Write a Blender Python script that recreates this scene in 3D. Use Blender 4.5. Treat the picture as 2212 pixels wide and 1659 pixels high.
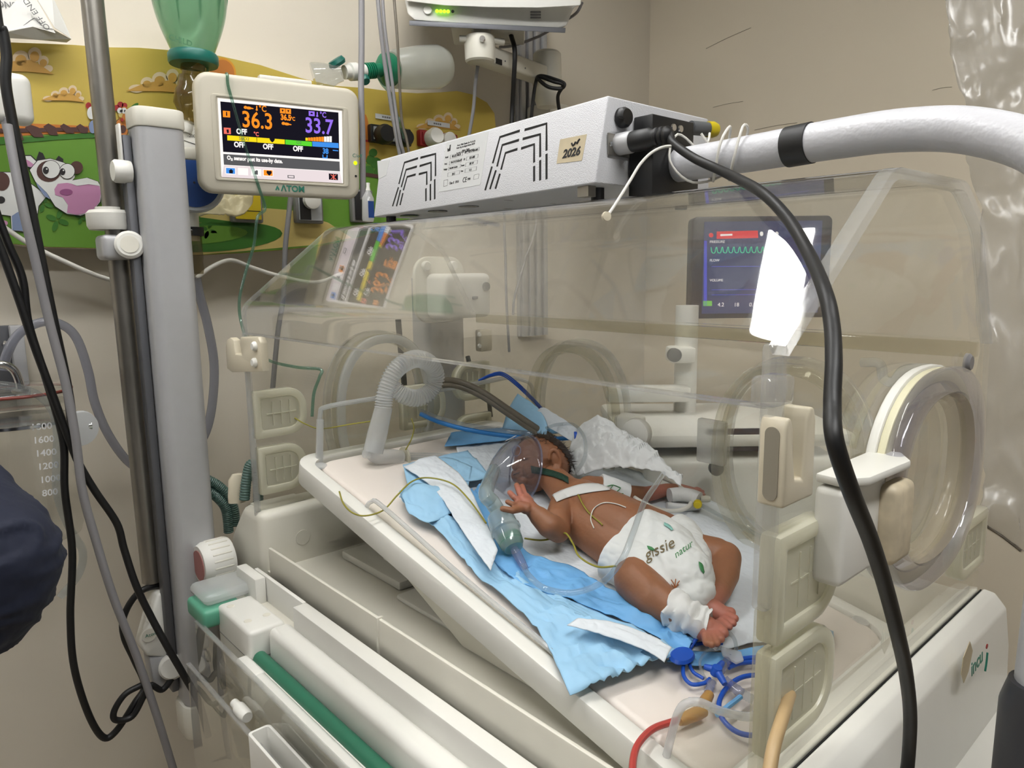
import bpy, bmesh, math, random
from mathutils import Vector, Matrix, noise
random.seed(7)
for o in list(bpy.data.objects): bpy.data.objects.remove(o)
SC = bpy.context.scene
COL = SC.collection
# ------------------------------------------------------------------ camera
YAW, PITCH, ROLL, FPX = math.radians(48.0148), math.radians(8.8946), math.radians(0.6284), 1562.4
CAMPOS = Vector((1.1411, -0.4531, 1.3902))
_F = Vector((-math.sin(YAW)*math.cos(PITCH), math.cos(YAW)*math.cos(PITCH), -math.sin(PITCH)))
_R = Vector((math.cos(YAW), math.sin(YAW), 0))
_D = _F.cross(_R)
CR = math.cos(ROLL)*_R + math.sin(ROLL)*_D
CD = -math.sin(ROLL)*_R + math.cos(ROLL)*_D
cam = bpy.data.cameras.new('camera'); camo = bpy.data.objects.new('camera', cam); COL.objects.link(camo)
cam.sensor_width = 36.0; cam.lens = FPX/2212*36; cam.clip_start = 0.02
camo.matrix_world = Matrix((( CR.x, -CD.x, -_F.x, CAMPOS.x), (CR.y, -CD.y, -_F.y, CAMPOS.y), (CR.z, -CD.z, -_F.z, CAMPOS.z), (0, 0, 0, 1)))
cam.dof.use_dof = False
SC.camera = camo
# ------------------------------------------------------------------ world, exposure
w = bpy.data.worlds.new('world'); SC.world = w; w.use_nodes = True
w.node_tree.nodes['Background'].inputs[0].default_value = (0.93, 0.96, 1.0, 1)
w.node_tree.nodes['Background'].inputs[1].default_value = 0.13
SC.view_settings.view_transform = 'Standard'; SC.view_settings.look = 'None'
SC.view_settings.exposure = 0.0; SC.view_settings.gamma = 1.0; SC.view_settings.use_curve_mapping = False
SC.cycles.use_denoising = True
SC.cycles.use_adaptive_sampling = True; SC.cycles.adaptive_threshold = 0.13; SC.cycles.adaptive_min_samples = 16
SC.cycles.max_bounces = 5; SC.cycles.diffuse_bounces = 2; SC.cycles.glossy_bounces = 2
SC.cycles.transmission_bounces = 2; SC.cycles.transparent_max_bounces = 28
SC.cycles.caustics_reflective = False; SC.cycles.caustics_refractive = False
SC.cycles.sample_clamp_indirect = 4.0

# ------------------------------------------------------------------ helpers
def at(px, py, X=None, Y=None, Z=None, D=None, T=None):
    """point of the place seen in that direction on a plane of the place (T: height over the tilted mattress)"""
    d = CR*(px-1106) + CD*(py-829.5) + _F*FPX
    if X is not None: t = (X-CAMPOS.x)/d.x
    elif Y is not None: t = (Y-CAMPOS.y)/d.y
    elif Z is not None: t = (Z-CAMPOS.z)/d.z
    elif T is not None: t = (1.1055+T-0.206*CAMPOS.x-CAMPOS.z)/(d.z+0.206*d.x)
    else: t = D/FPX
    return CAMPOS + d*t
def zM(x, h=0): return 1.1055-0.206*x+h
def lin(c):
    return tuple((v/255/12.92 if v/255 <= 0.04045 else ((v/255+0.055)/1.055)**2.4) for v in c)
def tag(o, label=None, cat=None, group=None, kind=None):
    if label: o['label'] = label
    if cat: o['category'] = cat
    if group: o['group'] = group
    if kind: o['kind'] = kind
    return o
def empty(name, loc, label=None, cat=None, group=None, kind=None):
    o = bpy.data.objects.new(name, None); COL.objects.link(o); o.location = loc; o.empty_display_size = 0.02
    return tag(o, label, cat, group, kind)
def mesh_obj(name, verts, faces, mat, parent=None, smooth=False):
    me = bpy.data.meshes.new(name)
    off = Vector(parent_world(parent)) if parent else Vector((0, 0, 0))
    me.from_pydata([tuple(Vector(v)-off) for v in verts], [], faces); me.update()
    bm = bmesh.new(); bm.from_mesh(me); bmesh.ops.recalc_face_normals(bm, faces=bm.faces); bm.to_mesh(me); bm.free()
    return finish(name, me, mat, parent, smooth)
def parent_world(p):
    v = Vector((0, 0, 0))
    while p is not None: v += p.location; p = p.parent
    return v
def finish(name, me, mat, parent=None, smooth=False):
    o = bpy.data.objects.new(name, me); COL.objects.link(o)
    if mat: me.materials.append(mat)
    if parent: o.parent = parent
    if smooth:
        for p in me.polygons: p.use_smooth = True
        try: me.set_sharp_from_angle(angle=math.radians(smooth if smooth is not True else 40))
        except Exception: pass
    return o
def from_bm(name, bm, mat, parent=None, smooth=False):
    off = parent_world(parent) if parent else Vector((0, 0, 0))
    bmesh.ops.translate(bm, vec=-off, verts=bm.verts)
    bmesh.ops.recalc_face_normals(bm, faces=bm.faces)
    me = bpy.data.meshes.new(name); bm.to_mesh(me); bm.free()
    return finish(name, me, mat, parent, smooth)
def bevel(bm, w, seg=2, ang=30):
    if w <= 0: return
    es = [e for e in bm.edges if len(e.link_faces) == 2 and e.calc_face_angle(0) > math.radians(ang)]
    bmesh.ops.bevel(bm, geom=es, offset=w, segments=seg, affect='EDGES', profile=0.5, clamp_overlap=True)
AX = (Vector((1, 0, 0)), Vector((0, 1, 0)), Vector((0, 0, 1)))
def frame_from(w_dir, up=Vector((0, 0, 1))):
    w_ = Vector(w_dir).normalized(); u = Vector(up).cross(w_)
    if u.length < 1e-4: u = Vector((1, 0, 0)).cross(w_)
    u.normalize(); return u, w_.cross(u), w_
def box(name, c, s, mat, parent=None, bev=0.0, seg=2, frame=None, smooth=True):
    """box centred at c with size s, along world axes or along frame (u, v, w)"""
    fr = frame or AX; bm = bmesh.new(); vs = []
    for dx in (-.5, .5):
        for dy in (-.5, .5):
            for dz in (-.5, .5): vs.append(bm.verts.new(Vector(c)+fr[0]*dx*s[0]+fr[1]*dy*s[1]+fr[2]*dz*s[2]))
    for f in ((0, 1, 3, 2), (4, 6, 7, 5), (0, 4, 5, 1), (2, 3, 7, 6), (0, 2, 6, 4), (1, 5, 7, 3)): bm.faces.new([vs[i] for i in f])
    bmesh.ops.recalc_face_normals(bm, faces=bm.faces); bevel(bm, bev, seg)
    return from_bm(name, bm, mat, parent, smooth if bev else False)
def boxx(name, x0, x1, y0, y1, z0, z1, mat, parent=None, bev=0.0, seg=2):
    return box(name, ((x0+x1)/2, (y0+y1)/2, (z0+z1)/2), (abs(x1-x0), abs(y1-y0), abs(z1-z0)), mat, parent, bev, seg)
def prism(name, pts, vec, mat, parent=None, bev=0.0, seg=2, smooth=True):
    """polygon of 3D points extruded along vec"""
    bm = bmesh.new(); vec = Vector(vec)
    a = [bm.verts.new(Vector(p)) for p in pts]; b = [bm.verts.new(Vector(p)+vec) for p in pts]; n = len(a)
    bm.faces.new(a); bm.faces.new(b[::-1])
    for i in range(n): bm.faces.new((a[i], a[(i+1) % n], b[(i+1) % n], b[i]))
    bmesh.ops.recalc_face_normals(bm, faces=bm.faces)
    bevel(bm, bev, seg)
    return from_bm(name, bm, mat, parent, smooth if (bev or n > 8) else False)
def ring(name, outer, inner, vec, mat, parent=None, bev=0.0, smooth=True):
    """closed band between two loops with equal counts, extruded along vec"""
    n = len(outer); bm = bmesh.new(); vec = Vector(vec)
    L = [[bm.verts.new(Vector(p)+k) for p in lp] for lp in (outer, inner) for k in (Vector((0, 0, 0)), vec)]
    o0, o1, i0, i1 = L
    for i in range(n):
        j = (i+1) % n
        bm.faces.new((o0[i], o0[j], o1[j], o1[i])); bm.faces.new((i0[j], i0[i], i1[i], i1[j]))
        bm.faces.new((o0[j], o0[i], i0[i], i0[j])); bm.faces.new((o1[i], o1[j], i1[j], i1[i]))
    bmesh.ops.recalc_face_normals(bm, faces=bm.faces); bevel(bm, bev, 2)
    return from_bm(name, bm, mat, parent, smooth)
def spline(pts, n=8, closed=False):
    """Catmull-Rom through points"""
    P = [Vector(p) for p in pts]; out = []; m = len(P)
    rng = range(m) if closed else range(m-1)
    for i in rng:
        p1, p2 = P[i], P[(i+1) % m]
        p0 = P[i-1] if (closed or i > 0) else p1*2-p2
        p3 = P[(i+2) % m] if (closed or i+2 < m) else p2*2-p1
        for k in range(n):
            t = k/n; t2 = t*t; t3 = t2*t
            out.append(0.5*((2*p1)+(p2-p0)*t+(2*p0-5*p1+4*p2-p3)*t2+(3*p1-p0-3*p2+p3)*t3))
    if not closed: out.append(P[-1])
    return out
def tube_bm(bm, path, radii, seg=10, closed=False, flat=None):
    n = len(path); rings = []
    t0 = (path[1]-path[0]).normalized(); u = t0.orthogonal().normalized()
    if flat is not None:
        u = (flat-t0*flat.dot(t0)).normalized()
    for i in range(n):
        a = path[(i-1) % n] if (closed or i > 0) else path[i]
        b = path[(i+1) % n] if (closed or i < n-1) else path[i]
        t = b-a
        if t.length < 1e-9: t = t0
        t.normalize(); u = (u-t*u.dot(t)); u.normalize(); v = t.cross(u)
        r = radii[i] if isinstance(radii, (list, tuple)) else radii
        ru, rv = r if isinstance(r, tuple) else (r, r)
        rings.append([bm.verts.new(path[i]+u*math.cos(2*math.pi*k/seg)*ru+v*math.sin(2*math.pi*k/seg)*rv) for k in range(seg)])
    for i in range(n if closed else n-1):
        A, B = rings[i], rings[(i+1) % n]
        for k in range(seg): bm.faces.new((A[k], A[(k+1) % seg], B[(k+1) % seg], B[k]))
    if not closed:
        bm.faces.new(rings[0][::-1]); bm.faces.new(rings[-1])
def tube(name, pts, r, mat, parent=None, seg=10, n=8, closed=False, radii=None, raw=False, flat=None):
    path = [Vector(p) for p in pts] if raw else spline(pts, n, closed)
    bm = bmesh.new()
    if radii is not None and not raw:
        m = len(pts); rr = []
        for i in range(len(path)):
            f = i/n; a = min(int(f), m-1); b = min(a+1, m-1); rr.append(radii[a]+(radii[b]-radii[a])*(f-a))
        radii = rr
    tube_bm(bm, path, radii if radii is not None else r, seg, closed, flat)
    return from_bm(name, bm, mat, parent, True)
def lathe(name, prof, origin, axis, mat, parent=None, seg=24, up=Vector((0, 0, 1)), sx=1.0, smooth=True):
    """profile [(radius, height)] turned about axis; closed ends"""
    u, v, w_ = frame_from(axis, up); o = Vector(origin); bm = bmesh.new(); rings = []
    for r, h in prof:
        rings.append([bm.verts.new(o+w_*h+(u*math.cos(2*math.pi*k/seg)*sx+v*math.sin(2*math.pi*k/seg))*max(r, 1e-5)) for k in range(seg)])
    for A, B in zip(rings, rings[1:]):
        for k in range(seg): bm.faces.new((A[k], A[(k+1) % seg], B[(k+1) % seg], B[k]))
    bm.faces.new(rings[0][::-1]); bm.faces.new(rings[-1])
    return from_bm(name, bm, mat, parent, smooth)
def oval(c, u, v, a, b, n=48, p=2.3):
    out = []
    for k in range(n):
        t = 2*math.pi*k/n; ct, st = math.cos(t), math.sin(t)
        out.append(Vector(c)+Vector(u)*a*math.copysign(abs(ct)**(2/p), ct)+Vector(v)*b*math.copysign(abs(st)**(2/p), st))
    return out
def rrect(c, u, v, w, h, r, n=5):
    out = []
    for sx, sy, a0 in ((1, 1, 0), (-1, 1, 90), (-1, -1, 180), (1, -1, 270)):
        for k in range(n+1):
            t = math.radians(a0+90*k/n)
            out.append(Vector(c)+Vector(u)*(sx*(w/2-r)+r*math.cos(t))+Vector(v)*(sy*(h/2-r)+r*math.sin(t)))
    return out
def text(name, s, origin, u, v, size, mat, parent=None, bold=0.0, align='LEFT', depth=0.0002, shear=0.0, sx=1.0):
    cu = bpy.data.curves.new(name, 'FONT'); cu.body = s; cu.size = size; cu.align_x = align; cu.extrude = depth
    cu.offset = bold; cu.shear = shear; cu.resolution_u = 3; cu.materials.append(mat)
    t = bpy.data.objects.new(name, cu)
    me = bpy.data.meshes.new_from_object(t); bpy.data.objects.remove(t); bpy.data.curves.remove(cu)
    u = Vector(u).normalized(); v = (Vector(v)-u*Vector(v).dot(u)).normalized(); w_ = u.cross(v)
    off = parent_world(parent) if parent else Vector((0, 0, 0)); p = Vector(origin)-off
    me.transform(Matrix(((u.x*sx, v.x, w_.x, p.x), (u.y*sx, v.y, w_.y, p.y), (u.z*sx, v.z, w_.z, p.z), (0, 0, 0, 1))))
    o = bpy.data.objects.new(name, me); COL.objects.link(o)
    if not me.materials: me.materials.append(mat)
    if parent: o.parent = parent
    return o
def atp(px, py, P0, n):
    d = CR*(px-1106) + CD*(py-829.5) + _F*FPX
    return CAMPOS + d*((Vector(P0)-CAMPOS).dot(n)/d.dot(n))
def copy_tree(o, parent=None):
    c = o.copy(); COL.objects.link(c); c.parent = parent
    for ch in list(o.children): copy_tree(ch, c)
    return c

# ------------------------------------------------------------------ materials (procedural)
M = {}
def mat(name, rgb, rough=0.5, metal=0.0, var=0.06, scale=30.0, bump=0.0, bscale=200.0, spec=0.5, emit=0.0, sss=0.0, trans=0.0):
    m = bpy.data.materials.new(name); m.use_nodes = True; nt = m.node_tree; b = nt.nodes['Principled BSDF']
    c = lin(rgb)
    b.inputs['Roughness'].default_value = rough; b.inputs['Metallic'].default_value = metal
    b.inputs['Specular IOR Level'].default_value = spec
    if var > 0:
        tc = nt.nodes.new('ShaderNodeTexCoord'); nz = nt.nodes.new('ShaderNodeTexNoise'); nz.inputs['Scale'].default_value = scale
        nz.inputs['Detail'].default_value = 2; nt.links.new(tc.outputs['Object'], nz.inputs['Vector'])
        mx = nt.nodes.new('ShaderNodeMix'); mx.data_type = 'RGBA'
        mx.inputs[6].default_value = tuple(v*(1-var) for v in c)+(1,); mx.inputs[7].default_value = tuple(min(1, v*(1+var)) for v in c)+(1,)
        nt.links.new(nz.outputs['Fac'], mx.inputs[0]); nt.links.new(mx.outputs[2], b.inputs['Base Color'])
    else: b.inputs['Base Color'].default_value = c+(1,)
    if bump > 0:
        tc2 = nt.nodes.new('ShaderNodeTexCoord'); n2 = nt.nodes.new('ShaderNodeTexNoise'); n2.inputs['Scale'].default_value = bscale
        n2.inputs['Detail'].default_value = 1
        bp = nt.nodes.new('ShaderNodeBump'); bp.inputs['Strength'].default_value = bump; bp.inputs['Distance'].default_value = 0.002
        nt.links.new(tc2.outputs['Object'], n2.inputs['Vector']); nt.links.new(n2.outputs['Fac'], bp.inputs['Height']); nt.links.new(bp.outputs[0], b.inputs['Normal'])
    if emit > 0:
        b.inputs['Emission Color'].default_value = c+(1,); b.inputs['Emission Strength'].default_value = emit
    if sss > 0:
        b.inputs['Subsurface Weight'].default_value = sss; b.inputs['Subsurface Radius'].default_value = (0.006, 0.003, 0.0015); b.inputs['Subsurface Scale'].default_value = 0.5
    if trans > 0: b.inputs['Transmission Weight'].default_value = trans
    M[name] = m; return m
def emis(name, rgb, s):
    m = bpy.data.materials.new(name); m.use_nodes = True; nt = m.node_tree; nt.nodes.clear()
    e = nt.nodes.new('ShaderNodeEmission'); e.inputs[0].default_value = lin(rgb)+(1,); e.inputs[1].default_value = s
    o = nt.nodes.new('ShaderNodeOutputMaterial'); nt.links.new(e.outputs[0], o.inputs[0]); M[name] = m
    if name != 'lamp_diffuser': m.cycles.emission_sampling = 'NONE'
    return m
def clear(name, tint=(250, 250, 248), haze=0.03, hazergb=(235, 235, 230), ior=1.49, rough=0.02, gain=1.0, bump=0.0, bscale=40):
    """clear plastic sheet: see-through, reflecting by Fresnel, a little hazy from scratches"""
    m = bpy.data.materials.new(name); m.use_nodes = True; nt = m.node_tree; nt.nodes.clear()
    N = nt.nodes.new; tr = N('ShaderNodeBsdfTransparent'); tr.inputs[0].default_value = lin(tint)+(1,)
    gl = N('ShaderNodeBsdfGlossy'); gl.inputs['Roughness'].default_value = rough; gl.inputs[0].default_value = (1, 1, 1, 1)
    df0 = N('ShaderNodeBsdfDiffuse'); df0.inputs[0].default_value = lin(hazergb)+(1,)
    tl = N('ShaderNodeBsdfTranslucent'); tl.inputs[0].default_value = lin(hazergb)+(1,)
    df = N('ShaderNodeMixShader'); df.inputs[0].default_value = 0.45; nt.links.new(df0.outputs[0], df.inputs[1]); nt.links.new(tl.outputs[0], df.inputs[2])
    lw = N('ShaderNodeLayerWeight'); lw.inputs['Blend'].default_value = 0.5
    pw = N('ShaderNodeMath'); pw.operation = 'POWER'; pw.inputs[1].default_value = 5.0; nt.links.new(lw.outputs['Facing'], pw.inputs[0])
    fr = N('ShaderNodeMath'); fr.operation = 'MULTIPLY_ADD'; f0 = ((ior-1)/(ior+1))**2; fr.inputs[1].default_value = 1-f0; fr.inputs[2].default_value = f0
    nt.links.new(pw.outputs[0], fr.inputs[0])
    tc = N('ShaderNodeTexCoord'); m1 = N('ShaderNodeMixShader'); m1.inputs[0].default_value = haze
    if name == 'hood_clear':
        nz = N('ShaderNodeTexNoise'); nz.inputs['Scale'].default_value = 14; nz.inputs['Detail'].default_value = 2
        nt.links.new(tc.outputs['Object'], nz.inputs['Vector'])
        hz = N('ShaderNodeMath'); hz.operation = 'MULTIPLY'; hz.inputs[1].default_value = haze*2; nt.links.new(nz.outputs['Fac'], hz.inputs[0]); nt.links.new(hz.outputs[0], m1.inputs[0])
    nt.links.new(tr.outputs[0], m1.inputs[1]); nt.links.new(df.outputs[0], m1.inputs[2])
    fg = N('ShaderNodeMath'); fg.operation = 'MULTIPLY'; fg.inputs[1].default_value = gain; fg.use_clamp = True; nt.links.new(fr.outputs[0], fg.inputs[0])
    m2 = N('ShaderNodeMixShader'); nt.links.new(fg.outputs[0], m2.inputs[0]); nt.links.new(m1.outputs[0], m2.inputs[1]); nt.links.new(gl.outputs[0], m2.inputs[2])
    if bump > 0:
        n2 = N('ShaderNodeTexNoise'); n2.inputs['Scale'].default_value = bscale; nt.links.new(tc.outputs['Object'], n2.inputs['Vector'])
        bp = N('ShaderNodeBump'); bp.inputs['Strength'].default_value = bump; bp.inputs['Distance'].default_value = 0.004
        nt.links.new(n2.outputs['Fac'], bp.inputs['Height'])
        for x in (gl, lw, df0): nt.links.new(bp.outputs[0], x.inputs['Normal'])
    o = N('ShaderNodeOutputMaterial'); nt.links.new(m2.outputs[0], o.inputs[0]); M[name] = m; return m

# painted walls: beige, faint mottling and scuffs
mat('wall_paint', (228, 219, 202), 0.65, var=0.035, scale=3.0, bump=0.05, bscale=90)
mat('wall_paint_back', (226, 214, 192), 0.65, var=0.03, scale=3.0, bump=0.05, bscale=90)
mat('ceiling_paint', (235, 232, 224), 0.8, var=0.02)
mat('floor_vinyl', (165, 152, 132), 0.4, var=0.08, scale=12)
mat('white_plastic', (236, 234, 226), 0.38, var=0.02, scale=20)
mat('warm_plastic', (229, 225, 211), 0.4, var=0.025, scale=20)
mat('cream_plastic', (218, 208, 184), 0.35, var=0.02)
mat('monitor_shell', (206, 199, 181), 0.42, var=0.015)
clear('silicone', tint=(252, 251, 242), haze=.80, hazergb=(253, 250, 230), rough=.3)
mat('green_bar', (45, 112, 86), 0.38, var=0.04)
mat('green_bumper', (98, 172, 142), 0.4, var=0.04)
mat('dark_gap', (18, 17, 16), 0.8, var=0)
mat('aluminium', (186, 186, 187), 0.45, metal=0.25, var=0.03, scale=60)
mat('aluminium_dark', (105, 106, 110), 0.5, metal=0.6, var=0.04)
mat('chrome', (210, 210, 212), 0.15, metal=1.0, var=0)
mat('steel_dull', (150, 146, 139), 0.38, metal=0.85, var=0.25, scale=18)
mat('black_rubber', (15, 15, 16), 0.5, var=0.1)
mat('black_plastic', (24, 24, 25), 0.45, var=0.05)
mat('grey_cable', (140, 138, 140), 0.45, var=0.05)
mat('grey_rubber', (112, 104, 90), 0.4, var=0.05)
mat('white_cable', (226, 223, 214), 0.45, var=0.03)
mat('powder_white', (216, 216, 219), 0.5, var=0.02, bump=0.4, bscale=900)
mat('tube_white', (205, 205, 209), 0.34, var=0.03, bump=0.25, bscale=220)
mat('label_paper', (210, 211, 210), 0.6, var=0.03)
mat('ink', (28, 28, 30), 0.6, var=0)
mat('ink_grey', (120, 120, 120), 0.6, var=0)
mat('tape_beige', (196, 182, 152), 0.6, var=0.12, scale=60)
mat('red', (150, 30, 30), 0.5, var=0.05)
clear('hood_clear', tint=(254, 254, 253), haze=0.022, gain=1.3)
clear('hood_end', tint=(254, 254, 252), haze=0.02)
clear('ring_clear', tint=(250, 249, 244), haze=0.12, hazergb=(236, 234, 226))
clear('door_clear', tint=(252, 252, 249), haze=0.035)
clear('tube_clear', tint=(240, 243, 244), haze=0.13, hazergb=(228, 232, 236))
clear('tube_green', tint=(205, 226, 216), haze=0.22, hazergb=(120, 160, 145))
clear('frosted', tint=(251, 252, 252), haze=0.46, hazergb=(250, 251, 251), rough=0.15)
mat('edge_clear', (222, 224, 222), 0.2, var=0.03)
# ------------------------------------------------------------------ ceiling luminaires (the room's lamps)
WX, WXM, WY, CEIL = -0.42, -0.36, 1.577, 2.62
emis('lamp_diffuser', (253, 253, 252), 30.0)
def ceiling_light(x0, x1, y0, y1, label):
    r = empty('ceiling_light', ((x0+x1)/2, (y0+y1)/2, CEIL), label, 'ceiling light', 'ceiling lights')
    boxx('housing', x0-.03, x1+.03, y0-.03, y1+.03, CEIL-.03, CEIL-.001, M['white_plastic'], r, .004)
    boxx('diffuser', x0, x1, y0, y1, CEIL-.034, CEIL-.0301, M['lamp_diffuser'], r)
ceiling_light(.17, .29, -.95, .46, 'long white ceiling light over the incubator')
ceiling_light(1.35, 1.53, -.95, .47, 'long white ceiling light behind the phototherapy stand')
ceiling_light(.10, .28, -3.1, -1.7, 'long white ceiling light further back in the room')
# ------------------------------------------------------------------ room shell
tag(boxx('wall_left', WX-.12, WX, -4.0, WY+.12, 0, CEIL, M['wall_paint']), kind='structure')
tag(boxx('wall_right', WX, 4.5, WY, WY+.12, 0, CEIL, M['wall_paint_back']), kind='structure')
tag(boxx('floor', WX-.12, 4.5, -4.0, WY+.12, -.08, 0, M['floor_vinyl']), kind='structure')
tag(boxx('ceiling', WX-.12, 4.5, -4.0, WY+.12, CEIL, CEIL+.08, M['ceiling_paint']), kind='structure')
mat('crack_dark', (96, 88, 76), .8, var=.2)
mat('scuff', (158, 148, 130), .7, var=.2, scale=80)
for i, (a, b, r) in enumerate([((1525, 105), (1622, 60), .0008), ((1630, 281), (1722, 265), .0008), ((1540, 232), (1605, 219), .0006), ((2014, 195), (2056, 188), .0006)]):
    p, q = at(*a, Y=WY-.0006), at(*b, Y=WY-.0006)
    tag(tube('scuff_mark', [p, (p+q)/2+Vector((0, 0, .002)), q], r, M['scuff'], n=3, seg=5), ['long slanting scuff near the top of the back wall', 'grey scuff on the back wall above the white stand tube', 'faint scuff on the back wall above the lamp box', 'short scuff on the back wall beside the plastic sheet'][i], 'scuff mark', 'scuffs on the back wall')
# a crack with missing paint, low on the right
tag(tube('wall_crack', [at(2100, 1108, Y=WY-.001), at(2130, 1135, Y=WY-.001), at(2165, 1158, Y=WY-.001), at(2206, 1190, Y=WY-.001)], .0035, M['crack_dark'], seg=5), 'dark crack in the back wall at the right edge', 'crack')

# ------------------------------------------------------------------ incubator
INC = empty('incubator', (.45, .25, .85), 'large white infant incubator with clear hood and open front', 'incubator')
def arc_path(pts, r, n=6):
    """round the corners of an open polyline of (y, z)"""
    out = [Vector(pts[0])]
    for a, b, c in zip(pts, pts[1:], pts[2:]):
        a, b, c = Vector(a), Vector(b), Vector(c); d1 = (a-b).normalized(); d2 = (c-b).normalized()
        k = min(r, (a-b).length*.45, (c-b).length*.45); p, q = b+d1*k, b+d2*k
        for i in range(n+1):
            t = i/n; out.append(p*(1-t)**2+b*2*t*(1-t)+q*t*t)
    out.append(Vector(pts[-1])); return out
def offset_path(P, d):
    out = []
    for i, p in enumerate(P):
        a = P[max(i-1, 0)]; b = P[min(i+1, len(P)-1)]; t = (b-a).normalized(); out.append(p+Vector((-t.y, t.x))*d)
    return out
HOODP = [(0, 1.297), (0, 1.339), (.163, 1.468), (.335, 1.469), (.402, 1.43), (.47, 1.31)]
hp = arc_path(HOODP, .016)
inner = offset_path(hp, -.0020)
prism('hood_canopy', [Vector((.0035, p.x, p.y)) for p in hp+inner[::-1]], (.893, 0, 0), M['hood_clear'], INC)
ENDP = [(0, 1.0), (0, 1.339), (.163, 1.468), (.335, 1.469), (.402, 1.43), (.47, 1.31), (.512, 1.0)]
ep = arc_path(ENDP, .012, 4)
for x, nm in ((-.0035, 'left_end_wall'), (.8975, 'right_end_wall')):
    prism(nm, [Vector((x, p.x, p.y)) for p in ep], (.006, 0, 0), M['hood_end'], INC)
# thick polished rims of the end walls
def band(name, path2, x0, x1, wid, m):
    a = path2; b = offset_path(path2, -wid)
    return prism(name, [Vector((x0, p.x, p.y)) for p in a+b[::-1]], (x1-x0, 0, 0), m, INC)
clear('rim_clear', tint=(251, 251, 251), haze=.20, hazergb=(244, 245, 245), rough=.05)
band('end_rim', arc_path(ENDP[1:6], .014, 5), .8965, .9085, .009, M['rim_clear'])
band('end_rim', arc_path(ENDP[:6], .014, 5), -.0045, .0035, .005, M['rim_clear'])
prism('back_wall', [(.0035, .47, 1.31), (.0035, .476, 1.31), (.0035, .518, 1.0), (.0035, .512, 1.0)], (.893, 0, 0), M['hood_end'], INC)
# front lip shine strip, drip rail inside the back bend
clear('rail_tint', tint=(240, 237, 224), haze=.12, hazergb=(190, 180, 150))
boxx('back_rail', .01, .89, .468, .484, 1.288, 1.306, M['rail_tint'], INC, .002)
boxx('front_lip', .004, .896, -.0012, .0062, 1.2952, 1.2978, M['rim_clear'], INC)
# front corner posts
boxx('corner_post', .893, .905, -.004, .012, 1.15, 1.34, M['rim_clear'], INC, .003)
boxx('corner_post', .887, .907, -.007, .021, 1.297, 1.318, M['rim_clear'], INC, .004)
boxx('corner_post', .893, .905, .0, .014, .985, 1.15, M['ring_clear'], INC, .003)
boxx('corner_post', -.004, .004, -.002, .008, .985, 1.297, M['rim_clear'], INC, .002)
mat('cream_gasket', (228, 222, 190), .45, var=.04)
clear('violet_ring', tint=(236, 236, 242), haze=.12, hazergb=(200, 200, 214), rough=.05)
clear('warm_ring', tint=(244, 240, 232), haze=.34, hazergb=(226, 216, 200), rough=.15)
# portholes -------------------------------------------------------
def porthole(c, u, n, a, b, tilt=0.0, latch_side=1, kind='clear', latch=True):
    """c centre on the wall, u horizontal axis along the wall, n outward normal"""
    u = Vector(u).normalized(); n = Vector(n).normalized(); v = Vector((0, 0, 1)); c = Vector(c)
    r = ring('porthole', oval(c-n*.006, u, v, a, b), oval(c-n*.006, u, v, a-.014, b-.014), n*.020, M['ring_clear'], INC, .003)
    ring('gasket', oval(c+n*.010, u, v, a-.004, b-.004), oval(c+n*.010, u, v, a-.019, b-.019), n*.010, M['silicone' if kind == 'cream' else 'ring_clear'], r, .003)
    # clear cover bulging outward
    P = []; rings_ = []
    bm = bmesh.new(); prof = [(1.0, .018), (1.0, .030), (.965, .036), (.86, .036), (.82, .030), (.0, .030)]
    for k, (s, h) in enumerate(prof[:-1]):
        rings_.append([bm.verts.new(p) for p in oval(c+n*h, u, v, (a+.004)*s, (b+.004)*s)])
    for A, B in zip(rings_, rings_[1:]):
        for i in range(len(A)): bm.faces.new((A[i], A[(i+1) % len(A)], B[(i+1) % len(B)], B[i]))
    bm.faces.new(rings_[-1])
    from_bm('cover', bm, M['door_clear'], r, True)
    ring('cover_rim', oval(c+n*.0365, u, v, a+.003, b+.003), oval(c+n*.0365, u, v, a-.012, b-.012), n*.003, M['rim_clear'], r, .001)
    if latch:
        lc = c+u*latch_side*(a+.016)+n*.018
        box('latch_plate', lc, (.05, .052, .030), M['white_plastic'], r, .006, 3, (u, v, n))
        box('latch_handle', lc+n*.022-u*latch_side*.004, (.022, .036, .02), M['warm_plastic'], r, .006, 3, (u, v, n))
    return r
plh = porthole((0, .258, 1.135), (0, 1, 0), (-1, 0, 0), .106, .145, latch_side=1, latch=False)
ring('frosted_rim', oval((-.002, .258, 1.135), (0, 1, 0), (0, 0, 1), .104, .143), oval((-.002, .258, 1.135), (0, 1, 0), (0, 0, 1), .088, .127), (.012, 0, 0), M['frosted'], plh, .004)
nb = Vector((0, 1, .135))
p1 = porthole((.243, .494, 1.115), (1, 0, 0), nb, .112, .143, latch_side=1)
lathe('latch_knob', [(.0, 0), (.024, .0), (.026, .006), (.024, .016), (.012, .02), (0, .02)], Vector((.243+.112+.045, .50, 1.12)), (0.2, -1, 0), M['white_plastic'], p1)
porthole((.657, .494, 1.115), (1, 0, 0), nb, .112, .143, latch_side=-1, latch=False)
box('hinge_plate', (.535, .508, 1.125), (.05, .012, .07), M['frosted'], INC, .004)
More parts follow.
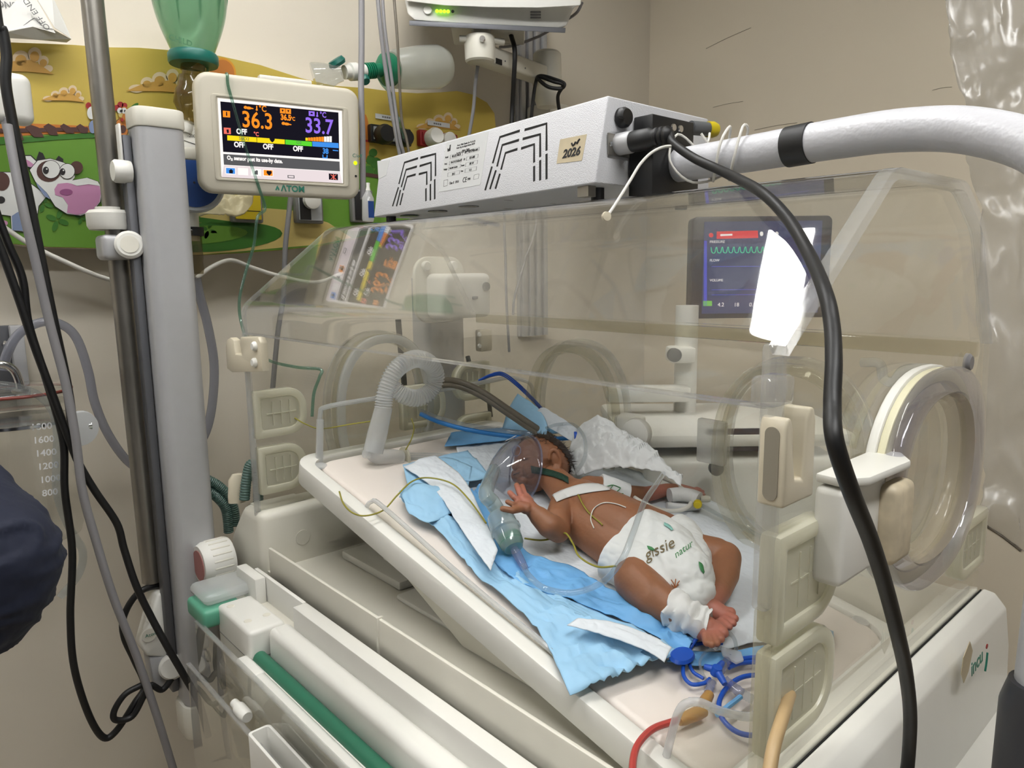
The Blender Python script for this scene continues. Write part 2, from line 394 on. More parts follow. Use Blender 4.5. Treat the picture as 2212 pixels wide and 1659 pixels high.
# right end porthole: white frame, cream gasket, clear cover ring and a big white latch
c = Vector((.9035, .264, 1.2)); U = Vector((0, 1, 0)); N = Vector((1, 0, 0)); V = Vector((0, 0, 1)); oa, ob = .118, .101
pr = ring('porthole', oval(c, U, V, oa, ob), oval(c, U, V, oa-.014, ob-.014), N*.008, M['white_plastic'], INC, .002)
pr['label'] = 'white framed porthole with cream gasket'
ring('gasket', oval(c+N*.008, U, V, oa-.002, ob-.002), oval(c+N*.008, U, V, oa-.016, ob-.016), N*.007, M['cream_gasket'], pr, .002)
ring('cover_ring', oval(c+N*.015, U, V, oa, ob), oval(c+N*.015, U, V, oa-.026, ob-.024), N*.013, M['violet_ring'], pr, .004)
ring('cover_lip', oval(c+N*.016, U, V, oa-.026, ob-.024), oval(c+N*.002, U, V, oa-.034, ob-.032), N*.010, M['warm_ring'], pr, .002)
bm = bmesh.new(); rings_ = []
for s, h in ((.0, .0), (.6, .003), (1.0, .003)):
    rings_.append([bm.verts.new(p_) for p_ in oval(c+N*(.016+h), U, V, max((oa-.026)*s, .0001), max((ob-.024)*s, .0001))])
for A, B in zip(rings_, rings_[1:]):
    for i in range(len(A)): bm.faces.new((A[i], A[(i+1) % len(A)], B[(i+1) % len(B)], B[i]))
from_bm('cover', bm, M['door_clear'], pr, True)
box('latch_body', (.9165, .098, 1.193), (.024, .076, .076), M['white_plastic'], pr, .006, 3)
prism('latch_top_plate', [Vector((.9045, y, 1.2325)) for y in (.062, .165)]+[Vector((.925, .172, 1.2325)), Vector((.940, .150, 1.2325)), Vector((.937, .08, 1.2325)), Vector((.925, .06, 1.2325))], (0, 0, .007), M['white_plastic'], pr, .002, 2)
mat('worn_handle', (206, 192, 164), .5, var=.30, scale=70)
box('latch_handle', (.933, .142, 1.190), (.018, .040, .066), M['worn_handle'], pr, .007, 3)
# small clear hook and dots on the back wall near the right end
cc = at(1925, 795, Y=.485)
tube('tube_hook', [cc+Vector((-.036, 0, .004)), cc+Vector((-.014, 0, .004)), cc+Vector((-.008, 0, -.014)), cc+Vector((.004, 0, -.017)), cc+Vector((.012, 0, -.004)), cc+Vector((.024, 0, .002)), cc+Vector((.045, 0, .004))], .006, M['frosted'], INC)
lathe('rubber_dot', [(0, 0), (.010, 0), (.010, .003), (.007, .006), (0, .006)], at(2086, 783, X=.9), (1, 0, 0), M['grey_cable'], INC)
# tube ports: D-shaped silicone inserts with ribs
def tube_port(x, y0, y1, z0, z1, nx, flip=False):
    h = z1-z0; r = h*.42
    def dloop(i):
        pts = []; a0, a1, b0, b1 = y0+(0 if i == 0 else i*.9), y1-i, z0+i, z1-i; rr = max(r-i, .004)
        pts += [(a0, b0), ((a0+a1)/2, b0)]
        for k in range(7):
            t = math.radians(-90+90*k/6); pts.append((a1-rr+rr*math.cos(t), b0+rr+rr*math.sin(t)))
        for k in range(7):
            t = math.radians(90*k/6); pts.append((a1-rr+rr*math.cos(t), b1-rr+rr*math.sin(t)))
        pts += [((a0+a1)/2, b1), (a0, b1)]
        if flip: pts = [(y0+y1-p[0], p[1]) for p in pts]
        return [Vector((x, p[0], p[1])) for p in pts]
    L0, L1 = dloop(0), dloop(.014)
    g = ring('tube_port', [p-Vector((nx*.008, 0, 0)) for p in L0], [p-Vector((nx*.008, 0, 0)) for p in L1], (nx*.018, 0, 0), M['silicone'], INC, .004)
    prism('membrane', [p-Vector((nx*.005, 0, 0)) for p in L1], (nx*.012, 0, 0), M['silicone_thin'], g)
    ym = (y0+y1)/2; dy = (y1-y0); zc = (z0+z1)/2
    for k in (-.16, .0, .16):
        boxx('rib', x-.0078, x+.0078, ym+k*dy-.0008, ym+k*dy+.0008, z0+.020, z1-.020, M['silicone_thin'], g)
    boxx('rib', x-.0075, x+.0075, ym-dy*.28, ym+dy*.28, zc-.0007, zc+.0007, M['silicone_thin'], g)
    return g
clear('silicone_thin', tint=(253, 252, 246), haze=.55, hazergb=(253, 251, 234), rough=.3)
tube_port(0, .006, .098, 1.122, 1.202, -1); tube_port(0, .008, .092, 1.027, 1.108, -1)
tube_port(.9, .005, .106, 1.122, 1.205, 1); tube_port(.9, .006, .107, 1.031, 1.114, 1)
tube_port(.9, .41, .505, 1.04, 1.112, 1, True)
tube_port(0, .29, .392, 1.092, 1.177, -1, False); tube_port(0, .416, .508, 1.13, 1.208, -1, True)
tube_port(0, .42, .51, 1.03, 1.10, -1, True)
# yellowed catheter stub pushed through the lower front port
mat('latex', (188, 160, 118), .45, var=.1, scale=40)
tube('port_stub', [at(1706, 1500, X=.905), at(1692, 1545, X=.917), at(1672, 1610, X=.926), at(1660, 1680, X=.932)], .0048, M['latex'], INC)
# hanging latches at the two front corners
def latch(px_frame, name='latch_hook'):
    pass
def hook(x, y0, mt, s=1.0, mirror=1):
    """U-shaped hook: two prongs and a slot, profile in y,z"""
    prof = [(0, 0), (.052, 0), (.056, .055), (.050, .064), (.040, .064), (.034, .056), (.034, .020), (.026, .016), (.020, .020), (.018, .058), (.012, .066), (.004, .066), (-.003, .056)]
    return [Vector((x, y0+p[0]*s*mirror, p[1]*s)) for p in prof]
hkp = [(-.006, 1.2295), (-.0065, 1.284), (-.004, 1.2915), (.0005, 1.2915), (.004, 1.284), (.0065, 1.262), (.010, 1.247), (.021, 1.2445), (.0225, 1.286), (.026, 1.295), (.033, 1.2945), (.0365, 1.285), (.0385, 1.2295)]
h = prism('latch_hook', [Vector((.8955, a, b)) for a, b in hkp], (.0195, 0, 0), M['cream_plastic'], INC, .0022, 3)
mat('latch_inlay', (150, 143, 128), .5, var=.03)
prism('inlay', rrect((.9055, -.0063, 1.2595), (1, 0, 0), (0, 0, 1), .0105, .051, .005), (0, -.0008, 0), M['latch_inlay'], h)
# left latch sits on the front-left corner, prongs to the left of the wall
pts = [at(px, py, Y=-.006) for px, py in ((487, 748), (490, 733), (497, 729), (504, 735), (508, 765), (522, 768), (517, 740), (519, 728), (556, 727), (562, 740), (567, 803), (500, 804), (490, 796))]
h = prism('latch_hook', pts, (0, .012, 0), M['cream_plastic'], INC, .002, 2)
for py in (748, 783): lathe('rivet', [(0, 0), (.0075, 0), (.0075, .003), (.005, .006), (0, .006)], at(552, py, Y=-.0062), (0, -1, 0), M['white_plastic'], h, 16)
# base --------------------------------------------------------------
def yz_prism(name, prof, x0, x1, m, bev=.0, parent=INC): return prism(name, [Vector((x0, a, b)) for a, b in prof], (x1-x0, 0, 0), m, parent, bev, 3)
def xz_prism(name, prof, y0, y1, m, bev=.0, parent=INC): return prism(name, [Vector((a, y0, b)) for a, b in prof], (0, y1-y0, 0), m, parent, bev, 3)
xz_prism('left_end_housing', [(.022, .87), (.022, 1.001), (-.05, 1.001), (-.115, .93), (-.115, .87)], -.004, .53, M['warm_plastic'], .014)
boxx('inspection_plate', -.048, .0, .01, .09, 1.0005, 1.0018, M['warm_plastic'], INC, .0008)
xz_prism('right_end_cap', [(.9045, .80), (.9045, 1.0015), (.918, 1.0), (.931, .985), (.937, .94), (.943, .80)], -.02, .53, M['white_plastic'], .003)
xz_prism('right_end_inner', [(.862, .87), (.862, .985), (.9, 1.0), (.9, .87)], -.0, .53, M['warm_plastic'], .003)
boxx('end_seam', .9032, .9046, -.01, .525, .985, 1.0008, M['dark_gap'], INC)
boxx('right_shelf', .93, 1.02, .20, .60, .845, .872, M['white_plastic'], INC, .008)
boxx('right_shelf', .93, 1.06, -.05, .195, .815, .842, M['white_plastic'], INC, .008)
boxx('deck', .022, .862, .004, .53, .885, .903, M['warm_plastic'], INC)
boxx('back_ledge', .0, .9, .505, .54, .87, .99, M['warm_plastic'], INC, .008)
boxx('deck_trough', .06, .24, .12, .30, .903, .918, M['white_plastic'], INC, .004)
boxx('deck_trough', .26, .40, .10, .32, .903, .912, M['white_plastic'], INC, .004)
ring('water_basin', rrect((.20, .20, .918), (1, 0, 0), (0, 1, 0), .13, .10, .015), rrect((.20, .20, .918), (1, 0, 0), (0, 1, 0), .112, .082, .012), (0, 0, .014), M['white_plastic'], INC, .002)
lathe('wall_socket_hole', [(0, 0), (.007, 0), (.007, .002), (0, .002)], at(718, 1212, X=.0225), (1, 0, 0), M['black_plastic'], INC, 16)
lathe('screw_cover', [(0, 0), (.013, 0), (.013, .0015), (0, .002)], at(654, 1160, X=.0225), (1, 0, 0), M['warm_plastic'], INC, 20)
boxx('deck_fence', .048, .862, -.003, .002, .90, .9525, M['warm_plastic'], INC, .0012)
boxx('fence_rib', .378, .382, -.006, .004, .90, .955, M['warm_plastic'], INC, .001)
boxx('gap_shadow', .05, .90, -.0115, -.0035, .86, .898, M['dark_gap'], INC)
boxx('front_ledge_upper', .195, .93, -.034, -.0115, .85, .914, M['white_plastic'], INC, .0025)
boxx('front_ledge_upper', .022, .195, -.018, -.0115, .84, .914, M['white_plastic'], INC, .0015)
boxx('front_ledge_upper', -.01, .068, -.036, -.018, .86, .914, M['white_plastic'], INC, .003)
boxx('front_ledge_lower', .172, .93, -.064, -.030, .80, .8835, M['white_plastic'], INC, .010, 4)
b = boxx('cover_block', .040, .166, -.088, -.032, .80, .881, M['white_plastic'], INC, .007, 3)
boxx('block_seam', .0395, .1665, -.0885, -.0315, .838, .8388, M['ink_grey'], b)
for x, y in ((.062, -.074), (.128, -.045), (.128, -.074)): lathe('screw_cap', [(0, 0), (.006, 0), (.005, .001), (0, .0012)], (x, y, .881), (0, 0, 1), M['warm_plastic'], b, 16)
tube('green_rail', [(.166, -.0745, .838), (.5, -.0745, .838), (.95, -.0745, .838)], .0105, M['green_bar'], INC, 16, 2)
boxx('rail_backing', .166, .95, -.0865, -.0645, .72, .8385, M['white_plastic'], INC)
boxx('front_rail', .166, .95, -.104, -.0865, .78, .842, M['white_plastic'], INC, .006, 3)
boxx('hinge_cap', .15, .215, -.1045, -.086, .80, .8432, M['white_plastic'], INC, .005, 3)
boxx('body', -.06, .90, -.05, .52, .55, .872, M['warm_plastic'], INC, .01)
boxx('pedestal', .10, .74, .08, .44, .14, .55, M['warm_plastic'], INC, .02)
boxx('base_frame', -.04, .86, .02, .50, .09, .14, M['warm_plastic'], INC, .01)
for x, y in ((.02, .07), (.80, .07), (.02, .45), (.80, .45)): lathe('caster', [(0, -.02), (.045, -.02), (.05, -.012), (.05, .012), (.045, .02), (0, .02)], (x, y, .05), (0, 1, 0), M['black_rubber'], INC, 24)
# knob on the front of the left housing
kn = Vector((-.095, -.004, .925)); kn = at(496, 1204, X=-.085)
k = lathe('height_knob', [(0, .0), (.036, .0), (.038, .004), (.038, .042), (.033, .052), (0, .052)], kn, (0, -1, 0), M['white_plastic'], INC, 40)
mat('pink_disc', (172, 112, 108), .5, var=.04)
lathe('disc', [(0, 0), (.026, 0), (.026, .0012), (0, .0012)], kn+Vector((0, -.052, 0)), (0, -1, 0), M['pink_disc'], k, 32)
for i in range(20):
    t = 2*math.pi*i/20; rr = .0378
    box('grip', kn+Vector((rr*math.cos(t), -.022, rr*math.sin(t))), (.002, .032, .0028), M['ink_grey'] if False else M['warm_plastic'], k, .0008, 2, (Vector((math.cos(t), 0, math.sin(t))), Vector((0, 1, 0)), Vector((-math.sin(t), 0, math.cos(t)))))
# green corner bumper with a clear tray over it
bp_ = boxx('corner_bumper', -.03, .05, -.112, -.05, .848, .878, M['green_bumper'], INC, .008, 3)
boxx('water_tray', -.036, .04, -.105, -.02, .8785, .898, M['frosted'], INC, .012, 3)
# folded-down clear front panel
fp = boxx('front_panel', .02, .885, -.116, -.110, .52, .8555, M['door_clear'], INC, .001)
boxx('panel_edge', .02, .885, -.1165, -.1095, .8535, .8562, M['rim_clear'], fp)
boxx('inner_panel', .03, .87, -.136, -.131, .50, .795, M['door_clear'], fp, .001)
boxx('inner_panel_edge', .03, .87, -.1365, -.1305, .793, .7965, M['rim_clear'], fp)
lathe('latch_pin', [(0, 0), (.006, 0), (.0065, .015), (.009, .017), (.009, .04), (.007, .046), (0, .046)], (.19, -.124, .80), (1, 0, 0), M['white_plastic'], fp, 18)
for x, z in ((.065, .815), (.12, .795), (.25, .79)): lathe('panel_plug', [(0, 0), (.009, 0), (.009, .001), (0, .0015)], (x, -.1162, z), (0, -1, 0), M['door_clear'], fp, 20)
ring('latch_pocket', rrect((.42, -.131, .815), (1, 0, 0), (0, 1, 0), .26, .030, .006), rrect((.42, -.131, .815), (1, 0, 0), (0, 1, 0), .252, .022, .004), (0, 0, -.075), M['white_plastic'], fp, .001)
boxx('pocket_floor', .295, .545, -.143, -.119, .737, .742, M['warm_plastic'], fp)
# printed name on the right cap
ux, uy, uz = Vector((0, 1, 0)), Vector((0, 0, 1)), Vector((1, 0, 0))
mat('teal_ink', (40, 120, 100), .5, var=0)
text('lettering', 'incu', at(2098, 1462, X=.9425), (0, 1, .10), (-.05, 0, 1), .023, M['teal_ink'], INC, .0003)
tube('lettering', [at(2128, 1450, X=.9418), at(2131, 1430, X=.9415), at(2133, 1410, X=.9412)], .0011, M['teal_ink'], INC, 6, 4)
lathe('letter_dot', [(0, 0), (.0028, 0), (.0028, .0008), (0, .0008)], at(2131, 1396, X=.9405), (1, 0, 0), M['red'], INC, 14)
prism('sticker', [at(px, py, X=.9416) for px, py in ((2094, 1385), (2100, 1405), (2091, 1450), (2081, 1475), (2075, 1455), (2080, 1420))], (.0006, 0, 0), M['tape_beige'], INC)
# ------------------------------------------------------------------ farm mural on the left wall (flat print on a board)
mat('mural_yellow', (206, 180, 82), .45, var=.03, scale=4)
mat('mural_green', (104, 150, 52), .45, var=.04, scale=5); mat('mural_dkgreen', (62, 118, 42), .45, var=.03)
mat('mural_cream', (214, 192, 118), .45, var=.03); mat('mural_sun', (226, 158, 46), .45, var=.02)
mat('mural_cloud', (226, 204, 168), .5, var=.03); mat('mural_cloud_core', (208, 160, 76), .5, var=.03)
mat('mural_brown', (84, 54, 48), .5, var=.05); mat('mural_orange', (204, 124, 50), .5, var=.04)
mat('mural_white', (226, 226, 222), .5, var=.02); mat('mural_black', (36, 33, 34), .5, var=0)
mat('mural_pink', (200, 140, 178), .5, var=.03); mat('mural_mauve', (150, 84, 130), .5, var=.02)
mat('mural_blue', (132, 148, 182), .5, var=.03); mat('mural_red', (168, 40, 44), .5, var=.03)
MX = WXM+.004
MUR = empty('mural_panel', (WX, .3, 1.6), 'yellow and green farm mural panel with a cow and hens on the wall', 'mural')
outline = [(-70, 88), (0, 92), (90, 95), (160, 98), (220, 103), (300, 104), (400, 112), (470, 121), (560, 141), (650, 170), (720, 186), (790, 191), (850, 199), (900, 202), (950, 200), (985, 197), (1020, 205), (1050, 222), (1066, 245), (1069, 275), (1060, 320), (1030, 380), (960, 440), (850, 490), (760, 518), (690, 532), (600, 541), (520, 547), (440, 551), (330, 544), (215, 537), (100, 534), (0, 525), (-70, 520)]
board = prism('board', [at(x, y, X=WXM+.0005) for x, y in outline], (.0035, 0, 0), M['mural_yellow'], MUR)
prism('bedhead_box', [at(x, y, X=WXM)-Vector((.0605, 0, 0)) for x, y in outline], (.0595, 0, 0), M['wall_paint'], MUR)
def decal(name, pts, layer, m, parent=MUR):
    return prism(name, [at(x, y, X=MX+layer*.0005) for x, y in pts], (.0004, 0, 0), m, parent, smooth=False)
def ell(cx, cy, rx, ry, n=20, rot=0, a0=0, a1=360):
    out = []; r = math.radians(rot)
    for k in range(n):
        t = math.radians(a0+(a1-a0)*k/(n if a1-a0 == 360 else n-1)); x, y = rx*math.cos(t), ry*math.sin(t)
        out.append((cx+x*math.cos(r)-y*math.sin(r), cy+x*math.sin(r)+y*math.cos(r)))
    return out
def zs(pts, s=2.765, ox=0, oy=0): return [(ox+x/s, oy+y/s) for x, y in pts]
def grow(pts, k=1.5):
    cx = sum(p[0] for p in pts)/len(pts); cy = sum(p[1] for p in pts)/len(pts); out = []
    for x, y in pts:
        d = math.hypot(x-cx, y-cy) or 1; out.append((x+(x-cx)/d*k, y+(y-cy)/d*k))
    return out
decal('meadow', [(-70, 300), (0, 294), (60, 293), (130, 289), (190, 284), (260, 296), (330, 300), (430, 318), (520, 340), (640, 352), (740, 356), (800, 352), (860, 356), (950, 380), (1028, 382), (960, 439), (850, 489), (760, 517), (690, 531), (600, 540), (520, 546), (440, 550), (330, 543), (215, 536), (100, 533), (0, 524), (-70, 519)], 1, M['mural_green'])
decal('earth_band', [(-70, 262), (0, 265), (100, 268), (200, 273), (205, 288), (100, 290), (0, 296), (-70, 302)], 2, M['mural_orange'])
decal('hill_shade', [(-70, 302), (0, 296), (60, 296), (130, 292), (195, 286), (270, 298), (190, 298), (120, 302), (50, 308), (-70, 318)], 3, M['mural_dkgreen'])
decal('sand_path', zs([(1140, 1470), (1180, 1420), (1150, 1330), (1210, 1285), (1540, 1240), (1740, 1255), (1960, 1330), (2100, 1420), (1900, 1462), (1650, 1482), (1400, 1505), (1200, 1520), (1140, 1525)]), 2, M['mural_cream'])
decal('pond', ell(455, 512, 155, 32, 28, -3), 3, M['mural_dkgreen'])
decal('pond', ell(420, 508, 115, 20, 24, -3), 4, M['mural_green'])
decal('bush_line', zs([(1140, 1290), (1400, 1325), (1500, 1335), (1500, 1350), (1300, 1345), (1140, 1320)]), 3, M['mural_dkgreen'])
decal('path_edge', zs([(730, 1110), (790, 1090), (790, 1290), (740, 1250), (718, 1180)]), 3, M['mural_dkgreen'])
decal('path_edge', zs([(750, 1125), (790, 1110), (790, 1270), (755, 1230), (735, 1180)]), 4, M['mural_cream'])
decal('sun', ell(478, 160, 32, 36, 26), 2, M['mural_sun']); decal('sun', ell(480, 160, 26, 31, 26), 3, M['mural_orange'])
def cloud(cx, cy, s, flip=1):
    e = [(-40, 6, 22, 10), (-22, -4, 18, 14), (0, -10, 22, 18), (22, -16, 18, 17), (36, -6, 14, 12), (44, 6, 12, 8)]
    c = empty('cloud', at(cx, cy, X=MX)-MUR.location); c.parent = MUR
    for x, y, rx, ry in e: decal('puff', ell(cx+x*s*flip, cy+y*s, rx*s*.62, ry*s*.72, 16), 2, M['mural_cloud'], c)
    decal('base', [(cx-58*s*flip, cy+10*s), (cx-30*s*flip, cy-2*s), (cx-10*s*flip, cy-6*s), (cx+16*s*flip, cy-8*s), (cx+34*s*flip, cy+2*s), (cx+52*s*flip, cy+15*s), (cx+10*s*flip, cy+11*s)], 3, M['mural_cloud_core'], c)
    for x, y, rx, ry in e[1:5]: decal('puff_core', ell(cx+x*s*flip, cy+(y+3)*s, rx*s*.42, ry*s*.5, 14), 3, M['mural_cloud_core'], c)
cloud(138, 208, .85); cloud(45, 140, 1.35); cloud(345, 184, 1.25); cloud(948, 268, .9)
# picket fence
FN = empty('fence', at(110, 280, X=MX)-MUR.location); FN.parent = MUR
decal('rail', zs([(0, 1395), (180, 1395), (950, 1380), (960, 1405), (950, 1440), (700, 1425), (200, 1440), (0, 1445)], 5.027), 4, M['mural_brown'], FN)
for a in ([(270, 1385), (320, 1350), (420, 1385), (480, 1490), (370, 1490)], [(470, 1372), (525, 1340), (600, 1380), (630, 1470), (540, 1465)], [(650, 1370), (690, 1342), (760, 1380), (810, 1450), (720, 1445)], [(825, 1375), (870, 1345), (930, 1385), (950, 1448), (880, 1445)], [(180, 1420), (230, 1440), (260, 1520), (210, 1520)]):
    decal('picket', zs(a, 5.027), 5, M['mural_brown'], FN)
# cow
CW = empty('cow', at(80, 440, X=MX)-MUR.location); CW.parent = MUR
body = zs([(-60, 1030), (60, 1030), (130, 1060), (200, 1110), (280, 1170), (230, 1230), (215, 1340), (160, 1385), (70, 1375), (65, 1290), (-60, 1270)])
head = zs([(178, 1015), (225, 960), (300, 948), (380, 972), (432, 1000), (447, 1058), (430, 1078), (520, 1062), (585, 1085), (606, 1140), (598, 1205), (555, 1262), (480, 1287), (400, 1277), (330, 1232), (280, 1152), (212, 1085)])
def cd(n, p, l, m): return decal(n, p, l, M[m], CW)
cd('outline', grow(body, 1.6), 5, 'mural_black'); cd('body', body, 6, 'mural_white')
cd('spot', ell(4, 392, 17, 20), 7, 'mural_brown'); cd('spot', ell(2, 432, 9, 8), 7, 'mural_black')
cd('leg_shade', zs([(100, 1270), (200, 1220), (215, 1330), (160, 1380), (75, 1375), (70, 1290)]), 7, 'mural_blue'); cd('hoof', ell(68, 480, 16, 10), 7, 'mural_black'); cd('udder', ell(8, 482, 9, 6), 7, 'mural_pink')
cd('outline', zs([(126, 926), (185, 926), (226, 965), (195, 1012), (140, 992)]), 7, 'mural_black'); cd('ear', zs([(133, 932), (182, 932), (218, 966), (192, 1004), (146, 988)]), 8, 'mural_white'); cd('ear', zs([(142, 945), (175, 962), (205, 985), (188, 1000), (152, 985)]), 9, 'mural_pink')
cd('ear', ell(165, 362, 14, 14), 7, 'mural_brown'); cd('ear', ell(155, 369, 6, 6), 8, 'mural_pink')
cd('horn', zs([(213, 962), (233, 905), (256, 915), (272, 950), (262, 970)]), 8, 'mural_black'); cd('horn', zs([(333, 952), (350, 930), (378, 950), (378, 985)]), 8, 'mural_black')
cd('outline', grow(head, 1.6), 9, 'mural_black'); cd('head', head, 10, 'mural_white')
cd('jaw_shade', zs([(215, 1088), (280, 1155), (300, 1190), (270, 1175), (225, 1115)]), 11, 'mural_blue')
cd('eye_patch', ell(105, 370, 26, 23), 11, 'mural_brown')
for x, y, r, px, py, pr_ in ((110, 366, 19, 99, 368, 6.5), (145, 370, 16, 135, 371, 6)):
    cd('outline', ell(x, y, r+1.2, r+1.2), 12, 'mural_black'); cd('eye', ell(x, y, r, r), 13, 'mural_white'); cd('pupil', ell(px, py, pr_, pr_+1.5), 14, 'mural_black'); cd('glint', ell(px+2, py-3, 1.8, 1.8, 8), 15, 'mural_white')
cd('muzzle', zs([(325, 1130), (345, 1098), (400, 1092), (470, 1105), (530, 1095), (590, 1100), (602, 1150), (595, 1205), (545, 1265), (460, 1284), (400, 1270), (406, 1225), (375, 1178), (330, 1165)]), 11, 'mural_pink')
cd('muzzle_top', zs([(430, 1078), (520, 1064), (583, 1085), (600, 1112), (530, 1100), (460, 1110), (420, 1095)]), 12, 'mural_white')
cd('nostril', ell(143, 415, 14, 7), 12, 'mural_mauve')
# hens
HN = empty('hen', at(262, 270, X=MX)-MUR.location); HN.parent = MUR
def hd(n, p, l, m): return decal(n, p, l, M[m], HN)
for x, y, rx, ry, rot in ((288, 232, 14, 5, -40), (296, 240, 14, 4, -20)): hd('tail', ell(x, y, rx, ry, 14, rot), 4, 'mural_dkgreen')
for x, y, r in ((252, 233, 6.5), (260, 226, 6.5), (269, 228, 6)): hd('comb', ell(x, y, r, r, 14), 5, 'mural_red')
hd('outline', ell(262, 278, 16, 23), 5, 'mural_black'); hd('body', ell(262, 278, 14.5, 21.5), 6, 'mural_orange'); hd('neck', ell(268, 250, 11, 20), 6, 'mural_orange'); hd('wing', ell(265, 279, 7, 9), 7, 'mural_brown')
for x in (259, 268): hd('eye', ell(x, 239, 6, 6.5), 8, 'mural_white'); hd('pupil', ell(x+2, 240, 2.2, 2.8, 10), 9, 'mural_black')
hd('beak', [(255, 246), (266, 245), (262, 255), (257, 252)], 8, 'mural_cream'); hd('wattle', ell(264, 259, 3, 4, 10), 7, 'mural_red'); hd('foot', ell(266, 304, 8, 4), 7, 'mural_cream')
HN = empty('hen', at(215, 275, X=MX)-MUR.location); HN.parent = MUR
hd('outline', ell(222, 273, 31, 20), 5, 'mural_black'); hd('body', ell(222, 273, 29.5, 18.5), 6, 'mural_white'); hd('shade', ell(200, 274, 8, 14), 7, 'mural_blue'); hd('comb', ell(191, 228, 6, 7), 5, 'mural_red'); hd('head', ell(198, 244, 10, 14), 6, 'mural_white')
# flowers of four petals
for cx, cy, s in ((95, 440, 1.0), (124, 475, 1.3), (176, 470, .8), (450, 497, 1.0), (310, 470, .7)):
    fl = empty('clover', at(cx, cy, X=MX)-MUR.location); fl.parent = MUR
    for k in range(4):
        t = math.radians(20+90*k); decal('petal', ell(cx+11*s*math.cos(t), cy+11*s*math.sin(t), 9*s, 4.5*s, 12, 20+90*k), 4, M['mural_dkgreen'], fl)
# shapes behind the display and beside it
decal('acorn', ell(588, 178, 28, 14, 18, 12), 3, M['mural_black']); decal('acorn', ell(588, 179, 26, 12.5, 18, 12), 4, M['mural_cream']); decal('acorn', ell(578, 178, 12, 10, 14), 5, M['mural_orange'])
for x, y in ((615, 184), (627, 183), (639, 188)): decal('stripe', ell(x, y, 4, 12, 12), 4, M['mural_black'])
decal('barrel', ell(787, 298, 11, 52, 20), 3, M['mural_orange']); decal('barrel_belt', [(776, 300), (798, 303), (798, 307), (776, 304)], 4, M['mural_red'])
for x, y, r in ((800, 345, 10), (806, 330, 9), (812, 352, 12), (796, 370, 12), (820, 372, 12)): decal('bush', ell(x, y, r, r, 14), 3, M['mural_dkgreen'])
decal('garden_fence', [(785, 372), (860, 384), (860, 392), (785, 380)], 4, M['mural_brown'])
# dark gap with slots at the left edge of the board
decal('slot', [(34, 171), (41, 172), (48, 237), (42, 236)], 4, M['mural_black'])

# ------------------------------------------------------------------ wall outlets
def wall_rect(px0, py0, px1, py1, X): # world y,z rectangle from two opposite corners
    a, b = at(px0, py0, X=X), at(px1, py1, X=X); return min(a.y, b.y), max(a.y, b.y), min(a.z, b.z), max(a.z, b.z)
def outlet(name, label, cat, rect, face_m, frame_m, group=None):
    y0, y1, z0, z1 = wall_rect(*rect, WXM+.012)
    r = empty(name, (WXM, (y0+y1)/2, (z0+z1)/2), label, cat, group)
    boxx('frame', WXM+.005, WXM+.022, y0-.004, y1+.004, z0-.004, z1+.004, M[frame_m], r, .004)
    boxx('face', WXM+.0221, WXM+.026, y0+.002, y1-.002, z0+.002, z1-.002, M[face_m], r, .001)
    return r, (y0, y1, z0, z1)
mat('outlet_yellow', (222, 196, 40), .45, var=.03); mat('outlet_grey', (126, 124, 122), .5, var=.03)
mat('outlet_black', (30, 30, 32), .4, var=0); mat('outlet_white', (196, 200, 206), .4, var=.02); mat('outlet_blue', (30, 66, 130), .45, var=.05)
o, (y0, y1, z0, z1) = outlet('gas_outlet', 'yellow gas outlet plate on the mural under the display', 'wall outlet', (497, 405, 562, 478), 'outlet_yellow', 'outlet_grey', 'gas outlets on the mural')
boxx('band', WXM+.026, WXM+.0265, y0+.004, y1-.004, z0+.018, z0+.0195, M['ink'], o)
o, (y0, y1, z0, z1) = outlet('gas_outlet', 'black and white gas outlet plate beside the display cable', 'wall outlet', (636, 410, 692, 480), 'outlet_white', 'outlet_grey', 'gas outlets on the mural')
boxx('black_half', WXM+.026, WXM+.0266, y0+.003, (y0+y1)/2, z0+.003, z1-.003, M['outlet_black'], o)
lathe('socket', [(0, 0), (.018, 0), (.018, .012), (.012, .014), (0, .014)], (WXM+.026, (y0+y1)/2, z1-.022), (1, 0, 0), M['white_plastic'], o)
o, (y0, y1, z0, z1) = outlet('gas_outlet', 'black gas outlet plate next to the lamp box', 'wall outlet', (758, 412, 800, 478), 'outlet_black', 'outlet_grey', 'gas outlets on the mural')
o, (y0, y1, z0, z1) = outlet('power_socket', 'white double wall socket with black plugs under a paper label', 'socket', (799, 272, 882, 314), 'outlet_white', 'outlet_black', 'wall sockets')
lathe('plug', [(0, 0), (.021, 0), (.022, .02), (.018, .03), (0, .031)], at(825, 292, X=WXM+.026), (1, -.1, 0), M['black_plastic'], o)
lathe('plug', [(0, 0), (.019, 0), (.020, .02), (.016, .03), (0, .031)], at(868, 300, X=WXM+.026), (1, -.1, 0), M['black_plastic'], o)
o, (y0, y1, z0, z1) = outlet('power_socket', 'red framed wall socket with white plugs behind the lamp box', 'socket', (905, 284, 982, 322), 'red', 'red', 'wall sockets')
lathe('plug', [(0, 0), (.020, 0), (.021, .026), (.017, .034), (0, .035)], at(931, 300, X=WXM+.026), (1, -.15, .1), M['white_plastic'], o)
lathe('plug', [(0, 0), (.018, 0), (.019, .016), (.014, .02), (0, .021)], at(965, 304, X=WXM+.026), (1, 0, 0), M['white_plastic'], o)
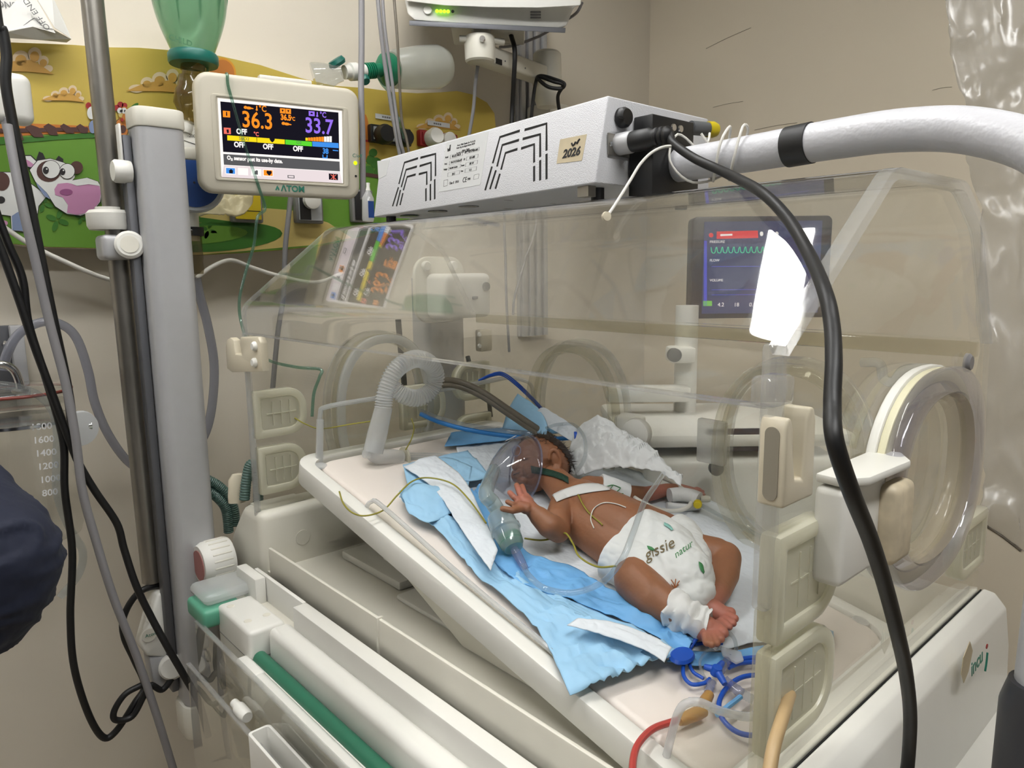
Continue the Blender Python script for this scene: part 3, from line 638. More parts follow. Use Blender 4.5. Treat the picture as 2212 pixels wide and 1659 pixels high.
for i, (a, b, lab) in enumerate((((811, 246), (866, 262), 'small white paper label above the double socket'), ((924, 262), (972, 274), 'small white paper label above the red socket'))):
    y0, y1, z0, z1 = wall_rect(*a, *b, MX+.004); z0, z1 = (z0+z1)/2-.0055, (z0+z1)/2+.0055
    l = tag(boxx('paper_label', MX+.0028, MX+.0034, y0, y1, z0, z1, M['label_paper']), lab, 'label', 'paper labels')
    for k in range(4): boxx('ink_mark', .0006, .0007, 0, 0, 0, 0, M['ink_grey'], l) if False else boxx('ink_mark', MX+.0034, MX+.0036, y0+.018+k*.006, y0+.0225+k*.006, z0+.0035, z1-.0035, M['ink_grey'], l)
# ------------------------------------------------------------------ green resuscitator bag hanging at the top left
mat('teal', (20, 104, 92), .4, var=.05); mat('green_rubber', (26, 132, 96), .4, var=.05); mat('amber_clear', (92, 82, 62), .25, var=.1)
clear('bag_green', tint=(196, 224, 204), haze=.45, hazergb=(142, 190, 158), rough=.2); clear('amber', tint=(214, 206, 186), haze=.20, hazergb=(128, 116, 92), rough=.1)
bx = -.24
top, neck = at(405, -60, X=bx), at(417, 118, X=bx)
RB = empty('resuscitator_bag', neck, 'green squeeze bag resuscitator hanging above the display', 'resuscitator', 'resuscitator bags')
L = (top-neck).length; ax = (top-neck)
prof = []
for k in range(15):
    t = k/14; prof.append((.034+.028*math.sin(min(1, t*1.08)*math.pi*.62)**1.0 if t < .9 else .034+.028*math.sin(.9*1.08*math.pi*.62)-(t-.9)*.22, t*L))
b = lathe('bag', prof, neck, ax, M['bag_green'], RB, 32)
for k in range(10):
    a_ = 2*math.pi*k/10; u_, v_, w_ = frame_from(ax)
    d_ = u_*math.cos(a_)+v_*math.sin(a_)
    tube('fold', [neck+w_*.075+d_*.0585, neck+w_*.105+d_*.0618, neck+w_*.15+d_*.0622], .0022, M['bag_green'], b, 6, 4, radii=[.0008, .0028, .002])
lathe('collar', [(0, 0), (.040, 0), (.042, .004), (.042, .016), (.039, .02), (0, .02)], neck-ax.normalized()*.018, ax, M['teal'], RB, 32)
v0 = neck-ax.normalized()*.018
vb = at(410, 215, X=bx)
lathe('valve', [(0, 0), (.021, 0), (.021, .012), (.018, .014), (.018, .022), (.023, .024), (.023, .042), (.026, .05), (.026, .072), (.018, .084), (.014, .1), (0, .1)], v0, vb-v0, M['amber'], RB, 28)
lathe('valve_cap', [(0, 0), (.011, 0), (.012, .012), (.010, .02), (0, .02)], v0+(vb-v0).normalized()*.1, vb-v0, M['white_plastic'], RB, 24)
tube('feed_tube', [at(447, 145, X=bx), at(446, 160, X=bx), at(444, 185, X=bx)], .004, M['tube_green'], RB)
text('lettering', 'CHILD', at(364, 85, X=bx+.056), (0, 1, -.12), (0, 0, 1), .013, M['bag_green'], RB, .0004)
# ------------------------------------------------------------------ white resuscitator bag lying on top of the panel
xb = -.30
A, B = at(848, 150, X=xb+.03), at(966, 143, X=xb+.03)
RW = empty('resuscitator_bag', A, 'white translucent resuscitator reservoir with green collar above the sockets', 'resuscitator', 'resuscitator bags')
clear('bag_white', tint=(235, 236, 230), haze=.62, hazergb=(226, 228, 220), rough=.3)
d = (B-A); Lb = d.length
lathe('reservoir', [(0, 0), (.036, .0), (.040, .006), (.046, Lb*.45), (.047, Lb*.8), (.040, Lb*.93), (.024, Lb), (0, Lb)], A, d, M['bag_white'], RW, 32)
lathe('collar', [(0, -.002), (.030, -.002), (.034, -.008), (.034, -.024), (.026, -.032), (.014, -.036), (.013, -.058), (0, -.058)], A+d.normalized()*.004, d, M['green_rubber'], RW, 28)
for k in range(5): lathe('thread', [(0, 0), (.0165, 0), (.0165, .0025), (0, .0025)], A-d.normalized()*(.05+k*.005), d, M['green_rubber'], RW, 24)
lathe('valve', [(0, 0), (.014, 0), (.014, .012), (.018, .014), (.018, .03), (.014, .034), (.014, .05), (0, .05)], A-d.normalized()*.122, d, M['white_plastic'], RW, 24)
C_ = at(738, 158, X=xb+.04)
lathe('mask', [(0, 0), (.016, 0), (.018, .012), (.026, .03), (.032, .055), (.030, .058), (0, .058)], C_, at(690, 168, X=xb+.02)-C_, M['tube_clear'], RW, 28)
lathe('green_cap', [(0, 0), (.016, 0), (.019, .006), (.016, .014), (0, .014)], at(732, 142, X=xb+.03), (0, -.6, .8), M['teal'], RW, 24)
lathe('green_cap', [(0, 0), (.010, 0), (.011, .006), (.009, .012), (0, .012)], at(786, 168, X=xb+.05), (.6, 0, -.8), M['teal'], RW, 24)
tube('oxygen_tube', [at(815, 162, X=xb+.04), at(826, 182, X=xb+.04), at(845, 205, X=xb+.05), at(858, 250, X=xb+.06), at(874, 300, X=xb+.06)], .0035, M['tube_green'], RW)
# ------------------------------------------------------------------ patient monitor, arm and wall rail
RL = empty('wall_rail', (WX, 1.0, 1.9), 'vertical aluminium equipment rail on the wall by the corner', 'rail')
y0 = at(1122, 200, X=WX+.02).y; y1 = at(1183, 200, X=WX+.02).y
boxx('channel', WX+.001, WX+.014, y0, y1, 1.2, CEIL-.001, M['aluminium'], RL, .001)
for f in (.05, .3, .55, .82): boxx('ridge', WX+.014, WX+.024, y0+(y1-y0)*f, y0+(y1-y0)*(f+.13), 1.2, CEIL-.001, M['aluminium'], RL, .001)
AR = empty('swivel_mount', at(1170, 180, D=1.9), 'white swivel arm holding the patient monitor', 'monitor arm')
h0, h1 = at(1040, 118, D=1.66), at(1176, 165, D=1.86)
lathe('hub', [(0, 0), (.030, 0), (.034, .004), (.036, .05), (.034, .056), (0, .056)], at(1037, 136, D=1.66), (0, 0, 1), M['warm_plastic'], AR, 28)
u_ = (h1-h0).normalized(); s_ = u_.cross(Vector((0, 0, 1))).normalized()
box('beam', (h0+h1)/2, ((h1-h0).length+.05, .044, .040), M['warm_plastic'], AR, .006, 3, (u_, s_, u_.cross(s_)))
box('beam_slot', h0+u_*.036-s_*-.0225+Vector((0, 0, -.012)), (.022, .002, .012), M['black_plastic'], AR, 0, 2, (u_, s_, u_.cross(s_)))
for k in (.06, .10, .14): lathe('screw', [(0, 0), (.002, 0), (.002, .001), (0, .001)], h0+u_*k+s_*.0222+Vector((0, 0, -.006)), s_, M['outlet_grey'], AR, 10)
lathe('elbow', [(0, 0), (.026, 0), (.036, .03), (.038, .06), (.036, .13), (.030, .136), (0, .136)], at(1182, 232, D=1.88), (0, 0, 1), M['warm_plastic'], AR, 24)
mk = at(1150, 260, X=WX+.03)
boxx('rail_mount', WX+.024, WX+.12, mk.y-.02, mk.y+.06, mk.z-.06, mk.z+.035, M['warm_plastic'], AR, .01)
lathe('tilt_joint', [(0, 0), (.022, 0), (.022, .03), (0, .03)], at(1040, 92, D=1.66), (0, 0, 1), M['warm_plastic'], AR, 20)
tube('tilt_axle', [at(993, 84, D=1.64), at(1040, 86, D=1.64), at(1088, 91, D=1.66)], .0075, M['warm_plastic'], AR, 12, 2)
lathe('tilt_screw', [(0, 0), (.007, 0), (.006, .004), (0, .004)], at(1042, 84, D=1.615), -_F, M['chrome'], AR, 14)
box('tilt_plate', at(1055, 70, D=1.70), (.17, .10, .014), M['warm_plastic'], AR, .003, 2, (CR, _F, -CD))
PM = empty('patient_monitor', at(1060, 40, D=1.68), 'white patient monitor with green lights seen from below at the top', 'monitor')
q = [at(876, -60, D=1.6), at(874, 0, D=1.6), at(880, 30, D=1.6), at(896, 44, D=1.6), at(1040, 54, D=1.62), at(1205, 63, D=1.66), at(1224, 56, D=1.66), at(1240, 16, D=1.66), at(1256, 10, D=1.66), at(1258, -60, D=1.66)]
mray = (at(1060, 46, D=1.7)-CAMPOS).normalized()
prism('case', q, mray*.16, M['white_plastic'], PM, .004, 2)
prism('brow', [at(868, -40, D=1.585), at(876, 2, D=1.585), at(960, 12, D=1.585), at(1060, 16, D=1.59), at(1160, 17, D=1.6), at(1254, 12, D=1.61), at(1260, -40, D=1.61)], mray*.012, M['white_plastic'], PM, .003)
prism('tray', [at(884, 44, D=1.585), at(1222, 60, D=1.64), at(1221, 71, D=1.64), at(884, 55, D=1.585)], mray*.17, M['aluminium_dark'], PM, .001)
lathe('power_button', [(0, 0), (.010, 0), (.009, .002), (0, .002)], at(924, 22, D=1.602), -_F, M['white_plastic'], PM, 20)
emis('led_green', (150, 240, 40), 3.0)
for k in range(4): lathe('led', [(0, 0), (.0042, 0), (.0035, .002), (0, .002)], at(944+k*8, 24+k*.3, D=1.6), -_F, M['led_green'], PM, 12)
lathe('sensor', [(0, 0), (.0035, 0), (.0035, .001), (0, .001)], at(978, 25, D=1.605), -_F, M['black_plastic'], PM, 12)
for k in range(3): box('speaker_slot', at(1157, 26+k*6, D=1.643), (.024, .001, .003), M['outlet_grey'], PM, 0, 2, (CR, _F, -CD))
text('lettering', 'BLT', at(1180, 28, D=1.642), CR, -CD, .009, M['ink_grey'], PM) if False else None
tag(tube('monitor_cable', [at(1104, 76, D=1.70), at(1112, 110, D=1.68), at(1110, 170, D=1.7), at(1107, 230, D=1.74), at(1104, 310, D=1.75)], .0055, M['black_rubber']), 'black cord hanging straight down from the patient monitor tray', 'cable', 'cords around the patient monitor')
tag(tube('monitor_cable', [at(1258, 5, D=1.72), at(1245, 28, D=1.74), at(1215, 48, D=1.80), at(1165, 78, D=1.84), at(1110, 98, D=1.82), at(1080, 102, D=1.78)], .0035, M['grey_cable']), 'thin grey cord slanting from the monitor to its arm', 'cable', 'cords around the patient monitor')
tag(tube('monitor_cable', [at(1032, 142, D=1.68), at(1027, 180, D=1.7), at(1022, 240, D=1.72), at(1010, 310, D=1.74)], .0042, M['grey_cable']), 'grey cord hanging from the arm hub over the mural edge', 'cable', 'cords around the patient monitor')
tag(tube('coiled_cable', [at(1142, 320, D=1.80), at(1150, 230, D=1.80), at(1158, 176, D=1.80), at(1168, 164, D=1.79), at(1200, 172, D=1.78), at(1219, 181, D=1.78), at(1212, 191, D=1.78), at(1185, 188, D=1.78), at(1164, 172, D=1.79), at(1166, 166, D=1.79), at(1195, 176, D=1.775), at(1216, 184, D=1.775), at(1205, 210, D=1.80), at(1212, 260, D=1.84)], .0045, M['black_rubber'], seg=8), 'black cord coiled around the elbow of the monitor arm', 'cable', 'cords around the patient monitor')
# ------------------------------------------------------------------ cords hanging in front of the mural
tag(tube('hanging_cable', [at(781, -40, D=1.36), at(781, 100, D=1.36), at(780, 200, D=1.36), at(783, 300, D=1.37), at(784, 430, D=1.38)], .0058, M['grey_cable']), 'thick pale grey line hanging at the right of the display', 'cable', 'lines hanging from above')
tag(tube('hanging_cable', [at(813, -40, D=1.5), at(822, 60, D=1.5), at(836, 170, D=1.52), at(852, 270, D=1.54), at(866, 345, D=1.56)], .0046, M['grey_cable']), 'pale grey line crossing the green collar, left of a pair', 'cable', 'lines hanging from above')
tag(tube('hanging_cable', [at(824, -40, D=1.5), at(831, 60, D=1.5), at(846, 170, D=1.52), at(862, 290, D=1.54), at(876, 345, D=1.56)], .0036, M['grey_cable']), 'thin pale grey line crossing the green collar, right of a pair', 'cable', 'lines hanging from above')
tag(tube('hanging_cable', [at(848, -40, D=1.5), at(858, 80, D=1.5), at(863, 180, D=1.52), at(868, 260, D=1.54), at(878, 300, D=1.55), at(886, 345, D=1.56)], .0030, M['grey_rubber']), 'dark grey line hanging in front of the white reservoir', 'cable', 'lines hanging from above')
# ------------------------------------------------------------------ phototherapy lamp on the hood roof
LP = empty('phototherapy_lamp', (.34, .3, 1.48), 'white metal phototherapy lamp box with vent slots on top of the hood', 'lamp')
def lz(x, z): return z+(x-.1)*.028
def ly(z): return .182+.2228*(z-1.478)
fb = [(x, ly(z), z) for x, z in ((.106, 1.478), (.577, 1.4874), (.577, 1.5854), (.1, 1.570))]
bb = [(.106, .415, lz(.1, 1.478)), (.577, .415, lz(.577, 1.474)), (.577, .408, lz(.577, 1.572)), (.1, .408, lz(.1, 1.570))]
bm = bmesh.new(); va = [bm.verts.new(p) for p in fb]; vb_ = [bm.verts.new(p) for p in bb]
bm.faces.new(va); bm.faces.new(vb_[::-1])
for i in range(4): bm.faces.new((va[i], va[(i+1) % 4], vb_[(i+1) % 4], vb_[i]))
bmesh.ops.recalc_face_normals(bm, faces=bm.faces); bevel(bm, .0022, 3)
from_bm('housing', bm, M['powder_white'], LP, True)
P0 = Vector(fb[0]); nF = (Vector(fb[1])-P0).cross(Vector(fb[3])-P0).normalized()
if nF.y > 0: nF = -nF
uF = (Vector(fb[1])-P0).normalized(); vF = nF.cross(uF)
def lf(x, y, k=0.0): return atp(800+x/2.91, 200+y/2.91, P0+nF*k, nF)
G = [[(940, 240), (815, 280), (770, 445)], [(765, 465), (722, 615)], [(970, 235), (1108, 195), (1108, 365)], [(1108, 385), (1108, 545)],
     [(935, 298), (830, 330), (797, 465)], [(790, 488), (752, 608)], [(958, 292), (1068, 262), (1068, 405)], [(1068, 425), (1068, 552)],
     [(925, 355), (850, 380), (822, 485)], [(815, 510), (787, 605)], [(948, 352), (1030, 325), (1030, 440)], [(1030, 462), (1030, 558)],
     [(300, 413), (215, 440), (180, 575)], [(177, 595), (140, 715)], [(315, 410), (410, 385), (410, 525)], [(405, 545), (405, 670)],
     [(293, 465), (225, 485), (195, 595)], [(190, 612), (165, 715)], [(310, 462), (382, 440), (382, 555)], [(378, 575), (378, 678)],
     [(285, 515), (232, 530), (208, 615)], [(205, 632), (187, 708)], [(305, 513), (355, 500), (355, 580)], [(350, 602), (350, 682)]]
for g in G:
    p = [lf(x, y, .0) for x, y in g]; wd = .0017
    L_, R_ = [], []
    for i, q in enumerate(p):
        a = p[max(i-1, 0)]; b = p[min(i+1, len(p)-1)]; t = (b-a).normalized(); s_ = nF.cross(t); L_.append(q+s_*wd); R_.append(q-s_*wd)
    prism('vent_slot', L_+R_[::-1], nF*.00025, M['dark_gap'], LP)
# maker's plate with its small print
pl = prism('rating_plate', [lf(480, 315), lf(745, 243), lf(692, 580), lf(430, 626)], nF*.0004, M['label_paper'], LP)
du = (lf(745, 243)-lf(480, 315)).normalized(); dv = (lf(480, 315)-lf(430, 626)).normalized()
def plate(s, x, y, sz, b=0.0): text('print', s, lf(x, y, .0006), du, vF, sz*.82, M['ink'], pl, b*.5, 'LEFT', .0001, sx=.74)
for s, x, y, sz in (('Novos Tibbi Cihazlar San Tic Ltd Sti', 545, 338, .0045), ('Ostim Org San Bolgesi Merkez 06370', 540, 355, .0044), ('Ankara Turkey', 575, 370, .0046), ('Tel +90 312 395  info@novos.com.tr', 540, 388, .0042)): plate(s, x, y, sz)
for s, x, y, sz in (('Model', 470, 414, .0046), ('BILILED MAXI', 512, 408, .0056), ('SN', 592, 384, .0046), ('BLX-1400-048', 616, 378, .0056), ('Prod.', 466, 455, .0046), ('PHOTOTHERAPY', 505, 447, .0054), ('ID', 586, 426, .005), ('033-000', 622, 418, .0058), ('Voltage', 460, 490, .0046), ('100-240V 50-60Hz', 496, 482, .0040), ('Power', 570, 465, .0046), ('180 W', 620, 455, .0058), ('2015', 512, 520, .0058), ('Fuse', 568, 500, .0046), ('4 A', 620, 494, .0058), ('Class II   IPX4', 495, 578, .0062), ('CE', 578, 566, .0125), ('1984', 608, 552, .0056)): plate(s, x, y, sz, .00012)
for a, b, c, d in (((503, 393), (582, 372), (579, 397), (500, 418)), ((610, 362), (686, 342), (682, 366), (606, 386)), ((498, 432), (575, 412), (571, 438), (495, 457)), ((606, 404), (680, 386), (676, 410), (602, 428)), ((492, 468), (568, 450), (566, 472), (490, 490)), ((600, 442), (676, 424), (672, 448), (597, 466)), ((488, 505), (564, 488), (560, 512), (485, 530)), ((596, 480), (670, 464), (667, 488), (593, 505)), ((462, 552), (488, 546), (484, 586), (460, 592)), ((652, 518), (684, 510), (680, 540), (648, 548))):
    o_ = [lf(*q, .0004) for q in (a, b, c, d)]; cc_ = sum(o_, Vector())/4
    ring('print_box', o_, [q+(cc_-q).normalized()*.0006 for q in o_], nF*.0001, M['ink'], pl, 0, False)
prism('print_factory', [lf(485, 372, .0004), lf(485, 348, .0004), lf(492, 356, .0004), lf(498, 344, .0004), lf(499, 330, .0004), lf(506, 326, .0004), lf(503, 366, .0004)], nF*.0001, M['ink'], pl)
# worn tape with the handwritten date
tp = prism('date_tape', [lf(1195, 295), lf(1362, 262), lf(1330, 428), lf(1172, 447)], nF*.0005, M['tape_beige'], LP)
text('handwriting', '2026', lf(1206, 412, .0008), du, vF, .0140, M['ink'], tp, .0005, 'LEFT', .0001, .15)
tube('handwriting', [lf(1266, 318, .0008), lf(1272, 332, .0008), lf(1282, 326, .0008), lf(1290, 312, .0008), lf(1300, 320, .0008), lf(1308, 302, .0008), lf(1318, 292, .0008)], .0011, M['ink'], tp, 5, 5)
prism('old_tape', [lf(45, 430), lf(122, 425), lf(100, 520), lf(52, 545)], nF*.0004, M['label_paper'], LP)
# underside: lamp openings
mat('lens_dark', (58, 60, 64), .2, var=.05)
for k in range(6):
    x = .16+k*.075
    lathe('lamp_opening', [(0, 0), (.015, 0), (.015, .0006), (0, .0006)], (x, .215, lz(x, 1.4768)-.0004), (0, 0, -1), M['lens_dark'], LP, 24)
    lathe('lamp_opening', [(0, 0), (.015, 0), (.015, .0006), (0, .0006)], (x, .30, lz(x, 1.4768)-.0004), (0, 0, -1), M['lens_dark'], LP, 24)
boxx('foot', .545, .562, .19, .203, 1.4745, 1.4868, M['steel_dull'], LP)
for x, y in ((.13, .2), (.13, .39), (.55, .39), (.55, .22)): lathe('rubber_foot', [(0, 0), (.008, 0), (.008, 1.4775+(x-.1)*.02-1.4696), (0, 1.4775+(x-.1)*.02-1.4696)], (x, y, 1.4696), (0, 0, 1), M['black_rubber'], LP, 12)
# right end: cap, connector plate, plug, black clamp block
E_ = .5785
def le(px, py, k=0.0): return at(px, py, X=E_+k)
lathe('fuse_cap', [(0, 0), (.0115, 0), (.0115, .006), (.009, .010), (0, .010)], le(1342, 255), (1, 0, 0), M['black_plastic'], LP, 28)
box('fuse_slot', le(1342, 255, .0102), (.0008, .010, .0015), M['dark_gap'], LP)
prism('socket_plate', [le(1312, 287), le(1365, 298), le(1366, 343), le(1313, 334)], (.0012, 0, 0), M['steel_dull'], LP)
cn = le(1336, 312)
lathe('socket', [(0, 0), (.0125, 0), (.0125, .018), (.0115, .020), (0, .020)], cn, (1, .05, .02), M['aluminium'], LP, 28)
lathe('plate_screw', [(0, 0), (.003, 0), (.0025, .001), (0, .001)], le(1320, 311, .0012), (1, 0, 0), M['chrome'], LP, 12)
pg = lathe('plug', [(0, 0), (.0115, 0), (.012, .004), (.012, .022), (.010, .026), (.009, .030), (.0105, .031), (.0105, .034), (.009, .035), (.0105, .037), (.0105, .040), (.009, .041), (.0100, .043), (.0100, .046), (.0065, .050), (0, .052)], cn+Vector((.02, .001, .0004)), (1, .10, .03), M['black_plastic'], LP, 28)
boxx('clamp_block', E_, E_+.035, .242, .335, 1.4735, 1.535, M['black_plastic'], LP, .002)
boxx('clamp_block', E_, E_+.028, .250, .333, 1.5352, 1.567, M['black_plastic'], LP, .002)
for y in (.290, .304): lathe('block_screw', [(0, 0), (.0048, 0), (.004, .0015), (0, .0015)], (E_+.0282, y, 1.556), (1, 0, 0), M['chrome'], LP, 16)
mat('yellow_plastic', (208, 186, 30), .4, var=.04); mat('grey_plastic', (92, 94, 96), .45, var=.03)
hb = at(1492, 276, X=.598)
lathe('hour_sensor', [(0, 0), (.0085, 0), (.0085, .026), (0, .026)], hb, (.3, 1, 0), M['grey_plastic'], LP, 20)
lathe('sensor_tip', [(0, 0), (.0095, 0), (.010, .008), (.008, .014), (0, .015)], hb+Vector((.3, 1, 0)).normalized()*.026, (.3, 1, 0), M['yellow_plastic'], LP, 20)
# ------------------------------------------------------------------ white stand tube bending down at the right
ST = empty('lamp_stand', (1.01, .22, 0), 'thick white tube stand holding the phototherapy lamp, black band around it', 'stand')
t0 = Vector((E_+.030, .292, 1.512)); 
path = [t0, Vector((.70, .292, 1.514)), Vector((.80, .288, 1.516)), Vector((.87, .280, 1.514)), Vector((.93, .268, 1.503)), Vector((.985, .252, 1.477)), Vector((1.018, .238, 1.436)), Vector((1.03, .228, 1.375)), Vector((1.029, .222, 1.25)), Vector((1.027, .218, 1.08)), Vector((1.026, .215, .90))]
tube('arm_tube', path, .0195, M['tube_white'], ST, 24, 8)
tube('band', [Vector((.752, .290, 1.515)), Vector((.765, .2895, 1.5155)), Vector((.778, .289, 1.516))], .0207, M['black_rubber'], ST, 28, 2)
mat('dark_sleeve', (58, 58, 62), .45, var=.04)
lathe('sleeve', [(0, 0), (.026, 0), (.027, .004), (.027, 1.02), (.022, 1.04), (0, 1.04)], (1.026, .2155, .02), (0, 0, 1), M['dark_sleeve'], ST, 24)
for k in range(4):
    t = math.radians(45+90*k); box('foot_bar', (1.026+.16*math.cos(t), .2155+.16*math.sin(t), .035), (.30, .05, .03), M['dark_sleeve'], ST, .008, 2, (Vector((math.cos(t), math.sin(t), 0)), Vector((-math.sin(t), math.cos(t), 0)), Vector((0, 0, 1))))
# ------------------------------------------------------------------ lamp power cable draped over the hood
SLN = Vector((0, -(1.468-1.339), .163)).normalized()
def onslope(px, py, k): # k metres in front of the sloping front pane
    return atp(px, py, Vector((0, 0, 1.339))+SLN*k, SLN)
pe = cn+Vector((.02, .001, .0004))+Vector((1, .10, .03)).normalized()*.048
cab = [pe, at(1455, 310, X=.655), at(1500, 342, X=.69), at(1560, 370, X=.735), onslope(1640, 412, .014), onslope(1700, 470, .012), onslope(1748, 550, .014), at(1782, 630, X=.935), at(1797, 700, X=.95), at(1801, 780, X=.962), at(1798, 870, X=.97), at(1803, 950, X=.98), at(1838, 1060, X=.985), at(1880, 1165, X=.985), at(1912, 1265, X=.985), at(1938, 1365, X=.985), at(1957, 1455, X=.98), at(1966, 1545, X=.975), at(1962, 1640, X=.972), at(1950, 1760, X=.975), Vector((.984, .078, .85)), Vector((1.0, .06, .5)), Vector((1.02, .05, .15)), Vector((1.06, .0, .006)), Vector((1.2, -.1, .006))]
tag(tube('lamp_cable', cab, .0047, M['black_rubber'], seg=14, n=10), 'thick black lamp cable draped over the hood down the right end', 'cable')
# white sensor lead with a bead, looping around the tube
wl = [at(1311, 468, X=.655), at(1330, 440, X=.65), at(1360, 392, X=.645), at(1385, 352, X=.645), at(1415, 325, X=.65), at(1450, 316, X=.655), at(1490, 330, X=.66), at(1512, 352, X=.67)]
SW = empty('sensor_lead', wl[0], 'thin white sensor lead with a round bead hanging before the lamp', 'sensor lead')
tube('wire', wl, .0016, M['white_cable'], SW, 8); lathe('bead', [(0, 0), (.0045, 0), (.005, .002), (.0045, .004), (0, .0045)], wl[0]-Vector((.002, .0, .0)), (1, -.4, .1), M['cream_plastic'], SW, 20)
lp_ = []
for k in range(46):
    t = k/45*2*math.pi*3.2; x = .640+.034*k/45+.012*math.sin(t*.5)
    lp_.append(Vector((x+.030*math.sin(t*.5+.6), .292+.0245*math.cos(t), 1.513+.0245*math.sin(t)+.010*max(0, math.sin(t)))))
tail = [at(1533, 288, X=.615), at(1530, 305, X=.622), at(1515, 330, X=.632)]
tag(tube('coiled_lead', tail+lp_[::3], .0015, M['white_cable'], seg=8, n=5), 'thin white lead coiled loosely around the white stand tube', 'sensor lead')

# ------------------------------------------------------------------ incubator display
DN = Vector((.9694, -.2320, -.0820)).normalized(); DU = Vector((.232, .973, -.008)); DU = (DU-DN*DU.dot(DN)).normalized(); DV = DN.cross(DU)
DC = Vector((-.115, .139, 1.618))
DS = empty('incubator_display', DC-DN*.06, 'cream incubator display with temperature screen on the grey column', 'display')
sc_ = DC+DV*.006+DU*-.001
prism('shell', rrect(sc_-DN*.040, DU, DV, .279, .196, .024, 6), DN*.043, M['monitor_shell'], DS, .008, 3)
ring('bezel', rrect(DC+DN*.003, DU, DV, .232, .140, .006, 4), rrect(DC+DN*.003, DU, DV, .216, .132, .003, 4), DN*.0016, M['monitor_shell'], DS, .0008)
box('nameplate_clip', sc_+DV*.101-DN*.02+DU*.012, (.09, .008, .02), M['white_plastic'], DS, .002, 2, (DU, DV, DN))
emis('px_white', (255, 250, 246), 1.05); emis('px_dark', (26, 24, 34), 1.0); emis('px_grey', (92, 92, 94), 1.0); emis('px_pale', (238, 224, 226), 1.0)
emis('px_orange', (252, 146, 40), 1.1); emis('px_violet', (150, 112, 235), 1.1); emis('px_yellow', (244, 218, 30), 1.1); emis('px_lime', (92, 212, 52), 1.1); emis('px_blue', (66, 142, 228), 1.1); emis('px_red', (250, 120, 104), 1.0)
DSC = box('screen', DC+DN*.0032, (.2105, .1265, .0012), M['px_white'], DS, 0, 2, (DU, DV, DN))
def sp(x, y, k=.0045): return atp(430+x/5.924, 160+y/5.924, DC+DN*k, DN)
def sq(name, a, m, k=.0040): return prism(name, [sp(x, y, k) for x, y in a], DN*.00015, M[m], DSC)
sq('field', [(272, 350), (1783, 492), (1795, 1090), (308, 995)], 'px_dark', .0040)
sq('message_bar', [(310, 1022), (1798, 1120), (1802, 1245), (318, 1160)], 'px_grey', .0040)
sq('tool_bar', [(318, 1168), (1802, 1252), (1830, 1395), (290, 1318)], 'px_pale', .0040)
def st(s, x, y, sz, m, b=.0003, al='LEFT'): text('readout', s, sp(x, y, .0046), DU, DV, sz*.86, M[m], DSC, b, al, .0001, sx=.82)
st('36.3', 548, 672, .0430, 'px_orange', .0006); st('33.7', 1355, 742, .0420, 'px_violet', .0006)
st('36.5', 1045, 582, .0148, 'px_orange', .0006); st('\u00b0C', 1172, 592, .0100, 'px_orange'); st('\u00b0C', 765, 475, .0165, 'px_orange'); st('\u00b0C', 1545, 550, .0150, 'px_violet')
st('OFF', 478, 762, .0140, 'px_white', .0005); st('\u00b0C', 700, 790, .0110, 'px_red'); st('OFF', 448, 930, .0140, 'px_white', .0005); st('OFF', 818, 955, .0140, 'px_white', .0005); st('OFF', 1203, 982, .0140, 'px_white', .0005)
st('38', 1582, 1015, .0150, 'px_blue', .0005); st('O\u2082 sensor past its use-by date.', 358, 1092, .0105, 'px_white', .0004)
for a, m in (([(360, 783), (735, 810), (738, 872), (362, 848)], 'px_yellow'), ([(742, 810), (1095, 838), (1096, 898), (744, 875)], 'px_yellow'), ([(1102, 838), (1442, 866), (1446, 926), (1104, 900)], 'px_lime'), ([(1448, 862), (1782, 884), (1786, 948), (1452, 926)], 'px_blue')): sq('parameter_bar', a, m, .0044)
text('readout', 'SpO2', sp(510, 840, .0048), DU, DV, .0075, M['px_grey'], DSC, 0, 'LEFT', .0001); text('readout', 'O2', sp(1245, 890, .0048), DU, DV, .0070, M['px_grey'], DSC, 0, 'LEFT', .0001); text('readout', '\u2665', sp(898, 862, .0048), DU, DV, .008, M['px_dark'], DSC, 0, 'LEFT', .0001)
for k in range(10):
    h_ = 38+k*4.2; x = 1362+k*34; m = 'px_yellow' if k < 1 else ('px_orange' if k < 7 else 'px_white'); y = 852+k*2.0
    sq('heater_bar', [(x, y-h_), (x+30, y-h_+2), (x+30, y+2), (x, y)], m, .0044)
sq('icon', [(303, 468), (396, 475), (398, 556), (306, 550)], 'px_orange', .0044); sq('icon', [(345, 482), (358, 483), (362, 535), (345, 534)], 'px_dark', .0047)
sq('icon', [(315, 684), (405, 690), (408, 770), (318, 764)], 'px_red', .0044); sq('icon', [(350, 710), (378, 708), (382, 752), (358, 756)], 'px_dark', .0047)
for x in (1035, 1108):
    sq('icon', [(x, 436+(x-1035)*.08), (x+68, 441+(x-1035)*.08), (x+69, 506+(x-1035)*.08), (x+1, 500+(x-1035)*.08)], 'px_orange', .0044); sq('icon', [(x+20, 455+(x-1035)*.08), (x+48, 457+(x-1035)*.08), (x+34, 486+(x-1035)*.08)], 'px_dark', .0047)
sq('icon', [(1402, 472), (1478, 478), (1480, 540), (1404, 534)], 'px_violet', .0044); sq('icon', [(1425, 500), (1440, 492), (1456, 502), (1456, 514), (1425, 512)], 'px_dark', .0047)
for cx, cy in ((625, 430), (1110, 635)): # small lying baby marks
    for x, y, rx, ry in ((-32, -4, 22, 20), (10, 4, 40, 18), (52, 10, 22, 8)): sq('icon', ell(cx+x, cy+y, rx, ry, 14, 8), 'px_orange', .0044)
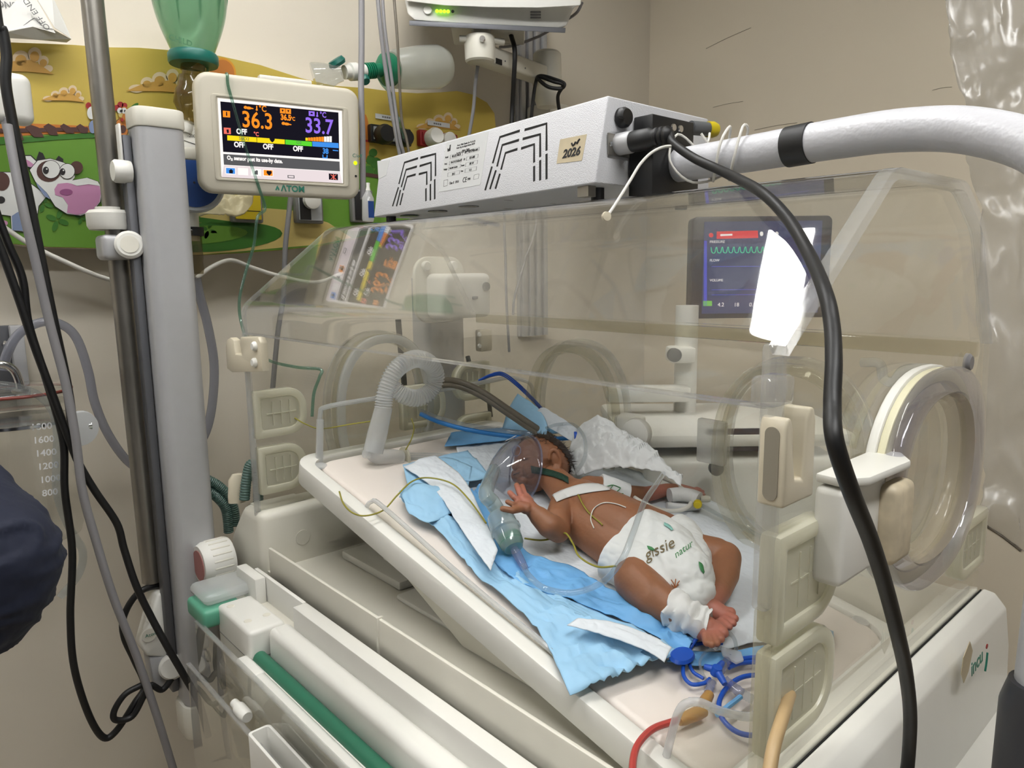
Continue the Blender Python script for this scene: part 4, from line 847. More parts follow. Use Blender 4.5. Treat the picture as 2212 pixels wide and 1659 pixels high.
for x, y, m in ((738, 440, 'px_orange'), (1512, 520, 'px_violet')): sq('icon', [(x-7, y-35), (x+7, y-34), (x+8, y+5), (x+16, y+20), (x, y+32), (x-16, y+18), (x-7, y+4)], m, .0044)
sq('icon', [(1578, 1030), (1590, 1031), (1592, 1065), (1630, 1068), (1632, 1035), (1645, 1036), (1644, 1082), (1580, 1078)], 'px_blue', .0044); sq('icon', [(1710, 968), (1780, 975), (1780, 988), (1712, 982)], 'px_blue', .0044)
for x, m in ((345, 'px_blue'), (505, 'px_white'), (672, 'px_white'), (826, 'px_orange')):
    y = 1200+(x-345)*.055; sq('button', [(x-8, y-10), (x+122, y-2), (x+124, y+88), (x-6, y+80)], 'px_white', .0043); sq('button', [(x, y), (x+114, y+6), (x+116, y+78), (x+2, y+70)], m, .0046)
sq('icon', [(375, 1240), (410, 1215), (442, 1244), (432, 1244), (432, 1272), (386, 1268), (386, 1240)], 'px_dark', .0049); sq('icon', [(710, 1245), (735, 1230), (752, 1236), (752, 1288), (710, 1284)], 'px_grey', .0049)
text('readout', '\u2665', sp(862, 1285, .005), DU, DV, .0075, M['px_dark'], DSC, .0003, 'LEFT', .0001)
ring('icon', [sp(x, y, .0044) for x, y in ((1132, 1292), (1220, 1297), (1222, 1336), (1134, 1330))], [sp(x, y, .0044) for x, y in ((1142, 1300), (1210, 1304), (1212, 1327), (1144, 1322))], DN*.0001, M['px_grey'], DSC, 0, False)
sq('icon', [(1660, 1272), (1776, 1280), (1778, 1358), (1662, 1350)], 'px_dark', .0044)
for a, b in (((1685, 1285), (1755, 1350)), ((1755, 1288), (1685, 1345)), ((1720, 1282), (1722, 1352))): sq('icon', [(a[0]-6, a[1]), (a[0]+6, a[1]), (b[0]+6, b[1]), (b[0]-6, b[1])], 'px_red', .0047)
text('lettering', '\u039bTOM', sp(1048, 1496, .0040), DU, DV, .0145, M['teal_ink'], DS, .0004, 'LEFT', .0002)
prism('logo', [sp(x, y, .0032) for x, y in ((974, 1484), (996, 1430), (1008, 1428), (1010, 1450), (1020, 1450), (1016, 1428), (1030, 1488), (1012, 1487), (1010, 1468), (1000, 1466), (996, 1486))], DN*.0003, M['teal_ink'], DS)
emis('led_lime', (190, 235, 20), 2.0)
lathe('power_led', [(0, 0), (.0036, 0), (.003, .0015), (0, .0015)], sp(2000, 1138, .0030), DN, M['led_lime'], DS, 14); lathe('speaker_hole', [(0, 0), (.0022, 0), (.0022, .0006), (0, .0006)], sp(2006, 1306, .0031), DN, M['black_plastic'], DS, 12)
text('lettering', 'C/off', sp(1962, 1062, .0035), DU, DV, .009, M['teal_ink'], DS, 0, 'LEFT', .0001)
box('bracket', DC-DN*.05-DU*.13+DV*-.026, (.12, .020, .025), M['warm_plastic'], DS, .003, 2, (DU, DV, DN))
# ------------------------------------------------------------------ grey column beside the left end
CX = -.105
ya, yb = at(334, 700, X=CX).y, at(434, 700, X=CX).y
CLM = empty('equipment_column', (CX-.03, (ya+yb)/2, .55), 'tall grey aluminium column carrying the display at the left end', 'column', 'equipment columns')
ztop = at(338, 275, X=CX).z
prism('profile', rrect((CX-.032, (ya+yb)/2, .64), (1, 0, 0), (0, 1, 0), .064, yb-ya, .016, 5), (0, 0, ztop-.64), M['aluminium'], CLM)
prism('top_cap', rrect((CX-.032, (ya+yb)/2, ztop+.0005), (1, 0, 0), (0, 1, 0), .068, yb-ya+.005, .018, 5), (0, 0, .030), M['warm_plastic'], CLM, .003)
boxx('side_rail', CX-.058, CX-.034, ya-.014, ya-.001, .66, ztop-.01, M['aluminium_dark'], CLM, .003)
boxx('rail_tag', CX-.052, CX-.034, ya-.018, ya-.0145, ztop-.055, ztop+.006, M['white_plastic'], CLM, .001)
prism('foot', rrect((CX-.032, (ya+yb)/2, .575), (1, 0, 0), (0, 1, 0), .074, yb-ya+.012, .022, 5), (0, 0, .0645), M['warm_plastic'], CLM, .008)
lathe('rail_knob', [(0, 0), (.017, 0), (.018, .004), (.018, .022), (.015, .026), (0, .026)], at(282, 372, X=CX-.04), (0, -1, 0), M['white_plastic'], CLM, 24)
# ------------------------------------------------------------------ steel pole clamped to the column
px_ = -.185
pt, pb = at(193, -60, X=px_), at(329, 1255, X=px_)
PL = empty('drip_pole', pb, 'dull steel drip pole clamped beside the grey column', 'pole')
tube('pole', [pt, (pt+pb)/2, pb], .0165, M['steel_dull'], PL, 20, 2)
cl = at(248, 530, X=px_)
dirp = (pt-pb).normalized()
lathe('clamp_ring', [(0, 0), (.031, 0), (.034, .006), (.034, .026), (.029, .031), (.020, .031), (.020, .036), (0, .036)], at(240, 497, X=px_), dirp, M['white_plastic'], PL, 28)
box('clamp_body', cl+Vector((.005, .012, -.004)), (.05, .074, .040), M['aluminium'], PL, .008, 3)
lathe('clamp_knob', [(0, 0), (.021, 0), (.022, .004), (.022, .014), (.018, .018), (0, .018)], at(280, 531, X=px_+.034), (1, -.25, .1), M['white_plastic'], PL, 28)
lathe('knob_ring', [(0, 0), (.0135, 0), (.0135, .001), (0, .001)], at(280, 531, X=px_+.034)+Vector((1, -.25, .1)).normalized()*.018, (1, -.25, .1), M['warm_plastic'], PL, 24)
bxp = [at(322, 1262, X=px_-.02), at(372, 1262, X=px_-.02), at(392, 1300, X=px_-.02), at(388, 1395, X=px_-.02), at(376, 1400, X=px_-.02), at(300, 1396, X=px_-.02), at(290, 1380, X=px_-.02)]
prism('pole_socket', bxp, (.05, 0, 0), M['white_plastic'], PL, .006, 3)
prism('lower_clamp', [at(308, 1404, X=px_-.01), at(392, 1390, X=px_-.01), at(394, 1440, X=px_-.01), at(360, 1470, X=px_-.01), at(318, 1464, X=px_-.01)], (.04, 0, 0), M['aluminium'], PL, .004, 2)
lathe('clamp_knob', [(0, 0), (.021, 0), (.022, .004), (.022, .014), (.018, .018), (0, .018)], at(372, 1436, X=px_+.032), (1, -.3, .15), M['white_plastic'], PL, 28)
lathe('badge', [(0, 0), (.012, 0), (.012, .001), (0, .001)], at(322, 1372, X=px_+.031), (1, 0, .0), M['warm_plastic'], PL, 24)
text('lettering', 'Atom', at(314, 1378, X=px_+.0325), (0, 1, 0), (0, 0, 1), .0085, M['teal_ink'], PL, 0, 'LEFT', .0001)
# ------------------------------------------------------------------ tilted tray, mattress
TU = Vector((1, 0, -.206)).normalized(); TV = Vector((0, 1, 0)); TW = TU.cross(TV)
def tp3(x, y, h): return Vector((x, y, zM(x, h)))
TR = empty('mattress_tray', tp3(.44, .27, -.06), 'white tilted mattress tray with clear side guards inside the incubator', 'tray')
tc_ = tp3(.445, .268, -.002); tl = .80/ TU.x
ring('rim', rrect(tc_, TU, TV, tl, .445, .04, 6), rrect(tc_, TU, TV, tl-.044, .401, .03, 6), -TW*.036, M['white_plastic'], TR, .003)
prism('floor_plate', rrect(tc_-TW*.030, TU, TV, tl-.03, .42, .035, 6), -TW*.012, M['warm_plastic'], TR)
prism('carriage', [Vector((x, .085, z)) for x, z in ((.16, zM(.16, -.05)), (.72, zM(.72, -.05)), (.70, .905), (.44, .905))], (0, .36, 0), M['warm_plastic'], TR, .004)
for x in (.20, .235, .50): boxx('slide_notch', x, x+.025, .0755, .082, zM(x, -.066), zM(x, -.05), M['latch_inlay'], TR, .002)
def z8(x, y): return (700+x/2.765, 1059+y/2.765)
g = [(240, 168), (236, 130), (252, 88), (275, 70), (312, 78), (500, 240), (700, 420), (1000, 680), (1250, 880), (1380, 1000), (1430, 1090), (1444, 1150), (1432, 1216), (1405, 1206)]
gp = [at(*z8(*q), Y=.064) for q in g]
prism('front_guard', gp, (0, .006, 0), M['door_clear'], TR)
clear('guard_shine', tint=(252, 252, 252), haze=.42, hazergb=(244, 247, 249), rough=.05)
tube('guard_edge', [p+Vector((0, .003, 0)) for p in gp], .0034, M['guard_shine'], TR, 8, 4)
for a, b in (((310, 215), (520, 400)), ((990, 815), (1320, 1105))): boxx('guard_foot', at(*z8(*a), Y=.064).x, at(*z8(*b), Y=.064).x, .0625, .0715, 0, 0, M['silicone'], TR) if False else prism('guard_foot', [at(*z8(*a), Y=.0622), at(*z8(*b), Y=.0622), at(*z8(*b), Y=.0622)+Vector((0, 0, -.004)), at(*z8(*a), Y=.0622)+Vector((0, 0, -.004))], (0, .0095, 0), M['latch_inlay'], TR)
hg = [at(687, 1035, X=.062), at(688, 960, X=.06), at(690, 895, X=.058), at(700, 880, X=.058), at(760, 868, X=.058), at(860, 853, X=.058), at(960, 840, X=.058), at(1060, 822, X=.058), at(1100, 816, X=.058), at(1140, 826, X=.058), at(1150, 850, X=.058), at(1152, 890, X=.058)]
prism('head_guard', hg, (.005, 0, 0), M['door_clear'], TR); tube('guard_edge', [p+Vector((.0025, 0, 0)) for p in hg], .0042, M['guard_shine'], TR, 8, 6)
prism('guard_post', [at(680, 1040, X=.064), at(694, 1034, X=.064), at(696, 905, X=.062), at(683, 905, X=.062)], (.006, 0, 0), M['frosted'], TR, .001)
fg = [at(1432, 1665, Y=.06), at(1450, 1590, Y=.06), at(1465, 1540, Y=.06), at(1482, 1520, Y=.065), at(1512, 1517, Y=.075), at(1560, 1537, Y=.085), at(1620, 1548, Y=.10), at(1660, 1530, Y=.12)]
tube('guard_edge', fg, .0040, M['guard_shine'], TR, 10, 6)
prism('foot_guard', [at(1440, 1670, Y=.06), at(1468, 1542, Y=.06), at(1484, 1524, Y=.06), at(1520, 1530, Y=.06), at(1640, 1552, Y=.06), at(1650, 1690, Y=.06)], (0, .005, 0), M['door_clear'], TR)
for x, y in ((.09, .462), (.79, .465), (.09, .075)): lathe('rim_button', [(0, 0), (.011, 0), (.010, .002), (.006, .003), (0, .003)], tp3(x, y, -.005), TW, M['frosted'], TR, 20)
mat('mattress_cover', (238, 228, 219), .42, var=.03, scale=8, bump=.12, bscale=14)
tag(prism('mattress', rrect(tp3(.445, .268, -.036), TU, TV, .765, .392, .03, 6), TW*.032, M['mattress_cover'], None, .008, 4), 'cream vinyl mattress in the tilted tray', 'mattress')

# ------------------------------------------------------------------ absorbent pads and cloths
mat('pad_blue', (160, 205, 236), .6, var=.07, scale=22, bump=.7, bscale=60)
mat('pad_blue_deep', (118, 180, 233), .55, var=.08, scale=14, bump=.7, bscale=55)
mat('pad_white', (226, 232, 238), .75, var=.03, scale=60, bump=.8, bscale=110)
mat('cloth_white', (222, 224, 224), .8, var=.04, scale=30, bump=.6, bscale=80)
def strip(name, A, B, m, label=None, cat=None, group=None, parent=None, nv=10, amp=.003, fr=26, thick=.0012, seed=0, n=12, bow=0.0, raw3=False):
    """cloth between two edge lines of (px, py, height over mattress)"""
    a = spline([p if raw3 else at(p[0], p[1], T=p[2]) for p in A], n); b = spline([p if raw3 else at(p[0], p[1], T=p[2]) for p in B], n)
    k = min(len(a), len(b)); vs = []; fs = []; nv = int(nv*2.4)
    for i in range(k):
        for j in range(nv+1):
            t = j/nv; p = a[i].lerp(b[i], t)
            q = p*fr+Vector((seed, seed*2, 0)); e = math.sin(math.pi*t)
            w2 = Vector((noise.noise(q*.8+Vector((11, 0, 0))), noise.noise(q*.8+Vector((0, 11, 0))), 0))
            rdg = 1-abs(noise.noise((q+w2*1.2)*1.1+Vector((5, 0, 0))))*2; rd2 = 1-abs(noise.noise((q+w2)*2.6+Vector((0, 7, 0))))*2
            d = amp*(.55*noise.noise(q*.7)+.75*max(0, rdg)**2+.35*max(0, rd2)**2)
            vs.append(p+TW*(d*(.45+.55*e)+bow*e))
    for i in range(k-1):
        for j in range(nv):
            c = i*(nv+1)+j; fs.append((c, c+1, c+nv+2, c+nv+1))
    o = mesh_obj(name, vs, fs, m, parent, 60)
    for p in o.data.polygons: p.use_smooth = True
    md = o.modifiers.new('thick', 'SOLIDIFY'); md.thickness = thick; md.offset = 1
    if label: tag(o, label, cat, group)
    return o
strip('absorbent_pad', [(985, 965, .002), (1010, 1060, .002), (1090, 1190, .002), (1230, 1290, .002), (1400, 1385, .003), (1520, 1412, .003)],
      [(1120, 935, .003), (1260, 985, .003), (1420, 1035, .003), (1560, 1095, .003), (1655, 1160, .003), (1665, 1385, .003)], M['pad_white'], 'white quilted absorbent pad spread under the newborn', 'absorbent pad', 'absorbent pads', nv=16, amp=.0035)
strip('blue_pad', [at(862, 1078, T=.008), at(905, 1116, T=.006), at(956, 1158, T=.006), tp3(.475, .086, .004), tp3(.59, .076, .005), tp3(.685, .030, .006)],
      [at(*q_[:2], T=q_[2]) for q_ in ((890, 1045, .012), (985, 1090, .008), (1060, 1190, .008), (1160, 1265, .009), (1340, 1345, .011), (1475, 1412, .013))], M['pad_blue'], 'light blue disposable sheet draped towards the front of the tray', 'underpad', 'blue underpads', nv=18, amp=.0125, seed=3, raw3=True)
strip('blue_pad', [(862, 1066, .016), (900, 1048, .022), (960, 1056, .020)], [(884, 1112, .012), (930, 1130, .014), (975, 1110, .016)], M['pad_blue'], 'turned-up corner of blue sheet at the head end', 'underpad', 'blue underpads', nv=8, amp=.006, seed=9)
strip('blue_pad', [(1000, 1080, .010), (1050, 1190, .012), (1120, 1262, .012), (1235, 1300, .013), (1380, 1360, .013), (1480, 1415, .012)],
      [(1040, 1050, .012), (1130, 1185, .013), (1220, 1225, .013), (1300, 1265, .014), (1400, 1330, .014), (1500, 1385, .013)], M['pad_blue_deep'], 'deeper blue folded sheet close beside the newborn', 'underpad', 'blue underpads', nv=10, amp=.010, seed=5)
strip('white_liner', [(872, 1010, .020), (940, 1060, .023), (1000, 1150, .026), (1060, 1235, .026)], [(940, 985, .022), (1000, 1035, .025), (1040, 1110, .028), (1075, 1190, .027)], M['pad_white'], 'white liner of folded sheet left of the nebulizer', 'absorbent pad', 'absorbent pads', nv=8, amp=.004, seed=2)
strip('white_liner', [(1225, 1352, .026), (1300, 1372, .027), (1390, 1405, .028), (1435, 1432, .028)], [(1250, 1338, .028), (1320, 1345, .029), (1400, 1372, .030), (1450, 1402, .030)], M['pad_white'], 'sliver of white liner showing in the blue folds near the feet', 'absorbent pad', 'absorbent pads', nv=5, amp=.003, seed=4)
strip('blue_pad', [(870, 1005, .014), (960, 990, .018), (1020, 1010, .020)], [(885, 1075, .012), (955, 1060, .015), (1010, 1060, .017)], M['pad_blue'], 'small blue fold beside the tubing at the head end', 'underpad', 'blue underpads', nv=6, amp=.004, seed=14)
strip('blue_pad', [(905, 1008, .014), (960, 985, .016), (1010, 975, .016)], [(960, 1035, .02), (1020, 1040, .02), (1060, 1030, .018)], M['pad_blue'], 'blue sheet edge under the clear thin tubes', 'underpad', 'blue underpads', nv=6, amp=.004, seed=11)
strip('blue_pad', [(960, 965, .006), (1060, 955, .010), (1160, 940, .014), (1240, 935, .018)], [(975, 935, .010), (1080, 925, .014), (1180, 918, .020), (1262, 932, .026)], M['pad_blue_deep'], 'deep blue sheet behind the head of the newborn', 'underpad', 'blue underpads', nv=6, amp=.004, seed=6)
strip('blue_pad', [(1470, 1405, .004), (1560, 1412, .004), (1650, 1395, .004)], [(1440, 1430, .003), (1530, 1440, .003), (1640, 1415, .003)], M['pad_blue_deep'], 'blue sheet edge under the bandaged foot', 'underpad', 'blue underpads', nv=5, amp=.003, seed=12)
strip('blue_pad', [(1660, 1340, .003), (1740, 1345, .003), (1800, 1365, .003)], [(1665, 1395, .003), (1735, 1400, .002), (1800, 1395, .002)], M['pad_blue'], 'blue sheet corner seen behind the right tube ports', 'underpad', 'blue underpads', nv=5, amp=.002, seed=13)
# folded pad standing up behind the head: blue outside, white quilt inside
bk = [at(1085, 925, Y=.43), at(1098, 885, Y=.45), at(1118, 850, Y=.46)]
strip('folded_pad', bk, [at(1180, 940, Y=.42), at(1180, 915, Y=.43), at(1165, 885, Y=.445)], M['pad_blue'], 'blue backed pad folded up behind the head', 'underpad', 'blue underpads', raw3=True, nv=6, amp=.003, seed=7)
strip('folded_pad', [at(1150, 905, Y=.44), at(1165, 884, Y=.445), at(1175, 880, Y=.447)], [at(1238, 955, Y=.42), at(1248, 938, Y=.425), at(1252, 930, Y=.428)], M['pad_white'], 'white quilted pad flap leaning behind the head', 'absorbent pad', 'absorbent pads', raw3=True, nv=8, amp=.003, seed=8)
# crumpled white cloth behind the shoulder
strip('crumpled_cloth', [at(1222, 1000, Y=.40), at(1245, 935, Y=.425), at(1280, 908, Y=.43), at(1305, 905, Y=.435), at(1350, 935, Y=.44), at(1420, 985, Y=.44), at(1470, 1045, Y=.44)],
      [at(1246, 1030, Y=.385), at(1280, 1022, Y=.39), at(1310, 1014, Y=.395), at(1345, 1012, Y=.40), at(1380, 1014, Y=.405), at(1425, 1026, Y=.41), at(1470, 1052, Y=.41)], M['cloth_white'], 'crumpled white cloth rolled up behind the newborn', 'cloth', raw3=True, nv=14, amp=.011, fr=34, seed=21, bow=.006)

# ------------------------------------------------------------------ the newborn (one continuous body)
def skin_mat():
    m = mat('skin', (148, 100, 71), .5, var=.10, scale=28, bump=.22, bscale=160, sss=.12)
    nt = m.node_tree; b = nt.nodes['Principled BSDF']; src = b.inputs['Base Color'].links[0].from_socket
    tc = nt.nodes.new('ShaderNodeTexCoord'); prev = src
    return m, nt, b, tc
skm, snt, sbsdf, stc = skin_mat()
def capsule(bm, p, r, q, s, seg=32):
    p, q = Vector(p), Vector(q); d = q-p; L_ = d.length
    if L_ < 1e-6: d = Vector((0, 0, 1)); L_ = 1e-6
    w_ = d/L_ if L_ > 1e-5 else Vector((0, 0, 1)); u = w_.orthogonal().normalized(); v = w_.cross(u); rows = []
    for k in range(1, 8): t = math.radians(90*k/8); rows.append((p-w_*r*math.cos(t), r*math.sin(t)))
    rows.append((p, r)); rows.append((q, s))
    for k in range(7, 0, -1): t = math.radians(90*k/8); rows.append((q+w_*s*math.cos(t), s*math.sin(t)))
    R_ = [[bm.verts.new(c+(u*math.cos(2*math.pi*i/seg)+v*math.sin(2*math.pi*i/seg))*rr) for i in range(seg)] for c, rr in rows]
    for A_, B_ in zip(R_, R_[1:]):
        for i in range(seg): bm.faces.new((A_[i], A_[(i+1) % seg], B_[(i+1) % seg], B_[i]))
    a = bm.verts.new(p-w_*r); b = bm.verts.new(q+w_*s)
    for i in range(seg): bm.faces.new((a, R_[0][(i+1) % seg], R_[0][i])); bm.faces.new((b, R_[-1][i], R_[-1][(i+1) % seg]))
def ellipsoid(bm, c, axes, seg=20, rings_=12):
    c = Vector(c); R_ = []
    for k in range(1, rings_):
        t = math.pi*k/rings_; R_.append([bm.verts.new(c+axes[2]*math.cos(t)+(axes[0]*math.cos(2*math.pi*i/seg)+axes[1]*math.sin(2*math.pi*i/seg))*math.sin(t)) for i in range(seg)])
    for A_, B_ in zip(R_, R_[1:]):
        for i in range(seg): bm.faces.new((A_[i], B_[i], B_[(i+1) % seg], A_[(i+1) % seg]))
    a = bm.verts.new(c+axes[2]); b = bm.verts.new(c-axes[2])
    for i in range(seg): bm.faces.new((a, R_[0][i], R_[0][(i+1) % seg])); bm.faces.new((b, R_[-1][(i+1) % seg], R_[-1][i]))
def chain(bm, pts):
    for (p, r), (q, s) in zip(pts, pts[1:]): capsule(bm, p, r, q, s)
def merge(name, bm, voxel, smooth_it, m, parent, fac=.6):
    bmesh.ops.recalc_face_normals(bm, faces=bm.faces); me = bpy.data.meshes.new(name); bm.to_mesh(me); bm.free()
    t = bpy.data.objects.new(name+'_src', me); COL.objects.link(t)
    md = t.modifiers.new('r', 'REMESH'); md.mode = 'VOXEL'; md.voxel_size = voxel; md.adaptivity = 0
    ms = t.modifiers.new('s', 'SMOOTH'); ms.factor = fac; ms.iterations = smooth_it
    dg = bpy.context.evaluated_depsgraph_get(); dg.update()
    me2 = bpy.data.meshes.new_from_object(t.evaluated_get(dg)); bpy.data.objects.remove(t)
    off = parent_world(parent) if parent else Vector((0, 0, 0))
    world = [v.co.copy() for v in me2.vertices]; polys = [tuple(p.vertices) for p in me2.polygons]
    me2.transform(Matrix.Translation(-off)); me2.materials.clear(); me2.name = name
    for p in me2.polygons: p.use_smooth = True
    o = bpy.data.objects.new(name, me2); COL.objects.link(o); me2.materials.append(m)
    if parent: o.parent = parent
    from mathutils.bvhtree import BVHTree
    return o, BVHTree.FromPolygons(world, polys)
def J(px, py, T, r): return (at(px, py, T=T), r)
BABY = empty('person', at(1330, 1150, T=0), 'newborn in a white diaper lying on its back with face turned left', 'person')
bm = bmesh.new()
# head
UP = -CD; FACE = (-CR*.80+UP*.28-_F*.50).normalized(); CROWN = (UP*.80+CR*.15+_F*.5); CROWN = (CROWN-FACE*CROWN.dot(FACE)).normalized(); SIDE = FACE.cross(CROWN)
hc = at(1172, 995, T=.048)
ellipsoid(bm, hc, (FACE*.050, SIDE*.040, CROWN*.041))
fc = hc+FACE*.018-CROWN*.020
ellipsoid(bm, fc, (FACE*.032, SIDE*.031, CROWN*.036))
capsule(bm, fc+FACE*.030+CROWN*.006, .0048, fc+FACE*.035-CROWN*.003, .0065)
for s in (-1, 1):
    capsule(bm, fc+FACE*.029-CROWN*.003+SIDE*s*.006, .004, fc+FACE*.028-CROWN*.004+SIDE*s*.007, .004)
    ellipsoid(bm, fc+FACE*.018-CROWN*.010+SIDE*s*.015, (FACE*.013, SIDE*.012, CROWN*.013), 12, 8)
    ellipsoid(bm, fc+FACE*.021+CROWN*.010+SIDE*s*.013, (FACE*.008, SIDE*.009, CROWN*.006), 12, 8)
capsule(bm, fc+FACE*.031-CROWN*.012+SIDE*-.006, .0035, fc+FACE*.031-CROWN*.012+SIDE*.006, .0035)
capsule(bm, fc+FACE*.029-CROWN*.017+SIDE*-.005, .0035, fc+FACE*.029-CROWN*.017+SIDE*.005, .0035)
ellipsoid(bm, fc+FACE*.022-CROWN*.026, (FACE*.010, SIDE*.012, CROWN*.008), 12, 8)
# ear: curved rim and lobe
ec = at(1199, 992, T=.075); ev = (UP*.9+CR*-.2).normalized(); eu = CR*.9+UP*.2; eu = (eu-ev*eu.dot(ev)).normalized(); en = eu.cross(ev)
ear = [ec+ev*(.0150*math.sin(t))+eu*(.0085*math.cos(t)) for t in [math.radians(a) for a in range(-110, 171, 28)]]
chain(bm, [(p, .0030) for p in ear]); ellipsoid(bm, ec-ev*.013-eu*.002, (eu*.005, en*.004, ev*.005), 10, 8)
ellipsoid(bm, ec-_F*-.004, (eu*.007, _F*.005, ev*.012), 12, 8)
# trunk
chain(bm, [J(1195, 1035, .040, .022), J(1225, 1066, .038, .026), J(1255, 1088, .040, .036), J(1300, 1118, .044, .042), J(1355, 1152, .043, .045), J(1425, 1196, .040, .043)])
chain(bm, [J(1222, 1098, .036, .023), J(1258, 1128, .034, .031), J(1305, 1160, .034, .033), J(1370, 1205, .033, .032)])
chain(bm, [J(1258, 1066, .034, .020), J(1300, 1088, .034, .026), J(1352, 1118, .034, .030), J(1436, 1156, .034, .031)])
# near arm: elbow on the pad, forearm up to the mask
chain(bm, [J(1218, 1088, .040, .020), J(1205, 1120, .046, .0175), J(1206, 1146, .040, .0165), J(1186, 1135, .050, .0165), J(1165, 1116, .058, .0135), J(1152, 1104, .064, .0105)])
hw = at(1150, 1102, T=.065)
def finger(bm, pts, r): chain(bm, [(at(px, py, T=T), r*(1-.18*i/(len(pts)-1))) for i, (px, py, T) in enumerate(pts)])
chain(bm, [J(1150, 1102, .064, .0100), J(1138, 1090, .069, .0105), J(1129, 1082, .072, .0092)])
chain(bm, [J(1141, 1084, .070, .0080), J(1134, 1074, .073, .0070)]); chain(bm, [J(1136, 1098, .069, .0080), J(1120, 1092, .072, .0065)])
finger(bm, [(1135, 1078, .073), (1132, 1064, .076), (1128, 1050, .077)], .0046)
finger(bm, [(1129, 1079, .074), (1122, 1064, .078), (1116, 1048, .079)], .0048)
finger(bm, [(1122, 1083, .074), (1110, 1074, .078), (1101, 1064, .078)], .0046)
finger(bm, [(1120, 1090, .073), (1106, 1089, .076), (1096, 1084, .076)], .0042)
finger(bm, [(1130, 1098, .070), (1108, 1103, .072), (1086, 1099, .073)], .0050)
# far arm stretched out to the right
chain(bm, [J(1272, 1054, .038, .019), J(1310, 1053, .038, .0165), J(1350, 1066, .030, .0135), J(1395, 1068, .022, .0125), J(1440, 1058, .021, .0105), J(1470, 1056, .020, .0085), J(1495, 1064, .018, .0095)])
for k, (px, py) in enumerate(((1512, 1058), (1518, 1062), (1520, 1068))): finger(bm, [(1492, 1060+k*4, .020), (1505, 1056+k*4, .022), (px, py, .022)], .0042)
# near leg
chain(bm, [J(1375, 1215, .036, .030), J(1375, 1255, .034, .0275), J(1412, 1290, .034, .0245), J(1450, 1315, .032, .0200), J(1485, 1335, .030, .0160), J(1512, 1350, .028, .0140)])
chain(bm, [J(1510, 1348, .030, .0140), J(1524, 1358, .030, .0150), J(1538, 1364, .030, .0125)])
for a_, b_, r in (((1548, 1354), (1563, 1367), .0060), ((1546, 1363), (1557, 1380), .0048), ((1540, 1369), (1548, 1389), .0045), ((1532, 1373), (1537, 1392), .0043), ((1524, 1374), (1526, 1389), .0041)):
    chain(bm, [(at(*a_, T=.033), r*1.25), (at(*b_, T=.036), r)])
# far leg, knee bent outward
chain(bm, [J(1455, 1180, .034, .028), J(1500, 1195, .038, .0270), J(1545, 1200, .042, .0240), J(1566, 1204, .044, .0210)])
chain(bm, [J(1566, 1206, .044, .0210), J(1563, 1240, .038, .0195), J(1550, 1275, .032, .0165), J(1534, 1302, .028, .0135), J(1522, 1308, .027, .0130)])
chain(bm, [J(1512, 1304, .028, .0115), J(1540, 1316, .028, .0120), J(1565, 1332, .026, .0115)])
for a_, b_, r in (((1560, 1324), (1578, 1323), .0064), ((1567, 1331), (1587, 1336), .0050), ((1565, 1338), (1583, 1346), .0047), ((1559, 1343), (1575, 1354), .0044), ((1552, 1346), (1564, 1359), .0042)):
    chain(bm, [(at(*a_, T=.030), r*1.25), (at(*b_, T=.032), r)])
body, BV = merge('body', bm, .00125, 6, skm, BABY)
# redder skin at hands and feet
prev = sbsdf.inputs['Base Color'].links[0].from_socket
for (px, py, T, rad) in ((1120, 1075, .072, .035), (1545, 1372, .026, .045), (1565, 1335, .026, .05), (1500, 1062, .02, .04), (1410, 1066, .02, .045)):
    p = at(px, py, T=T)-BABY.location
    vm = snt.nodes.new('ShaderNodeVectorMath'); vm.operation = 'DISTANCE'; vm.inputs[1].default_value = p; snt.links.new(stc.outputs['Object'], vm.inputs[0])
    mr = snt.nodes.new('ShaderNodeMapRange'); mr.inputs[1].default_value = rad*.35; mr.inputs[2].default_value = rad; mr.inputs[3].default_value = .75; mr.inputs[4].default_value = 0; snt.links.new(vm.outputs['Value'], mr.inputs[0])
    mx = snt.nodes.new('ShaderNodeMix'); mx.data_type = 'RGBA'; mx.inputs[7].default_value = lin((184, 114, 100))+(1,)
    snt.links.new(mr.outputs[0], mx.inputs[0]); snt.links.new(prev, mx.inputs[6]); prev = mx.outputs[2]
snt.links.new(prev, sbsdf.inputs['Base Color'])
def drape_pt(bvh, px, py, off):
    d = (CR*(px-1106) + CD*(py-829.5) + _F*FPX).normalized(); h = bvh.ray_cast(CAMPOS, d)
    if h[0] is None: return None
    n_ = h[1] if h[1].dot(d) < 0 else -h[1]
    return h[0]+n_*off
def drape(name, A, B, bvh, m, parent, off=.0012, nu=14, nv=5, thick=.0006):
    """thin patch lying on a body surface between two edge lines given in picture points"""
    sa = spline([Vector((x, y, 0)) for x, y in A], nu); sb = spline([Vector((x, y, 0)) for x, y in B], nu); k = min(len(sa), len(sb)); vs = []; fs = []; last = None
    for i in range(k):
        for j in range(nv+1):
            q = sa[i].lerp(sb[i], j/nv); p = drape_pt(bvh, q.x, q.y, off)
            if p is None: p = last or at(q.x, q.y, T=.03)
            last = p; vs.append(p)
    for i in range(k-1):
        for j in range(nv): c = i*(nv+1)+j; fs.append((c, c+1, c+nv+2, c+nv+1))
    o = mesh_obj(name, vs, fs, m, parent, 60)
    md = o.modifiers.new('t', 'SOLIDIFY'); md.thickness = thick; md.offset = 1
    return o
